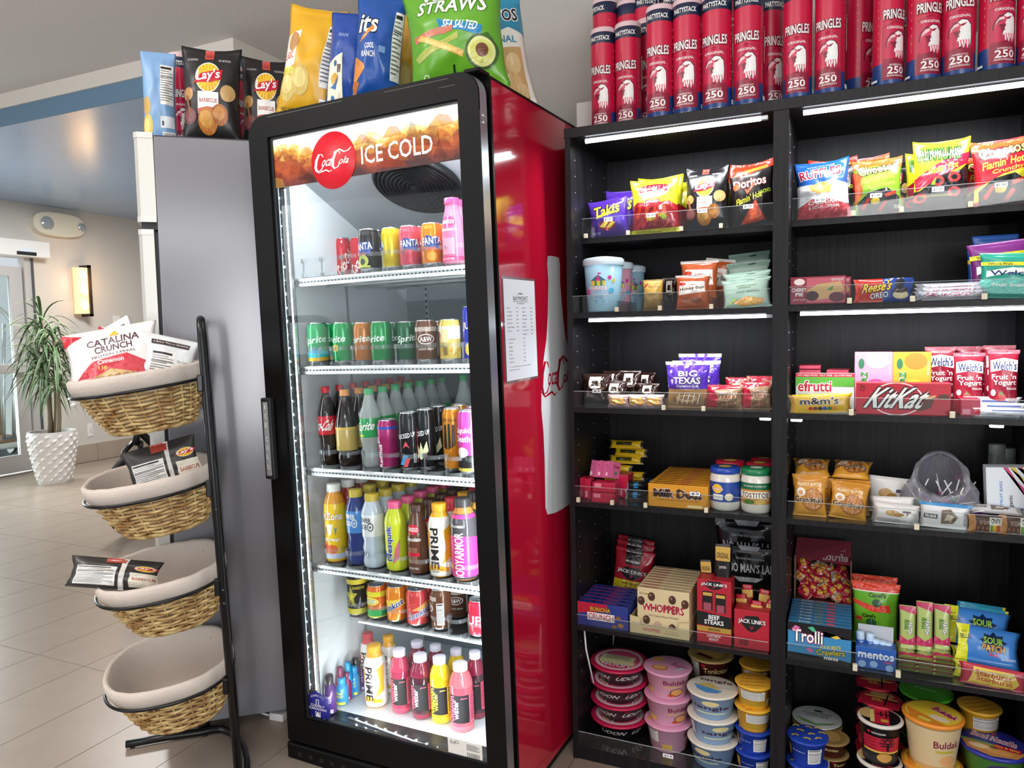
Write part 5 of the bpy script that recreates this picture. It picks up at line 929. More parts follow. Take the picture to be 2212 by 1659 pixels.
bowl('tonk', '5a2420', 'c2a468', [R_(.0, .1, .5, .96, 'd9d6cc'), T_('Tonkotsu', .56, .5, .9, .76, 'e6cf8a', b=.03), E_(.56, .86, .03, .06, RD, 10)]+[E_(.1+.13*k, .3+.35*j, .03, .05, '8a4a30', 10) for k in range(3) for j in range(2)], [E_(.5, .5, .44, .44, 'a98a4a', 28), E_(.5, .5, .3, .28, 'c9a45c'), R_(.3, .2, .7, .34, '5a2420')], .062, .1, .045, 'noodle_cup')
mac = [P_('e8b83a', (.08+.2*k, .1+.4*((k+j) % 2)+.3*j), (.16+.2*k, .16+.4*((k+j) % 2)+.3*j), (.26+.2*k, .12+.4*((k+j) % 2)+.3*j), (.16+.2*k, .22+.4*((k+j) % 2)+.3*j)) for k in range(4) for j in range(2)]
curl = [P_('e8c23a', *[(cx+r*math.cos(a), cy+r*math.sin(a)) for r, rng in ((.11, range(7)), (.06, range(6, -1, -1))) for a in [b0+q*.42 for q in rng]]) for cx, cy, b0 in ((.2, .3, .5), (.5, .22, .2), (.8, .34, .8), (.3, .6, .1), (.62, .5, .7), (.86, .66, .3), (.2, .82, .6), (.5, .84, 0), (.74, .86, .4))]
bowl('mac_y', 'e0a52a', 'e6b03a', nutri(.3, .42, .7, .9)+[R_(.3, .12, .66, .38, 'a8862a'), R_(.74, .14, .9, .5, WH)]+bars(.76, .16, .88, .48, 10), [T_('Velveeta', .1+.0*k, .16+.2*k, .8, .26+.2*k, 'c2702a', rot=.25, b=.02) for k in range(4)], .05, .088, .037, 'macaroni_cup')
bowl('mac_b', '2442a8', '2442a8', nutri(.52, .1, .74, .8)+[R_(.1, .3, .24, .8, 'd9a03a'), T_('mac & cheese', .28, .6, .48, .66, 'c9d2f0', b=0)], curl, .05, .088, .037, 'macaroni_cup')
shin = [R_(.24, .34, .8, .74, 'b01e34'), R_(.24, .3, .8, .35, 'd8b44a'), E_(.56, .16, .13, .16, '3a2a1c'), E_(.56, .17, .11, .13, 'c2924a'), E_(.34, .86, .025, .04, RD, 10), T_('NONGSHIM', .38, .83, .56, .88, WH, b=0)]+[R_(.3, .4+.09*k, .44, .42+.09*k, '5a1018') for k in range(4)]+[R_(x0, y0, x1, y1, BK_) for x0, y0, x1, y1 in ((.57, .72, .6, .78), (.5, .68, .68, .71), (.54, .62, .56, .68), (.62, .62, .64, .68), (.48, .58, .7, .61), (.5, .51, .68, .54), (.58, .38, .61, .6))]
bowl('shin', '17161a', 'd8d2c6', shin, [E_(.5, .5, .46, .46, '17161a', 30), E_(.22, .6, .22, .26, 'c9a46a'), R_(.32, .1, .7, .88, 'c2223e'), R_(.26, .16, .36, .84, 'e0c878'), T_('SHIN', .52, .2, .66, .38, 'e8d24a', rot=PI/2, b=.03)]+[R_(x0, y0, x1, y1, BK_) for x0, y0, x1, y1 in ((.4, .6, .9, .64), (.62, .46, .66, .84), (.5, .5, .54, .76), (.74, .52, .78, .74))], .05, .105, .037, 'noodle_cup', rim='d8d2c6')
bowl('shinbowl', '17161a', 'c22a3e', [T_('SHIN', .4, .4, .6, .7, WH, b=.02)], [R_(.0, .0, 1, .5, 'c2223e'), E_(.5, .72, .3, .16, 'c9a06a'), R_(.1, .5, .9, .58, 'e0c060'), T_('SHIN', .3, .3, .55, .46, 'e8d24a', b=.03), R_(.62, .1, .66, .8, BK_), R_(.5, .4, .9, .45, BK_)], .058, .06, .04)
bowl('greenbowl', '23331e', '4fa832', [R_(.2, .3, .8, .8, '3c8a2a')], [T_('Pasta', .3, .5, .7, .6, 'bfe3b0', rot=-.2, b=0)], .08, .062, .06)
bowl('rice', 'd3dad8', 'dfe5e4', [R_(.1, .1, .9, .5, 'c9d2d0')], [P_('7fae6a', (.06, .42), (.5, .2), (.94, .36), (.8, .22), (.5, .1), (.2, .22)), T_('COOKED STICKY', .18, .6, .82, .68, '4a5a54', b=.02), T_('WHITE RICE', .26, .49, .74, .57, '4a5a54', b=.02), E_(.52, .78, .1, .05, '2c4a34')], .07, .042, .05, 'rice_bowl')
bowl('bowlnoodle', '4a7a32', '2a2f8c', [R_(.3, .2, .9, .98, '3a6a2a'), E_(.6, .5, .16, .4, '3a2a5a'), T_('Bowl', .52, .5, .7, .76, 'e06a8a', b=.03)], [P_('c9884a', (.02, .4), (.98, .4), (.86, .14), (.5, .02), (.14, .14)), E_(.3, .28, .16, .08, 'ead0a0'), E_(.6, .22, .2, .08, 'd8a05a'), E_(.5, .34, .06, .04, '4a6a2a'), R_(.0, .4, .9, .45, '6aae3a'), T_('Bowl Noodle', .14, .56, .82, .74, 'e8a0b8', rot=-.1, b=.03, ol=WH), R_(.5, .34, .9, .48, 'b81e34'), T_('Hot & Spicy', .52, .37, .88, .45, 'f0d84a', b=.02), E_(.46, .82, .04, .03, RD, 10)], .085, .08, .06, 'noodle_bowl', rim='2a2f8c')
# -- right-hand bay
BOX('cherrypie', 'pie_box', 'pie box', .125, .03, .058, '8e1f34', [R_(.3, .05, .98, .95, 'c25a6a'), P_('c9a26a', (.3, .5), (.5, .72), (.9, .8), (.98, .5), (.7, .2), (.44, .14)), E_(.4, .3, .12, .18, '3a1420'), E_(.84, .24, .14, .18, '5a1a2a'), P_('4a8a3a', (.66, .5), (.78, .66), (.76, .48)), T_('CHERRY', .03, .46, .3, .6, WH, b=.02), T_('PIE', .1, .3, .24, .43, WH, b=.02), E_(.17, .82, .1, .12, 'e8d9d4'), T_('MADE WITH REAL FRUIT', .74, .82, .96, .92, WH, b=0), T_('LIGHTLY GLAZED', .05, .14, .28, .2, 'e0c2c4', b=0)], rough=.35)
BAG('reese', 'candy_pack', 'candy bar', .125, .05, .025, 'c2342a', [R_(.5, 0, 1, 1, '24408e'), R_(0, 0, .08, 1, 'd9402e'), T_("Reese's", .14, .46, .66, .86, 'f0c22a', rot=.1, sh=.2, b=.04, ol='3a1a10'), T_('OREO', .27, .18, .6, .42, WH, rot=.1, b=.04, ol='1a2a6a'), E_(.82, .3, .14, .18, 'd9c9a0'), E_(.82, .5, .13, .12, '3a2418'), E_(.8, .78, .08, .2, '1c1c22')], 60, nu=10, nv=6, seal=.03, rough=.2)
BAG('musk', 'candy_bar', 'candy bar', .14, .035, .03, 'b9b6bc', [R_(.2, .4, .8, .9, 'd8d6dc'), T_('3 MUSKETEERS', .1, .4, .8, .8, '9a2a4a', sh=.3, b=.03), R_(.0, 0, .1, 1, '8a8a92')], 62, nu=12, nv=5, seal=.02, rough=.1, wav=.12, backc='8a4a3a')
def welch(k, c, c2, seed, w=.14, h=.17): BAG(k, 'fruit_snack_bag', 'snack pack', w, h, .03, c, [R_(0, .72, 1, .8, 'd8d02a'), T_('Whole Fruit', .1, .735, .5, .785, BK_, b=.01), P_(WH, (.08, .46), (.5, .58), (.98, .5), (.98, .64), (.5, .68), (.08, .6)), T_("Welch's", .14, .5, .96, .62, '24306a', b=.04), P_(c2, (0, .1), (1, .1), (1, .4), (.5, .46), (0, .4)), T_('Fruit Snacks', .2, .26, .8, .34, WH, b=.02)], seed, rough=.22, full=.4)
welch('welch_t', '2aa088', '6ac2b4', 64); welch('welch_p', '7a2a7a', '5a1a5a', 66); welch('welch_b', '2a5aa8', '3a7ac2', 68)
BAG('yogurt', 'fruit_snack_bag', 'snack pack', .105, .15, .03, '9a1c34', [R_(0, .94, 1, 1, 'b05a68'), P_(WH, (.06, .66), (.5, .7), (.96, .66), (.96, .84), (.5, .88), (.06, .84)), T_("Welch's", .12, .69, .92, .83, '24306a', b=.04), T_("Fruit 'n", .1, .55, .92, .63, WH, b=.02), T_('Yogurt', .14, .44, .92, .54, WH, b=.02), T_('Snacks', .6, .39, .94, .43, WH, b=.01), E_(.42, .22, .2, .12, 'c22a34'), P_('4a8a2a', (.34, .3), (.44, .36), (.54, .3), (.44, .31)), E_(.16, .34, .08, .05, 'e8dcd8'), R_(.56, .2, .96, .26, 'e0c2c4')], 70, rough=.22, full=.4)
BOX('efrutti', 'candy_box', 'candy box', .125, .02, .085, 'e6ece4', [R_(0, .9, 1, 1, 'b8203a'), T_('FAT FREE FOOD  NUT FREE  GLUTEN FREE', .04, .925, .96, .97, WH, b=0), R_(0, .64, 1, .9, '5aa83a'), T_('efrutti', .04, .5, .62, .8, 'c2203a', b=.05, ol=WH), T_('PIZZA', .06, .28, .5, .42, 'c9b42a', b=.04, ol='4a3a14'), R_(.58, .1, .94, .3, 'd8c890')], rough=.35)
BOX('redslab', 'candy_box', 'candy box', .06, .1, .011, '9a1c34', [R_(.04, .2, .96, .8, 'c2405a')], rough=.3)
BAG('mms', 'candy_pack', 'candy bag', .14, .05, .03, 'e0b01e', [T_("m&m's", .16, .46, .82, .84, '3a2414', b=.06, ol=WH), R_(0, 0, .06, 1, 'c98a1a')]+[E_(.34+.08*k, .26, .04, .09, c, 12) for k, c in enumerate(('b8342a', '8a3a2a', '3a2418', '2a5ab8', '3a7a3a', 'd98a2a'))], 72, nu=12, nv=6, seal=.03, rough=.2)
BOX('kitkat', 'wafer_box', 'candy box', .205, .07, .066, 'c0142e', [E_(.44, .5, .28, .52, WH, 30), E_(.44, .5, .265, .49, 'c0142e', 30), T_('KitKat', .16, .2, .76, .86, WH, sh=.25, b=.03, ol='4a0a14'), P_('5a2a1c', (.66, .1), (.74, .5), (.84, .56), (.8, .24)), P_('d8b27a', (.74, .5), (.76, .58), (.85, .64), (.84, .56)), P_('5a2a1c', (.86, .5), (.98, .5), (.98, .66), (.88, .66)), T_('36', .04, .82, .1, .94, '4a0a14', b=.01), T_('BARS', .04, .74, .1, .79, '4a0a14', b=0)], rough=.35)
def peel(k, c, d, w2): BOX(k, 'candy_box', 'candy box', .085, .025, .075, c, [E_(.55, .2, .4, .34, d), E_(.6, .85, .3, .14, w2), E_(.18, .8, .08, .09, '2c6a4a'), T_('PEELERZ', .02, .3, .5, .48, '3a8a3a', rot=PI/2, b=.05, ol=WH), T_('NET WT 3 OZ', .82, .7, 1.02, .75, 'f4e6ea', rot=PI/2, b=0)], rough=.35)
peel('peel_p', 'e090b0', 'd84a8a', 'ecc2b8'); peel('peel_y', 'e6a02e', 'e8c23a', 'c97a2a')
BAG('payday', 'candy_bar', 'candy bar', .16, .035, .03, 'dfdfe4', [P_('c2304a', (0, .2), (.08, .1), (.1, .9), (0, .8)), R_(.3, .7, .9, .82, '5a64a0'), T_('PAYDAY', .2, .36, .34, .5, '24306a', b=.02)]+lines(.5, .06, .72, .3, 3, '8a8a96', .4)+bars(.76, .04, .94, .26, 14, '3a3a3a'), 74, nu=12, nv=5, seal=.02, rough=.25)
BAG('grandma', 'cookie_pack', 'cookies', .1, .12, .035, 'd99a34', [R_(0, .7, 1, 1, 'c9882a'), T_('PEANUT BUTTER', .14, .74, .86, .82, 'f0e3c0', b=.02), E_(.6, .42, .34, .28, 'a8642e', 26), E_(.6, .43, .3, .24, 'c2844a', 24)]+[P_('a8642e', (.36+.1*k, .3), (.38+.1*k, .3), (.42+.1*k, .58), (.4+.1*k, .58)) for k in range(5)]+[T_("Grandma's", .06, .36, .94, .5, '2a1a1a', b=.04, ol='ecd9b8'), E_(.24, .6, .14, .1, 'efe6d8'), E_(.24, .58, .07, .06, 'd8a27a')], 76, rough=.15, full=.5, wav=.06)
BAG('whitepack', 'nut_pack', 'snack pack', .13, .09, .03, 'e6e3e0', [E_(.4, .56, .16, .14, 'c9a26a'), E_(.54, .5, .12, .1, 'b98a4c'), P_('a83a3a', (.7, .4), (.76, .6), (.72, .6)), R_(.62, .62, .8, .7, '5a4a5a')]+lines(.05, .06, .7, .28, 4, '7a7a7a', .5), 78, nu=10, nv=8, rough=.2, wav=.1)
BAG('trubar', 'protein_bar', 'protein bar', .125, .062, .02, 'dfdfdf', [R_(0, .88, 1, 1, '3a8ac2'), R_(.06, .38, .34, .56, '3a3a40'), T_('TRUBAR', .08, .41, .32, .53, WH, b=.02), P_('6a5442', (.42, .2), (.66, .24), (.76, .5), (.6, .8), (.42, .74)), P_('c9bda6', (.48, .34), (.62, .36), (.68, .52), (.54, .62)), T_('WHIPPED COOKIES & CREAM', .76, .4, 1.04, .52, '4a4a50', rot=-PI/2, b=0)], 80, nu=10, nv=6, seal=.02, full=.4, rough=.25)
BAG('kind', 'snack_bar', 'snack bar', .1, .045, .022, '4a2e24', [R_(0, 0, .18, 1, 'b07a3a'), R_(.86, 0, 1, 1, 'b07a3a'), R_(.54, .1, .86, .9, 'd8d2c2'), R_(.56, .12, .64, .5, '6a9a3a'), R_(.64, .12, .72, .5, 'd8b42a'), R_(.72, .12, .84, .5, 'c2502a'), T_('KIND', .58, .58, .82, .84, BK_, rot=PI, b=.03)]+[E_(.24+.06*k, .3+.3*(k % 2), .04, .12, '8a5c40', 8) for k in range(5)], 82, nu=10, nv=5, seal=.02, rough=.2)
BOX('fruitbars', 'bar_box', 'display box', .15, .08, .13, 'dfe4ea', [P_('c23a7a', (.4, 1), (.52, 1), (1, .4), (1, .56)), P_('e0c23a', (.56, 1), (.68, 1), (1, .6), (1, .74)), P_('c23a4a', (.72, 1), (.84, 1), (1, .8), (1, .94)), T_('LAYERED FRUIT BARS', .02, .36, .66, .44, '3a7ac2', rot=PI/2, b=.01), T_('pure organic', .34, .2, .8, .34, '3a3a44', rot=PI/2, b=.02)], rough=.4)
BOX('trolli', 'candy_box', 'candy box', .13, .019, .075, '3a86b8', [P_(BK_, (0, .78), (.3, .7), (.6, .84), (1, .7), (1, 1), (0, 1)), P_(BK_, (0, 0), (1, 0), (1, .1), (.7, .16), (.4, .08), (0, .18)), T_('Trolli', .08, .48, .56, .82, WH, b=.07, ol='8a1a5a'), T_('SOUR BRITE', .52, .4, .84, .48, 'd8c23a', rot=.1, b=.02), T_('Crawlers', .46, .22, .9, .38, 'd8c23a', rot=.08, b=.04, ol=BK_), T_('minis', .58, .1, .8, .2, WH, b=.03, ol=BK_), P_('d86a9a', (.06, .8), (.12, .92), (.2, .88), (.14, .78)), P_('e0c23a', (.68, .72), (.78, .78), (.84, .72), (.76, .68)), P_('4ab88a', (.32, .9), (.4, .94), (.46, .82), (.4, .8)), P_('d86a9a', (.3, .3), (.38, .22), (.42, .3), (.34, .36))], [T_('Trolli', .16, .3, .36, .7, WH, b=.02), T_('SOUR', .42, .3, .54, .7, 'c9b42a', b=.02), R_(.6, .2, .74, .8, 'd8607a')], rough=.35)
BOX('mentosbox', 'mint_box', 'display box', .085, .06, .05, '2a5aa8', [T_('mentos', .06, .48, .94, .8, 'dfe6f4', b=.05), T_('mint', .7, .34, .92, .46, 'd84a6a', sh=.3, b=.02)]+[E_(x, y, .1, .16, '8fb4e0', 14) for x, y in ((.16, .2), (.45, .24), (.84, .14))], rough=.3)
LATHE('mint', 'mint_roll', 'mint roll', [(0, 0), (.009, 0), (.0105, .003), (.0105, .066), (.009, .069), (0, .069)], 'bcd6ec', [R_(.2, .2, .8, .7, '3a6ab8'), T_('mentos', .2, .36, .8, .54, WH, rot=PI/2, b=.02)], .004, .066, n=16, span=10)
BAG('canel', 'candy_bag', 'candy bag', .115, .19, .03, '6aae2a', [R_(0, .87, 1, 1, 'd8402a'), R_(0, .858, 1, .872, WH), T_("Canel's", .34, .78, .72, .85, BK_, b=.04), P_('d8402a', (0, .72), (.4, .66), (.8, .68), (.84, .56), (.4, .56), (0, .66)), E_(.52, .7, .1, .06, '2c5a3a'), T_("Canel's", .2, .46, .5, .52, BK_, b=.04), E_(.4, .38, .12, .07, '2c5a3a'), R_(.3, .26, .56, .33, 'c23a2a'), E_(.5, .18, .2, .08, 'c9c27a'), R_(.06, .4, .2, .46, 'c2402a')], 84, rough=.22, full=.4)
BAG('spk_w', 'candy_pack', 'candy bag', .05, .115, .012, 'a9b86a', [P_('b8305a', (0, .3), (.5, .2), (1, .3), (1, .1), (0, .1)), P_('b8305a', (0, .9), (1, .8), (1, .98), (0, .98)), T_('SOUR', .2, .5, .7, .62, '7ab83a', rot=-PI/2, b=.04, ol=BK_), T_('PATCH', .34, .42, .94, .54, WH, rot=-PI/2, b=.04, ol=BK_)], 86, nu=6, nv=8, rough=.2, full=.4)
BAG('spk_b', 'candy_pack', 'candy bag', .16, .1, .03, '3a7ac2', [P_('d8d82a', (0, 0), (.2, 0), (.14, .5), (.22, 1), (0, 1)), T_('JUST', .06, .76, .16, .82, BK_, b=.02), T_('BLUE', .04, .6, .22, .73, BK_, rot=.1, b=.03), star(.58, .6, .3, '14284a', .8, 9, .7), T_('SOUR', .42, .56, .74, .74, '8ac23a', b=.05, ol=BK_), T_('PATCH', .4, .36, .78, .54, 'e0a02a', b=.05, ol=BK_), T_('Kids', .52, .24, .68, .33, 'd8405a', b=.03), T_('Blue Raspberry', .72, .16, .96, .26, 'c9d9f0', rot=.1, b=.01)], 88, nu=12, nv=8, rough=.2, wav=.08)
BAG('starb', 'candy_pack', 'candy bag', .17, .07, .02, 'b83a4a', [P_('d9b84a', (.12, .1), (.8, .1), (.9, .4), (.8, .86), (.2, .9)), T_('Starburst', .22, .52, .78, .76, 'b8342a', rot=-.06, b=.04), T_('Starburst', .24, .28, .8, .5, 'c2502a', rot=-.06, b=.04)]+bars(.6, .04, .8, .14, 14), 90, nu=12, nv=6, seal=.02, rough=.2, full=.4)
BAG('burger', 'gummy_pack', 'candy', .036, .034, .016, 'a82838', [E_(.5, .5, .26, .22, 'd98a3a', 12), R_(.26, .46, .74, .56, 'e0c84a'), R_(.0, .0, .2, 1, 'b8203a'), E_(.5, .66, .2, .08, 'e0a25a', 10)], 92, nu=6, nv=6, seal=.1, rough=.15, wav=.12)
BAG('burger2', 'gummy_pack', 'candy', .036, .034, .016, 'b99a72', [E_(.5, .5, .3, .26, 'c9702e', 12), R_(.22, .46, .78, .54, 'e0d04a'), R_(.8, .0, 1, 1, 'b8203a'), R_(.04, .1, .2, .9, 'e6dfd2')]+bars(.05, .2, .18, .8, 5), 93, nu=6, nv=6, seal=.1, rough=.12, wav=.12)
LATHE('clrjar', 'plastic_jar', 'jar', [(0, 0), (.045, 0), (.05, .004), (.05, .115), (.045, .125), (0, .125)], mat('a9aea6', .15, alpha=.45), [R_(.3, .3, .7, .6, 'b9c2a0')], .01, .11, parts=[('lid', [(.047, .122), (.049, .125), (.049, .14), (.045, .142), (0, .142)], mat('b4b8b0', .25, alpha=.6), .3)])
BAG('spk_t', 'candy_pack', 'candy bag', .16, .1, .03, '2a94b4', [P_('d8d82a', (.9, 0), (1, 0), (1, 1), (.94, 1)), star(.58, .6, .3, '14485a', .8, 9, .7), T_('SOUR', .42, .56, .74, .74, '8ac23a', b=.02, ol=BK_), T_('PATCH', .4, .36, .78, .54, 'e0a02a', b=.02, ol=BK_)], 89, nu=12, nv=8, rough=.2, wav=.08)
# -- drinks
def can(k, col, ops, r=.033, h=.122, bands=(), top='c9ccd0', name='soda_can'):
    tp = mat(top, .25, .9)
    LATHE(k, name, 'can', [(0, .004), (r*.72, 0), (r*.78, .001), (r, .01), (r, h-.02), (r*.97, h-.014), (r*.84, h-.003), (r*.86, h), (r*.8, h-.001), (r*.78, h-.005), (0, h-.005)], col, ops, .01, h-.02, bands=list(bands)+[(h-.0045, h, tp), (h-.006, h-.0049, tp), (0, .0095, tp)], rough=.18, n=32, metal=.25, parts=[('pull_tab', [(.006, h-.004), (.008, h-.0035), (.004, h-.003)], tp, .2)])
def fanta(c, fl): return [P_('24489a', (.3, .5), (.36, .84), (.74, .74), (.7, .42)), T_('FANTA', .26, .56, .76, .78, WH, rot=.08, b=.04, ol='24489a'), R_(.34, .4, .6, .47, fl), E_(.5, .2, .13, .14, c)]
can('coke', 'c8182e', [T_('Coca-Cola', .2, .3, .8, .62, WH, rot=.9, sh=.3, b=.02)]); can('fanta_k', '1c1a1c', fanta('9aa83a', 'b8342a')+[E_(.5, .22, .16, .2, 'b8c24a'), E_(.5, .2, .08, .1, '3a3a2a'), R_(.3, .02, .7, .08, 'b8c24a')]); can('fanta_y', 'd8c21e', fanta('e8a02a', '4a9a4a')); can('fanta_s', 'e0566a', fanta('b8304a', 'c2203a')); can('fanta_o', 'f08a1e', fanta('e0a03a', 'd8502a'))
spr = [T_('Sprite', .2, .5, .82, .78, 'dfeee6', rot=.1, sh=.2, b=.04)]
can('spr_c', '0ea05a', spr+[P_('3ab8c2', (0, .2), (.5, .34), (1, .3), (1, .12), (0, .1)), P_('e0b02a', (0, 0), (1, 0), (1, .14), (.5, .1), (0, .14)), T_('Chill', .34, .24, .66, .42, '2a6ab8', sh=.3, b=.03)]); can('spr_t', '0f9a52', spr+[R_(.36, .3, .62, .5, 'c9b83a'), T_('TEA', .4, .33, .58, .46, '3a3a14', b=.02)]); can('spr_o', 'b8702a', spr); can('spr_g', '128a46', spr+[R_(.3, .34, .5, .46, 'c2603a')]); can('spr_d', '17603a', spr)
can('aw', '6a4632', [E_(.5, .62, .2, .16, 'e6dfd6', 24), E_(.5, .62, .17, .13, '5a2c20', 24), T_('A&W', .36, .54, .64, .7, WH, b=.04), R_(.2, .86, .8, 1, 'b8aaa0'), T_('ROOT BEER', .32, .28, .68, .34, 'e6dfd6', b=.02)]+nutri(.8, .1, .98, .8)); can('pine', 'e2c668', [R_(.0, .6, 1, 1, 'e6e0d0')]+[P_('c98a2a', (.1+.1*k, .1+.1*(k % 2)), (.15+.1*k, .2+.1*(k % 2)), (.2+.1*k, .1+.1*(k % 2)), (.15+.1*k, .12+.1*(k % 2))) for k in range(8)]+[R_(.42, .5, .6, .9, 'e8dca0'), E_(.34, .72, .05, .12, 'b8402a')]+bars(.46, .1, .58, .4, 10)); can('bluecan', '2c34b0', [T_('JUST', .3, .6, .7, .8, WH, b=.03), E_(.55, .2, .2, .16, 'e0c03a')], h=.157)
can('redbull', 'a8286a', [R_(0, .93, 1, 1, '2a4ab0'), P_('b9b9c2', (.1, .5), (.5, .6), (.4, .74), (.1, .7)), T_('RedBull', .2, .22, .8, .32, WH, rot=PI/2, b=.02)], .029, .15, name='energy_can'); can('c4', '1c1c20', [T_('ROCKED UP', .26, .62, .74, .72, 'dfe0e4', rot=.15, b=.03), P_('c23a4a', (.4, .4), (.5, .56), (.6, .4), (.5, .46)), P_('3a9ad8', (.3, .06), (.42, .06), (.56, .26), (.44, .28)), P_('d84a4a', (.4, .02), (.52, .02), (.6, .2), (.5, .2)), R_(.8, .1, .86, .8, 'c23a3a')]+bars(.68, .1, .76, .3, 6, 'd9d9d9'), .033, .16, name='energy_can'); can('c4b', '161618', [T_('ROCKED UP', .26, .62, .74, .72, 'dfe0e4', rot=.15, b=.03), P_('dfe0b0', (.3, .3), (.36, .5), (.46, .34), (.5, .5), (.56, .34), (.66, .52), (.7, .32), (.5, .14))], .033, .16, name='energy_can')
can('monster', 'd98a1e', [P_('1c1a1c', (.34, .4), (.38, .84), (.44, .84), (.46, .36)), P_('1c1a1c', (.48, .36), (.49, .86), (.54, .86), (.55, .4)), P_('1c1a1c', (.57, .4), (.6, .84), (.66, .84), (.66, .44)), T_('ZERO SUGAR', .3, .9, .7, .96, '3a2a10', b=0)], .033, .16, name='energy_can'); can('liquid', 'd84aa8', [T_('Liquid', .28, .7, .72, .84, WH, b=.03), T_('Death', .3, .56, .7, .68, WH, b=.03), R_(.2, .05, .8, .3, '1c1a1c'), E_(.5, .36, .14, .1, 'e6dccc'), R_(.2, .0, .8, .06, 'c9b44a')], .033, .157, name='energy_can')
can('rockst', '19191a', [R_(0, .86, 1, 1, 'd8c83a'), star(.5, .5, .34, 'd8cc3a', .52), star(.5, .5, .25, '19191a', .52), star(.5, .5, .2, 'd8cc3a', .52), T_('ROCKSTAR', .56, .72, .86, .8, 'd8cc3a', b=.02), R_(0, .0, 1, .16, 'c9bc3a'), T_('ORIGINAL', .36, .24, .64, .28, 'c9bc3a', b=0)], .033, .158, name='energy_can')
can('squirt', 'e0702a', [R_(0, .8, 1, 1, 'd8d02a'), E_(.5, .62, .24, .16, 'efe04a'), T_('CRUSH', .32, .54, .68, .7, WH, b=.04, ol='2a7a3a'), R_(0, 0, 1, .3, '2a9a4a'), R_(0, .0, 1, .04, 'd8d02a')]); can('sunk_o', 'e88a2a', [P_('e8c23a', (.2, .4), (.9, .56), (.8, .8), (.3, .7)), T_('Sunkist', .2, .4, .86, .62, '24408e', rot=.45, sh=.2, b=.05, ol=WH)]); can('sunk_r', 'd84a4a', [P_('e8a05a', (.4, .5), (.9, .5), (.8, .8)), T_('Sunkist', .3, .3, .9, .5, '24408e', rot=.45, sh=.2, b=.05, ol=WH)]+[E_(.2+.1*(k % 4), .1+.12*(k//4)+.05*(k % 2), .01, .015, 'f0a0a0', 6) for k in range(24)]); can('sevenup', 'd0304a', [T_('7UP', .22, .36, .78, .7, WH, b=.06)])
CLR = mat('dfe6e4', .08, alpha=.28, coat=.5, name='clear_pet'); COLA = mat('1a0e0b', .1, coat=.4, name='cola'); SPRT = mat('b9c2c0', .1, alpha=.6, name='clear_soda')
def bottle(k, liq, capc, lab, labops, h=.23, r=.0325, z0=.09, z1=.145, neckr=.0125, shape=None, capr=.0142, name='soda_bottle', sleeve=None, caph=.018):
    pr = shape or [(0, .004), (r*.7, 0), (r*.92, .006), (r*.94, .03), (r*.86, .05), (r*.84, .065), (r*.98, z0-.006), (r, z0), (r, z1), (r*.96, z1+.012), (r*.72, h*.76), (neckr+.002, h*.9), (neckr, h*.92), (neckr, h-.006), (0, h-.006)]
    zl = h*.8 if liq is COLA else h*.74
    LATHE(k, name, 'bottle', pr, liq, labops, z0, z1, bands=[(z0, z1, lab)] if lab else [], parts=[('cap', [(capr, h-caph), (capr, h-.001), (capr*.94, h), (0, h)], capc, .3)], rough=.12, coat=.4, n=32)
bottle('b_coke', COLA, 'c8182e', 'c8182e', [T_('Coca-Cola', .2, .22, .84, .8, WH, sh=.3, b=.02)], shape=[(0, .004), (.023, 0), (.03, .006), (.031, .03), (.027, .055), (.028, .075), (.032, .09), (.0325, .145), (.031, .158), (.022, .185), (.0145, .205), (.0125, .212), (.0125, .222), (0, .222)])
bottle('b_aw', COLA, 'c9822a', 'b8a05a', [E_(.36, .5, .12, .26, 'e6dfd6'), T_('A&W', .28, .36, .44, .64, '5a2c20', b=.04), E_(.7, .5, .12, .26, 'c2402a'), T_('A&W', .62, .36, .78, .64, WH, b=.04), P_('d9b45a', (.1, .8), (.5, .9), (.9, .8), (.9, 1), (.1, 1))], z0=.05, z1=.12)
bottle('b_sprite', SPRT, '2a9a5a', '1a9a4e', [T_('Sprite', .26, .24, .76, .82, WH, rot=.08, sh=.2, b=.04), R_(.26, .06, .5, .14, 'd8d23a')])
bb_ = [(0, .004), (.026, 0), (.032, .006), (.033, .02), (.033, .14), (.031, .155), (.026, .17), (.019, .183), (.018, .2), (0, .2)]
def btl2(k, liq, capc, z0, z1, lab, ops, name='juice_bottle', h=.205, shape=None, capr=.0205): bottle(k, mat(liq, .15, coat=.4) if isinstance(liq, str) else liq, capc, lab, ops, h, .033, z0, z1, shape=shape or bb_, capr=capr, name=name, caph=.02)
btl2('arizona', 'd9932a', 'e6e6e2', .012, .15, 'e8c21e', [T_('AriZona', .22, .74, .84, .88, WH, b=.04, ol='d89a1a'), P_('ece6da', (.44, .66), (.62, .66), (.56, .46), (.5, .46)), P_('7a4a8a', (.38, .6), (.44, .58), (.42, .44)), P_('3a8ac2', (.64, .58), (.7, .6), (.66, .44)), T_('Mucho Mango', .28, .32, .74, .4, WH, b=.02), E_(.4, .2, .1, .1, 'd8502a'), E_(.58, .18, .12, .09, 'd8602a'), R_(.1, .0, .9, .1, 'c2c9e0')])
btl2('arizona_r', 'a83a2a', 'e6e6e2', .012, .15, 'c2402a', [T_('AriZona', .22, .74, .84, .88, WH, b=.04)])
def power(k, liq, lab, c): btl2(k, liq, 'c2ac3a', .1, .15, lab, [T_('POWER', .26, .56, .62, .84, c, b=.03), T_('ADE', .28, .2, .52, .46, c, b=.03), E_(.6, .34, .07, .24, c, 14), E_(.6, .34, .05, .18, lab, 14), star(.6, .34, .12, c, .3)], shape=[(0, .004), (.026, 0), (.032, .006), (.033, .02), (.029, .04), (.033, .055), (.029, .075), (.033, .09), (.033, .15), (.03, .162), (.022, .18), (.018, .19), (.018, .2), (0, .2)])
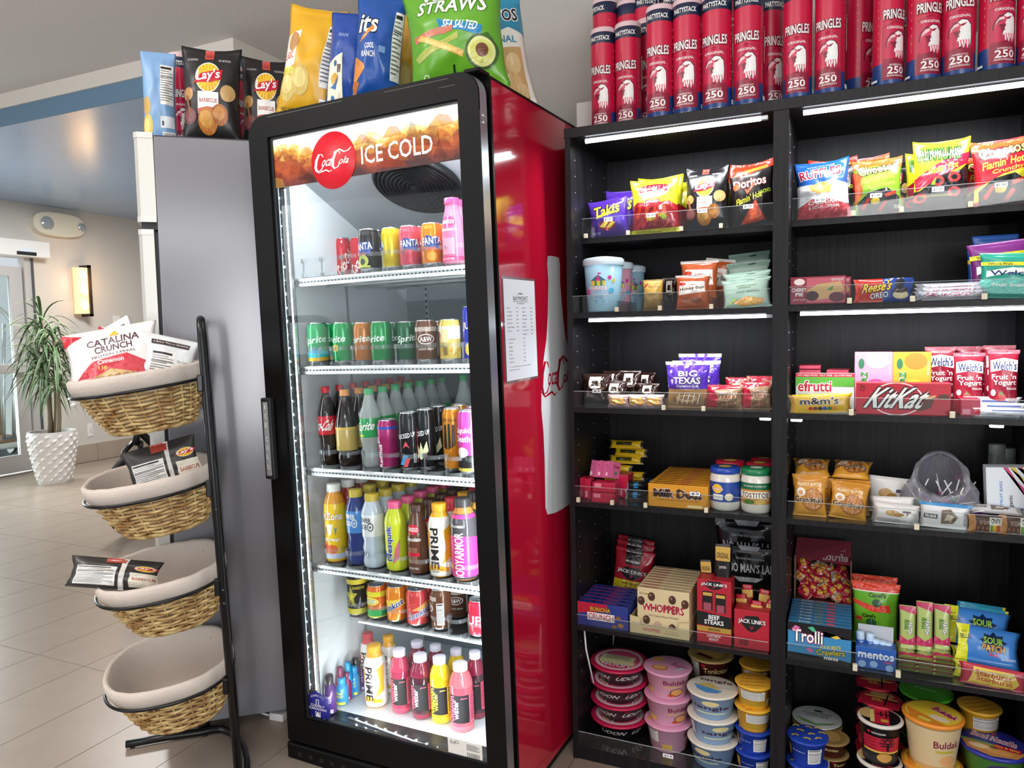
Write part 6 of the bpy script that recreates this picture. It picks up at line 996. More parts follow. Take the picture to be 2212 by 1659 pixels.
power('power_b', '1a3478', '4a8ad0', WH); power('power_w', 'b9c6d4', 'e0e2e4', '2a2c34')
btl2('nesq', 'c2cc2a', 'e05a8a', .01, .16, 'c6d02e', [T_('Nesquik', .1, .42, .9, .58, '2c3a9a', rot=PI/2, b=.05, ol='dfe6f0'), P_('c9667a', (.56, .1), (.7, .2), (.74, .6), (.62, .4)), E_(.34, .26, .07, .08, '2c4a9a', 12)], 'milk_bottle')
mk = [(0, .004), (.026, 0), (.031, .006), (.031, .06), (.03, .1), (.026, .14), (.02, .168), (.018, .19), (.018, .2), (0, .2)]
btl2('dari_c', '5a3426', '4a2a20', .01, .165, '5e3828', [E_(.5, .8, .2, .1, RD), T_('DARIGOLD', .34, .76, .66, .84, WH, b=.03), T_('Chocolate', .28, .58, .72, .66, WH, b=.02), R_(.38, .16, .62, .46, '8a5a48'), R_(.34, .3, .68, .36, RD), T_('LOW FAT MILK', .36, .04, .64, .08, WH, b=0)], 'milk_bottle', shape=mk); btl2('dari_s', 'e0709a', 'e0407a', .01, .165, 'e67aa0', [E_(.5, .78, .22, .11, 'd83a78'), T_('DARIGOLD', .32, .74, .68, .82, WH, b=.03), T_('Strawberry', .26, .58, .74, .66, WH, b=.02), R_(.36, .14, .66, .46, 'f0a0b8'), R_(.0, .0, 1, .1, 'd8407a'), T_('LOW FAT MILK', .34, .03, .66, .07, WH, b=0)], 'milk_bottle', shape=mk)
def prime(k, c, cap): btl2(k, c, cap, .01, .165, 'ece8e0', [P_(c, (.2, .9), (.4, .76), (.36, .5), (.2, .4)), P_(c, (.66, .2), (.86, .3), (.9, .9), (.7, .8), (.76, .5)), P_(c, (.2, .02), (.5, .1), (.8, .04), (.8, .12), (.5, .2), (.2, .12)), T_('PRIME', .06, .4, .94, .56, '2a2426', rot=-PI/2, b=.06), T_('HYDRATION', .34, .085, .66, .115, '3a3030', b=0), T_('DRINK', .4, .045, .6, .075, '3a3030', b=0)], 'sports_bottle')
prime('prime_o', 'e8a82a', 'f0b02a'); prime('prime_r', 'd83a4a', 'd83a4a')
btl2('body_p', 'b8783a', '3a3638', .012, .168, '4a484c', [P_('d83a8a', (0, 0), (1, 0), (1, .62), (.7, .66), (.3, .66), (0, .6)), P_('d83a8a', (0, .94), (1, .94), (1, 1), (0, 1)), T_('BODYARMOR', .06, .26, .98, .42, WH, rot=PI/2, b=.04), T_('STRAWBERRY', .34, .8, .66, .84, WH, b=.01), E_(.3, .36, .07, .06, 'd84a4a', 12), E_(.3, .16, .06, .05, 'e8d23a', 12)], 'sports_bottle'); btl2('body_y', 'c9a23a', '3a3638', .012, .168, '3a383c', [R_(0, 0, 1, .3, 'd8b02a')], 'sports_bottle')
def vit(k, c, lab, cc): btl2(k, c, 'dcd6e6', .03, .12, lab, [R_(.3, .02, .76, .98, mat('1a181c', .55, spec=.2)), R_(.76, .02, .96, .98, cc)]+lines(.78, .06, .94, .94, 12, '3a1a20', .4)+[T_('vitamin', .06, .42, .68, .58, cc, rot=PI/2, b=.02), T_('water', .24, .42, .7, .56, WH if cc != 'e8d21e' else cc, rot=PI/2, b=.01), T_('power', .58, .84, .72, .9, cc, b=.01)], 'water_bottle')
vit('vit_r', 'b83a56', '9a2a48', 'e8506a'); vit('vit_d', '7a1c38', '3a1422', 'd84a6a'); vit('vit_y', 'e0be1e', 'c9a818', 'e8d21e'); vit('vit_p', 'd8606a', 'c24a5a', 'f05a78')
sh = [(0, .002), (.016, 0), (.019, .004), (.019, .055), (.016, .065), (.011, .072), (.011, .09), (0, .09)]
def shot(k, c, c2, cap): LATHE(k, 'energy_shot', 'bottle', sh, c, [T_('5-hour', .28, .62, .74, .8, c2, b=.04), T_('ENERGY', .26, .42, .74, .58, c2, b=.04), R_(.2, .0, .8, .16, c2)], .004, .06, parts=[('cap', [(.0115, .07), (.0125, .072), (.0125, .09), (.011, .092), (0, .092)], cap, .3)], rough=.25, n=24, span=14)
shot('shot_b', '2a8ac8', 'e6e23a', '2a9ad0'); shot('shot_p', '4a2a6a', 'b8a8d0', '2a2830'); shot('shot_g', '8a2a5a', 'e0c2d0', '7a2a52')
# ------------------------------------------------------------------ canisters on top of the bookcase
G = 'crisp canisters on top of the bookcase'
front = [(1278, 1331, 72, .12, 0), (1330, 1386, 60, .12, 0), (1397, 1456, 24, .05, 0), (1454, 1516, 11, .05, 0), (1516, 1582, -1, .05, -3), (1584, 1648, -9, .05, 0), (1691, 1754, -24, .05, 0), (1759, 1825, -36, .05, -6), (1884, 1951, -58, .05, 30), (1957, 2031, -72, .05, 22), (2031, 2107, -86, .05, 0), (2111, 2191, -102, .05, 22), (2193, 2275, -118, .05, -14)]
for i, (a, b, t, y, r) in enumerate(front): fit('crisp', 'red crisp canister with eagle print, %s from the left in the front row' % ORD[i], a, b, t, y, BH, rz=r, group=G)
for i, (a, b, t, y, r) in enumerate([(1376, 1429, 52, .2, 8), (1636, 1692, -2, .15, 30), (1822, 1886, -32, .15, 62), (1900, 1962, -44, .15, 0)]): fit('crisp', 'red crisp canister half hidden behind the front row, %s such from the left' % ORD[i], a, b, t, y, BH, rz=r, group=G)
MB_ = MB().box(s_x(1260, .3, 2.1), .66, .23, .385, BH, BH+.145, mat('d9d7d4', .6), .002)
rs = tag(empty('riser_box'), 'white riser box carrying the rear canisters on the bookcase top', 'box'); MB_.build('body', rs)
for i, (a, b, t, r) in enumerate([(1282, 1336, 8, -35), (1334, 1386, 12, 100), (1369, 1422, -5, 20), (1424, 1477, -9, 25), (1480, 1534, -18, 0), (1538, 1593, -28, 40)]): fit('crisp', 'red crisp canister on the white riser, %s from the left at the back' % ORD[i], a, b, t, .3, BH+.145, rz=r, group=G)
# ------------------------------------------------------------------ big bags on the two coolers
zt = FH+.004; G = 'large chip bags on top of the coolers'
for k, l, a, b, t, y, rz, ro in [
    ('lays_y', 'yellow potato chip bag leaning on the cooler top, leftmost there', 606, 700, 22, .05, 20, 13),
    ('tost_b', 'dark blue and cream corn chip bag on the cooler', 706, 776, 30, .06, 20, 9),
    ('dor_b', 'glossy blue tortilla chip bag on the cooler beside the green bag', 766, 846, -6, .05, 24, 8),
    ('lays_y', 'yellow chip bag mostly hidden behind the green bag', 850, 950, 12, .24, 0, 3),
    ('veg', 'large lime green vegetable straws bag on the cooler top', 893, 1088, -34, .1, 10, -2),
    ('tost_w', 'white and teal tortilla chip bag at the cooler\'s right edge', 1030, 1146, -4, .32, 30, -8)]:
    fit(k, l, a, b, t, y, zt, FRM, rz=rz, roll=ro, group=G, dy=.9)
zg = 2.071
def fitg(k, l, a, b, t, y, rz=0, ro=0, **kw): return fit(k, l, a, b, t, y, zg, GM, rz=rz-GA*0, roll=ro, group=G, **kw)
fitg('lays_lb', 'pale blue chip bag standing at the left end of the grey refrigerator', 308, 384, 113, .16, 0, 1)
fitg('bbq', 'black barbecue chip bag upright in the middle of the grey refrigerator', 392, 524, 108, .1, -8, 2)
fitg('bbq', 'black barbecue chip bag tucked beside the cooler door frame', 521, 634, 131, .14, 0, 2)
fitg('crisp', 'red crisp canister between the pale blue and black chip bags', 371, 418, 124, .28, 10)
fitg('crisp', 'red crisp canister peeking between the two black chip bags', 490, 534, 152, .3, 60)
# ------------------------------------------------------------------ left bay
def SL(i, k, l, a, b, t, y, **kw): return fit(k, l, a, b, t, YR[i]+y, ZL[i]+.002, **kw)
def SR(i, k, l, a, b, t, y, **kw): return fit(k, l, a, b, t, YR[i]+y, ZR[i]+.002, **kw)
def at(fr_, px, py, y): x = s_x(px, y, 1.2, fr_); z = s_z(py, x, y, fr_); x = s_x(px, y, z, fr_); return x, s_z(py, x, y, fr_)
G = 'small chip bags on the shelves'
SL(0, 'takis', 'purple rolled chip bag at the front of the upper left shelf', 1274, 1363, 432, .045, roll=-5, group=G)
SL(0, 'takis', 'purple chip bag behind the front purple bag', 1302, 1378, 415, .11, roll=3, group=G)
SL(0, 'chester', 'yellow and red fries bag with a price tag on its front', 1363, 1469, 389, .045, roll=-1, group=G)
SL(0, 'chester', 'yellow fries bag second in its row', 1378, 1477, 385, .11, group=G); SL(0, 'chester', 'yellow fries bag third and last in its row', 1395, 1490, 398, .17, roll=4, group=G)
SL(0, 'bbq_s', 'small black barbecue chip bag on the upper left shelf', 1479, 1577, 362, .045, group=G)
SL(0, 'dor_r', 'black and red flaming nacho chip bag beside the shelf divider', 1580, 1680, 352, .05, roll=-3, group=G); SL(0, 'dor_r', 'black and red nacho chip bag behind the front nacho bag', 1566, 1660, 368, .13, group=G)
SL(1, 'tub_b', 'pale blue cotton candy tub at the front left', 1262, 1346, 565, .075, group='cotton candy tubs'); SL(1, 'tub_p', 'pink cotton candy tub between two blue ones', 1302, 1367, 574, .185, rz=20, group='cotton candy tubs'); SL(1, 'tub_b', 'pale blue cotton candy tub at the back', 1333, 1393, 581, .29, rz=25, group='cotton candy tubs')
SL(1, 'fig', 'small brown and gold banana bread packet', 1388, 1434, 604, .1); SL(1, 'donut', 'dark wrapped snack cake behind the gold packet', 1430, 1464, 600, .2)
G = 'honey buns'
SL(1, 'honey', 'orange wrapped honey bun standing at the front', 1459, 1534, 594, .06, group=G); SL(1, 'honey', 'orange wrapped honey bun taller behind the front one', 1470, 1552, 563, .12, group=G); SL(1, 'honey', 'orange honey bun deepest in the row', 1510, 1573, 559, .2, roll=8, group=G)
x, z = at(ID, 1495, 650, .035); put('honey', 'orange wrapped honey bun lying flat under the standing ones', T(x, .09, ZL[1]+.018) @ RX(-80), G, (.55*1.15, .5, .5))
for j, (t, y) in enumerate(((601, .06), (586, .1), (563, .15), (543, .21))): SL(1, 'mango', 'pale green dried mango packet, %s from the front of its row' % ORD[j], 1560+j*6, 1668, t, y, tilt=-12, roll=-4, group='dried mango packets')
G = 'wrapped doughnuts'
for l, a, b, t, y in (('chocolate doughnut pack behind the three dollar tag', 1243, 1308, 807, .075), ('chocolate doughnut pack leaning in the front middle', 1304, 1356, 823, .07), ('chocolate doughnut pack at the back left', 1302, 1342, 801, .2), ('chocolate doughnut pack at the back centre', 1335, 1387, 800, .2), ('chocolate doughnut pack at the back right', 1372, 1418, 804, .26), ('chocolate doughnut pack behind the pink pastries', 1376, 1426, 828, .14)): SL(2, 'donut', l, a, b, t, y, group=G, dy=.8)
for j, (a, b) in enumerate(((1312, 1360), (1356, 1400), (1392, 1435))): SL(2, 'danish', 'cream filled danish in pink wrap, %s from the left' % ORD[j], a, b, 852, .03, group='wrapped danishes', dy=.5)
for j, (a, b, t, y) in enumerate(((1438, 1534, 781, .05), (1452, 1556, 779, .115), (1466, 1558, 764, .18))): SL(2, 'texas', 'purple wrapped cinnamon roll, %s from the front' % ORD[j], a, b, t, y, group='cinnamon rolls')
for l, a, b, t, y in (('red and tan wrapped strudel at the front centre', 1523, 1606, 831, .05), ('red and tan wrapped strudel beside the divider', 1604, 1674, 824, .055), ('red and tan strudel behind the front centre one', 1566, 1620, 815, .14), ('red and tan strudel deepest beside the divider', 1612, 1672, 812, .15)): SL(2, 'pie', l, a, b, t, y, group='strudels')
G = 'gum packs'
for j, (a, b, t, y) in enumerate(((1254, 1268, 1030, .06), (1266, 1280, 1032, .05))): SL(3, 'gum_r', 'dark pink gum pack standing %s by the shelf end' % ORD[j], a, b, t, y, group=G)
for j in range(2): put('gum_r', 'dark pink gum pack lying flat, %s' % ('lower one', 'upper one')[j], T(s_x(1311, .05, ZL[3]), .03+.01*j, ZL[3]+.016+.031*j) @ RY(90) @ T(0, 0, -.037), G)
x = s_x(1300, .06, ZL[3]+.1)
for j, px in enumerate((1289, 1306, 1322)): put('gum', 'light pink gum pack on top of the pile, %s from the left' % ORD[j], T(s_x(px, .08, ZL[3]+.11), .075, ZL[3]+.066) @ RZ(-25) @ RX(-14), G, (.9, .8, .72))
SL(3, 'gum_r', 'red gum pack between the pink gum and dark bars', 1337, 1362, 1022, .12, group=G)
G = 'wafer bars'
for j, (px, py, y, r) in enumerate(((1353, 981, .26, 2), (1362, 996, .25, -3), (1352, 1006, .24, 4), (1330, 1003, .2, -8), (1356, 1018, .22, 3), (1336, 1022, .2, -4))):
    x, z = at(ID, px, py, y); put('wafer_y', 'yellow wrapped wafer bar, %s of the pile counted from the top' % ORD[j], T(x, y, ZL[3]+.148-.025*j) @ RZ(r) @ RX(-20) @ T(0, 0, -.013), G, (.9, .8, .95))
for j, (px, y, z) in enumerate(((1376, .08, 0), (1386, .15, 0), (1378, .1, .026), (1412, .16, .026))): put('wafer_d', 'black foil bar beside the orange candy boxes, %s of four' % ORD[j], T(s_x(px, y, ZL[3]), y, ZL[3]+.003+z) @ RZ(18) @ RX(-10), G, (.55, .9, .95))
def row(k, l, a, b, t, y, n, pitch, z, g, d=None):
    for j in range(n): fit(k, l % ORD[j], a, b, t, y, z, group=g, dy=d); a, b, t = nxt(a, b, t, y, pitch, z); y += pitch
def nxt(a, b, t, y, p, z):
    xa, xb = s_x(a, y, z+.06), s_x(b, y, z+.06); zt_ = s_z(t, (xa+xb)/2, y)
    def pr(P): d = Vector(P)-CAM; q = d.dot(FW); return 1106+FPX*d.dot(RT)/q, 829.5-FPX*d.dot(UP)/q
    return pr((xa, y+p, z+.06))[0], pr((xb, y+p, z+.06))[0], pr(((xa+xb)/2, y+p, zt_))[1]
row('duds', 'orange caramel candy box, %s from the front of its row', 1401, 1530, 1046, .018, 11, .0275, ZL[3]+.003, 'orange candy boxes', 1.12)
for k, l, a, b, t, y in (('jar_b', 'ranch dip jar with a blue lid', 1533, 1600, 1013, .055), ('jar_g', 'jalapeno dip jar with a green lid', 1600, 1667, 1016, .05), ('jar_r', 'dip jar with a red lid behind the blue lidded jar', 1545, 1610, 1000, .16), ('jar_r', 'dip jar with a red lid behind the green lidded jar', 1610, 1671, 1005, .15), ('jar_r', 'dip jar with a red lid deepest by the divider', 1622, 1676, 995, .25)): SL(3, k, l, a, b, t, y, group='dip jars')
row('crunch', 'blue crunchy candy box, %s from the front of its row', 1249, 1357, 1302, .018, 6, .03, ZL[4]+.002, 'blue candy boxes', 1.25)
for j, (a, b, t, y) in enumerate(((1314, 1402, 1188, .25), (1316, 1400, 1173, .29), (1318, 1400, 1163, .33))): SL(4, 'jerky', 'red jerky bag with a yellow band, %s from the front' % ORD[j], a, b, t, y, roll=6, tilt=-6, group='jerky bags')
row('whop', 'cream malted milk ball box, %s from the front of its tray', 1378, 1490, 1272, .03, 9, .0255, ZL[4]+.006, 'malted milk ball boxes', 1.25)
tr = tag(empty('cardboard_tray', T(0, 0, ZL[4]+.002)), 'cream cardboard tray holding the malted milk ball boxes', 'tray'); xa, xb = s_x(1362, .012, .46), s_x(1490, .012, .46); mc = mat('d2bf90', .6)
MB().box(xa, xb, .008, .27, 0, .003, mc).build('bottom', tr); MB().prism([(xa, 0), (xb, 0), (xb, .055), (xb-.03, .05), (xb-.035, .028), (xa+.035, .028), (xa+.03, .05), (xa, .055)], .006, .009, mc).build('front_panel', tr)
for x in (xa, xb-.002): MB().box(x, x+.002, .008, .27, 0, .05, mc).build('side_panel', tr)
obj('tray_lettering', print_mesh('tray_lettering', [(flat_skin((xa, .006, 0), (xb-xa, 0, 0), (0, 0, .05)), [T_('WHOPPERS', .22, .2, .52, .42, 'b8405a', b=.03), T_('The Original', .6, .32, .8, .42, '9a7a4a', b=0), T_('Malted Milk Balls', .58, .18, .84, .28, '9a7a4a', b=0)])], .5, .0003), tr)
SL(4, 'steakbox', 'red beef steaks display box standing open', 1510, 1583, 1246, .05, dy=.9); SL(4, 'stickbox', 'red beef stick display box beside the divider', 1589, 1665, 1311, .05, dy=.9)
G = 'jerky packets'; z0 = ZL[4]+.045
for l, a, b, t, y, r in (('black beef packet standing tallest in the display box', 1541, 1582, 1176, .06, 0), ('black beef packet leaning behind the tallest one', 1519, 1548, 1210, .075, -4)): fit('steak', l, a, b, t, y, z0, roll=r, group=G)
for j, (px, y, r, h_) in enumerate(((1588, .055, -22, .135), (1612, .07, -8, .13), (1628, .04, 4, .125), (1640, .075, 6, .15), (1652, .05, 10, .13), (1620, .085, -4, .155))): put('stick', 'red beef stick in the open box, %s of six' % ORD[j], T(s_x(px, y, .5), y, ZL[4]+.012) @ RY(r) @ RX(-6), G, (1.1, 1, h_/.09))
SL(4, 'nomans', 'black jerky bag hanging tall behind the display boxes', 1552, 1690, 1124, .3, group='black jerky bags'); SL(4, 'nomans', 'black jerky bag in front of the taller black one', 1578, 1700, 1182, .24, group='black jerky bags')
def stack(kinds, labels, a, b, pyc, y, zs, g, rzs=None, last=None):
    cx = s_x((a+b)/2, y, .3); zt_ = s_z(pyc, cx, y); cx = s_x((a+b)/2, y, zt_); kk = ((a+b)/2-1106)/FPX; w = (b-a)/FPX*depth((cx, y, zt_))/math.sqrt(1+kk*kk)
    n = len(kinds); hs = [KIND[k]['size'][2]*w/KIND[k]['size'][0] for k in kinds]; f = (zt_-zs)/sum(hs); z = zs
    for j, k in enumerate(kinds):
        s = w/KIND[k]['size'][0]; put(k, labels[j], T(cx+.002*math.sin(3*j), y+.002*math.cos(5*j), z) @ RZ((rzs or [0]*9)[j]), g, (s, s, s*f)); z += hs[j]*f
Z6 = ZL[5]+.001; O4 = ['bottom', 'second from the bottom', 'third from the bottom', 'top']
stack(['udon']*4, ['black udon bowl with a pink lid, %s of its stack' % o for o in O4], 1276, 1398, 1424, .13, Z6, 'udon bowls', [40, 15, 25, 0])
stack(['buldak_p']*3, ['pink noodle cup, %s of its stack' % o for o in ('bottom', 'middle', 'top')], 1392, 1494, 1437, .11, Z6, 'pink noodle cups', [60, 12, 0])
stack(['tangle']*3, ['blue pasta cup with a cream lid, %s of its stack' % o for o in ('bottom', 'middle', 'top')], 1485, 1594, 1483, .075, Z6, 'blue pasta cups', [-20, 30, 4])
stack(['tonk']*3, ['brown tonkotsu cup behind the blue pasta cups, %s of three' % o for o in ('bottom', 'middle', 'top')], 1487, 1584, 1410, .26, Z6, 'tonkotsu cups', [0, 0, -25])
stack(['mac_b', 'mac_b', 'mac_y', 'mac_y'], ['blue macaroni cup at the very bottom by the divider', 'blue macaroni cup under the yellow ones', 'yellow macaroni cup on the blue ones', 'yellow macaroni cup topmost by the divider'], 1588, 1670, 1470, .07, Z6, 'macaroni cups', [10, 0, 25, 0])
stack(['mac_y']*4, ['yellow macaroni cup at the back, %s of its stack' % o for o in O4], 1597, 1672, 1430, .2, Z6, 'macaroni cups')
for px in (1262, 1326):
    p = [(s_x(q, y_, z_), y_, z_) for q, y_, z_ in ((px, .03 if px < 1300 else .36, .43), (px+4, .03 if px < 1300 else .36, .36), (px+20 if px < 1300 else px-2, .05 if px < 1300 else .36, .24))]
    MB().tube(p, .003, mat('e3e3e3', .4), 6).build('led_cable', bk)
# ------------------------------------------------------------------ right bay
G = 'small chip bags on the shelves'
SR(0, 'ruffles', 'blue and white ridged chip bag beside the divider', 1720, 1840, 350, .045, roll=-3, group=G); SR(0, 'dor_r', 'dark chip bag peeking behind the blue ridged bag', 1745, 1850, 346, .12, group=G)
SR(0, 'cheeto_l', 'green lime cheese puff bag', 1843, 1952, 347, .045, roll=-2, group=G); SR(0, 'cheeto_c', 'red cheese puff bag behind the green lime one', 1838, 1930, 341, .12, roll=-4, group=G); SR(0, 'bbq_s', 'black chip bag behind the green lime one', 1900, 1968, 352, .13, group=G)
SR(0, 'funyun', 'bright yellow onion ring bag at the front', 1968, 2094, 306, .045, group=G); SR(0, 'funyun', 'yellow onion ring bag showing left of the front one', 1952, 2070, 331, .12, group=G)
SR(0, 'cheeto_c', 'red crunchy cheese puff bag at the picture edge', 2101, 2236, 303, .045, roll=-3, group=G); SR(0, 'cheeto_c', 'red cheese puff bag tucked behind the one at the picture edge', 2076, 2180, 340, .12, group=G)
SR(1, 'cherrypie', 'dark red cherry pie box', 1707, 1827, 598, .03, group='pie boxes'); SR(1, 'cherrypie', 'red pie box behind the front cherry pie box', 1715, 1838, 601, .08, group='pie boxes')
SR(1, 'reese', 'orange and blue peanut butter cup pack', 1842, 1972, 602, .025); SR(1, 'reese', 'orange and blue candy pack behind the front one', 1855, 1975, 606, .07)
for j, (t, y) in enumerate(((634, .02), (622, .04), (612, .06))): SR(1, 'musk', 'silver wrapped nougat bar, %s from the front' % ORD[j], 1972+2*j, 2136, t, y, group='nougat bars', h=.024+.011*j)
SR(1, 'welch_t', 'teal fruit snack bag in front', 2123, 2270, 546, .04, roll=3, group='fruit snack bags'); SR(1, 'welch_p', 'purple fruit snack bag behind the teal one', 2112, 2258, 520, .1, roll=-5, group='fruit snack bags'); SR(1, 'welch_b', 'blue fruit snack bag behind the purple one', 2096, 2200, 508, .17, group='fruit snack bags'); SR(1, 'welch_b', 'blue fruit snack bag lowest at the left of its row', 2086, 2180, 538, .2, group='fruit snack bags')
SR(2, 'efrutti', 'green and white gummy candy box behind the yellow candy bag', 1718, 1844, 806, .1, dy=1)
SR(2, 'mms', 'yellow peanut candy bag lying across the front left', 1703, 1843, 851, .015, roll=-3, dy=.8)
x0_ = s_x(1750, .2, 1.3); x1_ = s_x(1812, .2, 1.3)
for j in range(7): put('redslab', 'thin red candy box stacked behind the gummy box, %s %s' % (('left column,', 'right column,')[j % 2], ('lowest', 'second', 'third', 'topmost')[j//2]), T((x0_, x1_)[j % 2], .2, ZR[2]+.003+.075+.0125*(j//2)) @ RZ((2, -3)[j % 2]), 'thin red candy boxes')
SR(2, 'efrutti', 'gummy candy box under the thin red boxes, left one', 1722, 1778, 815, .2, h=.072, dy=4); SR(2, 'efrutti', 'gummy candy box under the thin red boxes, right one', 1785, 1842, 815, .2, h=.072, dy=4)
SR(2, 'kitkat', 'red wafer bar display box', 1847, 2049, 826, .04, dy=.8)
SR(2, 'peel_p', 'pink peelable gummy box', 1845, 1927, 760, .15, dy=1.6, group='gummy boxes'); SR(2, 'peel_y', 'orange mango gummy box', 1927, 2009, 760, .15, dy=1.6, group='gummy boxes')
for j, (a, b, t, y) in enumerate(((1996, 2064, 749, .19), (2057, 2127, 762, .11), (2131, 2201, 756, .09), (2064, 2132, 748, .22), (2122, 2192, 746, .2))): SR(2, 'yogurt', 'dark red yogurt snack pouch, %s' % ('leftmost of the row', 'middle one in front', 'rightmost in front', 'middle one at the back', 'rightmost at the back')[j], a, b, t, y, group='yogurt snack pouches')
for j, (t, y) in enumerate(((884, .03), (868, .05), (855, .09))): SR(2, 'payday', 'white wrapped peanut bar, %s from the front' % ORD[j], 2100-10*j, 2236-14*j, t, y, group='peanut bars', h=.022+.012*j)
SR(2, 'gum_r', 'red wrapped sweet beside the white peanut bars', 2070, 2112, 858, .08, dy=2)
G = 'peanut butter cookie packs'
SR(3, 'grandma', 'peanut butter cookie pack standing front left', 1711, 1787, 1025, .04, group=G); SR(3, 'grandma', 'peanut butter cookie pack standing second in front', 1788, 1872, 1041, .04, roll=5, group=G)
SR(3, 'grandma', 'peanut butter cookie pack standing behind the front left one', 1722, 1800, 1031, .1, group=G); SR(3, 'grandma', 'peanut butter cookie pack standing behind the second one', 1796, 1880, 1036, .1, group=G)
for j, px in enumerate((1755, 1836)): put('grandma', 'peanut butter cookie pack lying on top, %s one' % ('left', 'right')[j], T(s_x(px, .13, .97), .1, ZR[3]+.105) @ RZ((4, -6)[j]) @ RX(-68), G, (1.02, 1, .8))
for j, (a, b, t, y) in enumerate(((1884, 1990, 1070, .03), (1880, 1982, 1058, .06), (1866, 1972, 1012, .15))): SR(3, 'whitepack', 'white almond snack pack, %s' % ('lowest in front', 'second from the bottom', 'topmost of the pile')[j], a, b, t, y, roll=(2, -2, 4)[j], group='almond packs', h=(.055, .068, .105)[j])
SR(3, 'trubar', 'white protein bar with a blue top edge', 1982, 2099, 1087, .022, roll=2); SR(3, 'kind', 'granola bar with brown wrapper ends upside down', 2090, 2178, 1113, .012, group='granola bars'); SR(3, 'kind', 'granola bar cut by the picture edge', 2174, 2262, 1116, .012, group='granola bars')
put('trubar', 'white bar with a blue edge lying behind the granola bars', T(s_x(2150, .06, .88), .05, ZR[3]+.045) @ RX(-75) @ RZ(2), None, (1.1, .8, .7)); SR(3, 'fruitbars', 'white fruit bar box with diagonal stripes', 2143, 2236, 1007, .12, roll=-3)
for j, (a, b, t, y) in enumerate(((2132, 2172, 976, .3), (2172, 2215, 984, .31))): SR(3, 'clrjar', 'clear plastic jar at the back, %s one' % ('left', 'right')[j], a, b, t, y, group='clear jars')
# open bag of lollipops
LP = Vector((s_x(2030, .11, .9), .13, ZR[3]+.002)); M_FILM = glass('clear_film', 'f2f2f6', .9, .2, 'e6e6f0', .12)
lb = tag(empty('lollipop_bag', Matrix.Translation(LP)), 'open clear plastic bag full of lollipops', 'bag'); v = []; NB, NJ = 40, 12
for j in range(NJ+1):
    t = j/NJ
    for k in range(NB):
        a = 2*PI*k/NB; r = (.082+.02*math.sin(PI*t)-.03*t*t)*(1+.1*noise.noise(Vector((math.cos(a)*2.5, math.sin(a)*2.5, t*4)))+.05*noise.noise(Vector((math.cos(a)*7, math.sin(a)*7, t*9))))
        v.append(Vector((r*math.cos(a), r*math.sin(a)*.8-.03*t, .125*t+.055*t*t*(math.sin(a)+.2))))
for k in range(NB): a = 2*PI*k/NB; q = v[NJ*NB+k]; v.append(q+Vector((.016*math.cos(a), -.012, -.012+.004*math.sin(5*a))))
obj('film', mesh('film', v, [(j*NB+k, j*NB+(k+1) % NB, (j+1)*NB+(k+1) % NB, (j+1)*NB+k) for j in range(NJ+1) for k in range(NB)]+[list(range(NB))[::-1]], M_FILM, smooth=True), lb)
random.seed(5); cols = ['5a2a8a', '7a3aa0', '8a3a9a', '4a2a7a', 'a04a8a', '4a8a3a', '6a2a6a']
for c in set(cols): 
    m = MB().ell((0, 0, 0), .0145, .0145, .0135, mat(c, .2, coat=.4), 10, 7); KIND['lol'+c] = dict(parts=[('candy', m.me('candy')), ('stick', MB().tube([(0, 0, .01), (0, 0, .075)], .0019, mat('ecebea', .5), 6).me('stick')), ('twist', MB().lathe([(.005, .012), (.009, .018), (.004, .024)], mat(c, .15, alpha=.8), 8).me('twist'))], size=(.03, .03, .08), name='lollipop', cat='lollipop', typ='box')
nm = {'5a2a8a': 'deep purple', '7a3aa0': 'violet', '8a3a9a': 'magenta purple', '4a2a7a': 'indigo', 'a04a8a': 'pink purple', '4a8a3a': 'green', '6a2a6a': 'plum'}
for j in range(34):
    a = j*2.4; r = .062*math.sqrt((j % 17+.5)/17); lay_ = j//17; c = cols[j % 7]
    put('lol'+c, '%s wrapped lollipop in the open plastic bag' % nm[c], T(LP.x+r*math.cos(a), LP.y+r*math.sin(a)*.8-.005, LP.z+.018+.025*lay_) @ RZ(random.random()*360) @ RX((100 if lay_ == 0 else 15+60*random.random())), 'lollipops in the open bag')
for j, (px, y) in enumerate(((2078, .06), (2094, .09), (2108, .05), (2120, .08))): put('lol'+cols[j], 'wrapped lollipop spilled beside the open bag, %s of four' % ORD[j], T(s_x(px, y, .9), y+.02, ZR[3]+.03) @ RZ(40+20*j) @ RX(70), 'lollipops in the open bag')
# gummy shelf
row('trolli', 'blue sour gummy box, %s from the front of its row', 1701, 1838, 1347, .016, 8, .025, ZR[4]+.002, 'blue gummy boxes', 1.2)
xb0, xb1 = s_x(1718, .26, .6), s_x(1838, .26, .6); zb_, zt_ = ZR[4]+.002, s_z(1172, (xb0+xb1)/2, .3); bw_ = xb1-xb0; mcb = mat('7a5a44', .7); mrd = mat('8e3a48', .5)
BXM = T((xb0+xb1)/2, .23, zb_); bx = tag(empty('candy_display_box', BXM), 'open red display box heaped with wrapped burger gummies', 'display box'); hb = zt_-zb_
MB().box(-bw_/2, bw_/2, 0, .11, 0, .004, mcb).box(-bw_/2, bw_/2, .108, .11, 0, hb-.02, mcb).build('back_panel', bx)
for s in (-1, 1): MB().box(s*bw_/2-.0015, s*bw_/2+.0015, 0, .11, 0, hb-.03, mcb).build('side_panel', bx)
MB().box(-bw_/2, bw_/2, -.002, 0, 0, .1, mrd).build('front_panel', bx)
MB().add([(-bw_/2, .0, hb-.035), (bw_/2, .0, hb-.045), (bw_/2, .11, hb), (-bw_/2, .11, hb)], [(0, 1, 2, 3)], mrd).build('flap', bx)
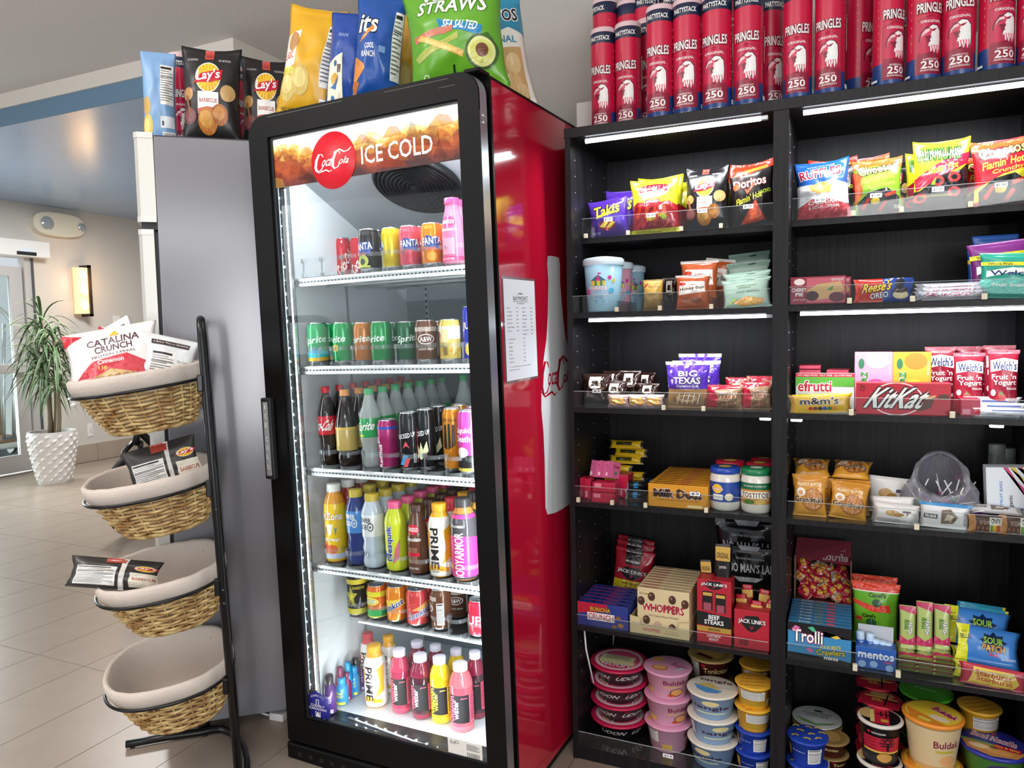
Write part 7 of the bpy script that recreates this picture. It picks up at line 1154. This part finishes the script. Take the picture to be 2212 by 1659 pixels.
obj('flap_lettering', print_mesh('flap_lettering', [(flat_skin((bw_/2, .0, hb-.038), (-bw_, 0, 0), (0, .11, .037)), [T_('efrutti', .05, .05, .5, .4, 'e0c2c4', b=.03), T_('MINI BURGER', .1, .5, .6, .9, 'd8b8b4', b=.03)])], .5, .0008), bx)
random.seed(8)
for j in range(44):
    u, w = (j % 6+.5)/6-.5, (j//6)/7; put(('burger', 'burger2')[(j*7 % 5) % 2], 'wrapped burger gummy in the red display box', BXM @ T(u*bw_*.86+.006*random.random(), .016+.06*w, hb*.36+.075*w+.012*random.random()) @ RZ(random.random()*50-25) @ RY(random.random()*120-60) @ RX(-35), 'burger gummies')
SR(4, 'canel', 'green chili candy bag with a red header in front', 1838, 1943, 1258, .19, group='green candy bags'); SR(4, 'canel', 'green chili candy bag behind the front one', 1836, 1937, 1243, .25, group='green candy bags')
SR(4, 'mentosbox', 'blue mint display box in front of the green bags', 1848, 1935, 1392, .04, dy=.9); xm = s_x(1891, .07, .5)
MB().box(xm-.045, xm+.045, .071, .073, ZR[4]+.002, ZR[4]+.105, mat('b9bcc4', .6)).build('back_flap', bpy.data.objects['mint_box']).matrix_parent_inverse = bpy.data.objects['mint_box'].matrix_basis.inverted()
for j, (px, t, c) in enumerate(((1862, 1363, 0), (1878, 1367, 0), (1892, 1380, 0), (1905, 1384, 1), (1921, 1388, 1))): fit('mint', 'mint roll in the blue box, %s from the left' % ORD[j], px-9, px+9, t, .052, ZR[4]+.022, roll=(-4, 3, 0, 4, -3)[j], group='mint rolls')
G = 'sour watermelon packs'
for ci, (px, n, tp, top) in enumerate(((1961, 4, 1312, 'left'), (1998, 4, 1304, 'middle'), (2036, 5, 1310, 'right'))):
    for j in range(n): put('spk_w', 'green and pink sour gummy pack lying flat, %s pile, %s from the bottom' % (top, ORD[j]), T(s_x(px, .05, .46), .03, ZR[4]+.006+.0115*j) @ RZ((3, -4, 2)[ci]) @ RX(-86), G, (1, 1, .9))
    fit('spk_w', 'green and pink sour gummy pack standing on the %s pile' % top, px-19, px+19, tp, .075, ZR[4]+.004+.0115*n, tilt=-8, group=G)
for l, a, b, t, y in (('blue sour gummy pack with a yellow end in front', 2061, 2204, 1366, .05), ('blue sour gummy pack with a yellow end behind the front one', 2036, 2182, 1326, .1)): fit('spk_b', l, a, b, t, y, ZR[4]+.048+.5*(y-.05), roll=4, tilt=-22, group='blue sour gummy packs')
for l, a, b, t, y, h_ in (('blue sour gummy pack lying under the front one', 2056, 2200, 1420, .045, .045), ('blue sour gummy pack lying under the second one', 2050, 2190, 1400, .1, .06), ('teal sour gummy pack behind the blue ones', 2058, 2172, 1318, .13, None), ('teal sour gummy pack deepest in its row', 2060, 2166, 1310, .17, None)): SR(4, 'spk_t' if 'teal' in l else 'spk_b', l, a, b, t, y, roll=3, tilt=-8, group='blue sour gummy packs', h=h_)
SR(4, 'starb', 'red and yellow fruit chew pack behind the acrylic front', 2066, 2222, 1440, .012, roll=3)
# bottom right
Z6 = ZR[5]+.001
stack(['mac_b']*2, ['blue macaroni cup with yellow curls, bottom of the right-hand pair', 'blue macaroni cup with yellow curls, top of the right-hand pair'], 1700, 1788, 1586, .05, Z6, 'macaroni cups', [0, 0])
stack(['tonk']*2, ['brown tonkotsu cup under the rice bowl', 'brown tonkotsu cup right behind the blue curls cup'], 1752, 1834, 1590, .18, Z6, 'tonkotsu cups', [0, -60])
stack(['tonk', 'tonk', 'rice'], ['brown cup at the back bottom left', 'brown cup carrying the rice bowl', 'white sticky rice bowl on a brown cup'], 1712, 1818, 1548, .26, Z6, 'tonkotsu cups', [0, 0, 0])
stack(['shin', 'shin'], ['black and red noodle cup at the bottom front', 'black and red noodle cup with a character logo on top'], 1853, 1950, 1548, .06, Z6, 'spicy noodle cups', [10, 0])
stack(['shinbowl']*4, ['red lidded spicy bowl behind the black cup, %s of its stack' % o for o in O4], 1856, 1948, 1508, .16, Z6, 'spicy noodle bowls', [0, 20, 0, -10])
stack(['shinbowl']*5, ['red lidded spicy bowl at the very back, %s of five' % o for o in ('first', 'second', 'third', 'fourth', 'fifth')], 1850, 1938, 1472, .26, Z6, 'spicy noodle bowls')
stack(['greenbowl']*4, ['bowl with a bright green lid at the back, %s of its stack' % o for o in O4], 1940, 2058, 1490, .26, Z6, 'green bowls')
stack(['buldak_o', 'buldak_o'], ['orange noodle cup, lower of the pair', 'orange and yellow noodle cup, upper of the pair'], 1948, 2082, 1540, .07, Z6, 'orange noodle cups', [-34, -30])
stack(['mac_y']*3, ['yellow macaroni cup at the right back, %s of three' % o for o in ('bottom', 'middle', 'top')], 2068, 2164, 1522, .19, Z6, 'macaroni cups', [0, 0, 20])
stack(['bowlnoodle', 'bowlnoodle'], ['green noodle bowl with a blue lid, lower one', 'green noodle bowl with a blue hot and spicy lid on top'], 2071, 2224, 1606, .09, Z6, 'green noodle bowls', [-20, -14])
# ------------------------------------------------------------------ bags in the wicker baskets
BAG('cereal', 'cereal_bag', 'cereal bag', .3, .3, .07, 'e6e0dc', [P_('b8202e', (.0, .8), (.22, .92), (.0, 1)), T_('CATALINA', .26, .72, .84, .83, '4a2230', rot=.08, b=.03), T_('CRUNCH', .34, .61, .76, .71, '4a2230', rot=.08, b=.03), T_('PROTEIN CEREAL', .3, .545, .8, .58, '4a2230', rot=.06, b=0), P_('e0b03a', (.5, .84), (.56, .93), (.62, .85)), P_('c2283a', (.1, .3), (.3, .5), (.7, .54), (.9, .4), (.86, .2), (.1, .1)), T_('Cinnamon', .36, .44, .66, .5, WH, b=.02), T_('11g', .36, .36, .46, .42, 'e8c83a', b=.03), P_('c9a26a', (.2, .0), (.3, .28), (.5, .36), (.72, .28), (.8, .0))]+[P_('a87c48', (.26+.09*(k % 6), .05+.08*(k//6)), (.33+.09*(k % 6), .07+.08*(k//6)), (.32+.09*(k % 6), .12+.08*(k//6)), (.25+.09*(k % 6), .1+.08*(k//6))) for k in range(18)], 94, rough=.35)
BAG('cereal_b', 'cereal_bag', 'cereal bag', .26, .3, .06, 'dfe3e2', nutri(.24, .08, .66, .72)+[R_(.2, .82, .86, .9, '3a2a26'), T_('A Better Way to CRUNCH', .23, .84, .83, .88, WH, b=0), T_('The Crunch', .7, .56, .94, .6, '4a3a3a', b=0)]+bars(.0, .1, .14, .3, 12), 96, rough=.35)
def inb(i, k, l, px, py, dy, M, s, g): # centre of the pack at the pixel, dy metres behind the basket middle
    P = hit(px, py, BMX[i].translation+EH*dy, EH); put(k, l, Matrix.Translation(P) @ RZ(46) @ M @ T(0, 0, -KIND[k]['size'][2]*s[2]/2), g, s)
G = 'cereal bags in the top basket'
inb(0, 'cereal', 'white protein cereal bag leaning at the left of the top basket', 246, 782, .02, RZ(-8) @ RY(-10) @ RX(-20), (.9, 1, .74), G)
inb(0, 'cereal', 'white protein cereal bag half covered behind the front cereal bag', 285, 790, .07, RZ(-4) @ RY(14) @ RX(-20), (.8, .9, .7), G)
inb(0, 'cereal_b', 'white cereal bag turned to its nutrition table', 355, 790, .0, RZ(4) @ RY(14) @ RX(-14), (.66, .9, .62), G)
inb(0, 'cereal_b', 'white cereal bag showing a barcode corner at the back', 270, 768, .12, RZ(0) @ RY(-32) @ RX(-10), (.6, .8, .7), G)
BAG('bbq_n', 'chip_bag', 'chip bag', .2, .17, .06, '3a3836', nutri(.06, .1, .52, .68)+[R_(.56, 0, .62, 1, 'dfdcd8'), R_(.38, .82, .6, 1, 'b84a3c')]+lay(RD, .68, None, x=.84, r=.12)+[R_(.68, .1, 1, .52, 'e0d9c8'), T_('BARBECUE', .72, .3, .98, .38, 'a03a2c', b=.02)], 98, rough=.35, wav=.08)
inb(1, 'bbq_n', 'dark barbecue chip bag standing up in the second basket', 356, 1008, -.03, RZ(0) @ RY(-13) @ RX(-10), (1.06, .9, .86), None)
inb(2, 'bbq_n', 'dark barbecue chip bag lying over the third basket rim', 250, 1240, -.1, RZ(-6) @ RY(11) @ RX(-28), (1.25, 1, .52), None)
# ------------------------------------------------------------------ drinks in the cooler
M_TRAY = glass('tray_plastic', 'eef2f4', .8, .10, 'dfe6ea', .05); M_TRK = mat('23262a', .35)
KIND['lane'] = dict(parts=[('track', MB().box(-.031, .031, .03, .5, 0, .004, M_TRK).me('track')), ('front_cup', MB().add([(.036*math.sin(a)*q, -.036*math.cos(a)*q+.036, z) for z in (0, .014) for q in (1,) for a in [(-1.9+3.8*k/14) for k in range(15)]], [(k, k+1, 16+k, 15+k) for k in range(14)], M_TRAY, True).me('front_cup')), ('hoop', MB().add([(.037*math.sin(a), -.037*math.cos(a)+.036, z) for z in (.05, .063) for a in [(-2+4*k/14) for k in range(15)]], [(k, k+1, 16+k, 15+k) for k in range(14)], M_TRAY, True).box(-.036, -.033, .03, .036, 0, .063, M_TRAY).me('hoop'))], size=(.07, .5, .06), name='lane_pusher', cat='shelf pusher', typ='box')
TY = .042
for si, (z, lanes) in enumerate(((SZ[0], (669, 709, 753, 797, 843, 888, 934, 982)), (SZ[1], (686, 730, 776, 822, 871, 920, 972, 1018)), (SZ[2], (709, 752, 800, 843, 889, 934, 981, 1026)), (SZ[3], (718, 765, 810, 858, 906, 955, 1006)), (Z5, (771, 816, 858, 902, 951, 985, 1030)))):
    for j, px in enumerate(lanes):
        y = TY if si < 4 else .13; put('lane', 'clear lane pusher, %s from the left on the %s cooler shelf' % (ORD[j], ORD[si]), FRM @ T(s_x(px, y, z+.02, FRM), y-.02, z+.001), 'lane pushers', (.95, .9, 1))
def DK(si, k, l, a, b, t, y, **kw): return fit(k, l, a, b, t, y, (SZ+[Z5])[si]+.006, FRM, group=kw.pop('g', None), **kw)
G = 'drinks cans'
for si, k, l, a, b, t, y, rz in (
    (0, 'coke', 'red cola can at the back left of the top shelf', 718, 760, 515, .3, 60), (0, 'coke', 'red cola can half hidden behind the black can', 757, 800, 513, .3, 30),
    (0, 'fanta_k', 'black fruit soda can with a green monster face', 775, 821, 496, .075, -6), (0, 'fanta_k', 'black soda can second in its lane on the top shelf', 793, 836, 498, .145, 0), (0, 'fanta_y', 'yellow soda can on the top shelf', 824, 868, 493, .09, -70),
    (0, 'fanta_s', 'strawberry red soda can on the top shelf', 863, 908, 489, .08, 30), (0, 'fanta_s', 'strawberry red soda can second in its lane', 882, 924, 490, .15, 0), (0, 'fanta_o', 'orange soda can on the top shelf', 910, 956, 483, .08, 30), (0, 'fanta_o', 'orange soda can second in its lane', 928, 971, 485, .15, 0),
    (1, 'spr_c', 'green lemon soda can with a teal and yellow base', 663, 710, 697, .075, 20), (1, 'spr_c', 'green soda can behind the teal based one', 690, 734, 698, .15, 0), (1, 'spr_t', 'green soda can with a yellow tea patch', 719, 765, 696, .075, -20), (1, 'spr_t', 'green soda can behind the tea patch one', 742, 786, 697, .15, 0), (1, 'spr_o', 'orange brown soda can on the second shelf', 764, 810, 696, .09, 0), (1, 'spr_g', 'green soda can with an orange patch', 801, 848, 694, .075, -18), (1, 'spr_d', 'dark green soda can second in its lane', 828, 868, 696, .15, 0), (1, 'spr_d', 'dark green soda can beside the root beer', 858, 902, 694, .1, 35), (1, 'aw', 'brown root beer can on the second shelf', 897, 946, 691, .075, 30), (1, 'aw', 'brown root beer can behind the first one', 920, 964, 693, .15, 0), (1, 'pine', 'pale pineapple soda can on the second shelf', 949, 997, 689, .075, 0), (1, 'bluecan', 'tall blue can cut off by the cooler door frame', 1000, 1046, 661, .09, 10),
    (2, 'redbull', 'slim magenta energy drink can', 817, 862, 905, .075, -12), (2, 'c4', 'black energy can with red white and blue ice pops', 863, 908, 889, .075, 14), (2, 'c4b', 'black energy can with an antler logo', 900, 943, 882, .1, 0), (2, 'c4b', 'black energy can behind the antler logo one', 930, 971, 875, .18, 0), (2, 'monster', 'orange energy can with black claw marks', 958, 1003, 880, .1, 5), (2, 'monster', 'orange energy can behind the claw mark one', 976, 1018, 872, .18, 0), (2, 'liquid', 'hot pink tea can by the door frame', 990, 1040, 885, .075, -10), (2, 'liquid', 'hot pink tea can second in its lane', 1006, 1052, 876, .15, 0),
    (4, 'rockst', 'black energy can with a yellow star', 750, 795, 1234, .165, 0), (4, 'rockst', 'black star energy can second in its lane', 772, 815, 1230, .235, 0), (4, 'squirt', 'orange and green soda can on the fifth shelf', 793, 837, 1260, .165, -8), (4, 'squirt', 'yellow green topped can behind the orange and green one', 815, 858, 1250, .235, 0), (4, 'sunk_o', 'orange soda can with blue script', 835, 879, 1262, .165, 0), (4, 'sunk_o', 'orange soda can behind the blue script one', 860, 902, 1254, .235, 0), (4, 'sunk_r', 'red soda can with blue script and bubbles', 878, 926, 1269, .165, 20), (4, 'sunk_r', 'red soda can behind the bubbly red one', 903, 946, 1260, .235, 0), (4, 'aw', 'brown root beer can on the fifth shelf', 930, 976, 1268, .165, -60), (4, 'aw', 'brown root beer can at the back of the fifth shelf', 966, 1010, 1258, .27, 20), (4, 'sevenup', 'red cherry soda can by the door frame', 1011, 1060, 1292, .165, -20), (4, 'sevenup', 'red soda can behind the one by the door frame', 1024, 1068, 1280, .235, 0)):
    DK(si, k, l, a, b, t, y, rz=rz, g=G)
def lane(si, k, l, a, b, t, y, n, p, g, first=None, ks=None):
    z = (SZ+[Z5])[si]+.006; kk = ((a+b)/2-1106)/FPX; cx = s_x((a+b)/2, y, z+.06, FRM); w = (b-a)/FPX*depth(FRM @ Vector((cx, y, z+.06)))/math.sqrt(1+kk*kk); h = s_z(t, cx, y, FRM)-z
    for j in range(n):
        q = (ks or [k]*n)[j]; W, D, H = KIND[q]['size']; put(q, l % ORD[j], FRM @ T(cx, y+j*p, z) @ RZ((0, 25, -30, 50, 10)[j % 5]), g, (w/W, w/W, h/H))
G = 'drinks bottles'
lane(2, 'b_coke', 'dark cola bottle with a red cap, %s from the front of its lane', 689, 731, 841, .09, 7, .072, G); lane(2, 'b_aw', 'root beer bottle with an orange cap, %s from the front of its lane', 727, 775, 846, .08, 6, .074, G); lane(2, 'b_sprite', 'clear lemon soda bottle with a green cap, %s from the front of its lane', 779, 827, 843, .085, 7, .073, G)
DK(2, 'b_sprite', 'clear lemon soda bottle alone at the back right', 986, 1026, 814, .38, g=G)
lane(3, 'arizona', 'yellow or red juice bottle with a white cap, %s from the front of its lane', 703, 752, 1048, .085, 4, .074, G, ks=['arizona', 'arizona_r', 'arizona_r', 'arizona']); lane(3, 'power_b', 'blue sports drink with a gold cap, %s from the front of its lane', 751, 798, 1060, .085, 5, .074, G, ks=None); lane(3, 'power_w', 'pale sports drink with a gold cap, %s from the front of its lane', 784, 834, 1069, .08, 6, .074, G)
lane(3, 'nesq', 'yellow strawberry milk bottle with a pink cap, %s from the front', 833, 882, 1085, .08, 5, .074, G); lane(3, 'dari_c', 'brown chocolate milk bottle, %s from the front of its lane', 881, 928, 1092, .08, 5, .074, G); lane(3, 'prime_o', 'white wrapped hydration bottle on the fourth shelf, %s from the front', 927, 980, 1090, .08, 4, .078, G, ks=['prime_o', 'prime_r', 'prime_o', 'prime_r']); lane(3, 'body_p', 'grey and pink sports bottle, %s from the front of its lane', 976, 1034, 1080, .08, 3, .08, G); DK(3, 'body_y', 'grey sports bottle with a yellow band by the door frame', 1016, 1066, 1070, .14, g=G)
DK(0, 'dari_s', 'pink strawberry milk bottle at the right of the top shelf', 955, 1004, 432, .08, g=G); DK(0, 'dari_s', 'pink strawberry milk bottle behind the first one', 972, 1018, 437, .15, g=G)
def FLR(k, l, a, b, t, pb, g=G, rz=0):
    P = FRM.inverted() @ hit((a+b)/2, pb, FRM @ Vector((0, 0, .116)), FRM.to_3x3() @ Vector((0, 0, 1))); w = (b-a)/FPX*2.6; y = P.y+w*.42
    while s_x((a+b)/2, y, .17, FRM) < XL+.008+w/2 and y > .03: y -= .004
    return fit(k, l, a, b, t, y, .1165, FRM, rz=rz, group=g)
for k, l, a, b, t, pb, rz in (('prime_r', 'red capped hydration bottle at the back of the cooler floor', 780, 817, 1369, 1492, 0), ('prime_o', 'orange capped hydration bottle in front on the cooler floor', 788, 837, 1395, 1532, 0), ('prime_o', 'orange capped hydration bottle behind the front one', 824, 861, 1375, 1500, 0), ('vit_d', 'dark pink water bottle at the back beside the hydration bottles', 884, 926, 1387, 1512, 0), ('vit_d', 'dark pink water bottle second at the back', 925, 964, 1395, 1520, 0), ('vit_y', 'yellow water bottle at the back', 969, 1008, 1404, 1530, 0), ('vit_d', 'plum water bottle at the right edge of the cooler floor', 1010, 1050, 1410, 1556, 0), ('vit_r', 'rose water bottle in front with a black label', 845, 889, 1405, 1545, 10), ('vit_d', 'dark red water bottle second in front', 888, 936, 1416, 1558, 10), ('vit_y', 'yellow water bottle in front with a black label', 931, 976, 1421, 1567, 10), ('vit_p', 'pink water bottle nearest the cooler door', 973, 1024, 1435, 1586, 10)): FLR(k, l, a, b, t, pb, rz=rz)
for k, l, a, b, t, pb in (('shot_p', 'purple energy shot leftmost on the cooler floor', 699, 727, 1459, 1520), ('shot_b', 'blue energy shot in front of the small bottles', 725, 752, 1464, 1526), ('shot_g', 'magenta energy shot at the back left', 726, 746, 1442, 1494), ('shot_g', 'magenta energy shot behind the front blue one', 739, 760, 1452, 1508), ('shot_b', 'blue energy shot at the back', 743, 763, 1432, 1482), ('shot_b', 'blue energy shot beside the magenta ones', 753, 777, 1440, 1500), ('shot_p', 'dark purple energy shot deepest on the cooler floor', 760, 780, 1423, 1474), ('shot_p', 'dark purple energy shot beside the hydration bottle', 770, 792, 1430, 1488)): FLR(k, l, a, b, t, pb, 'energy shots')
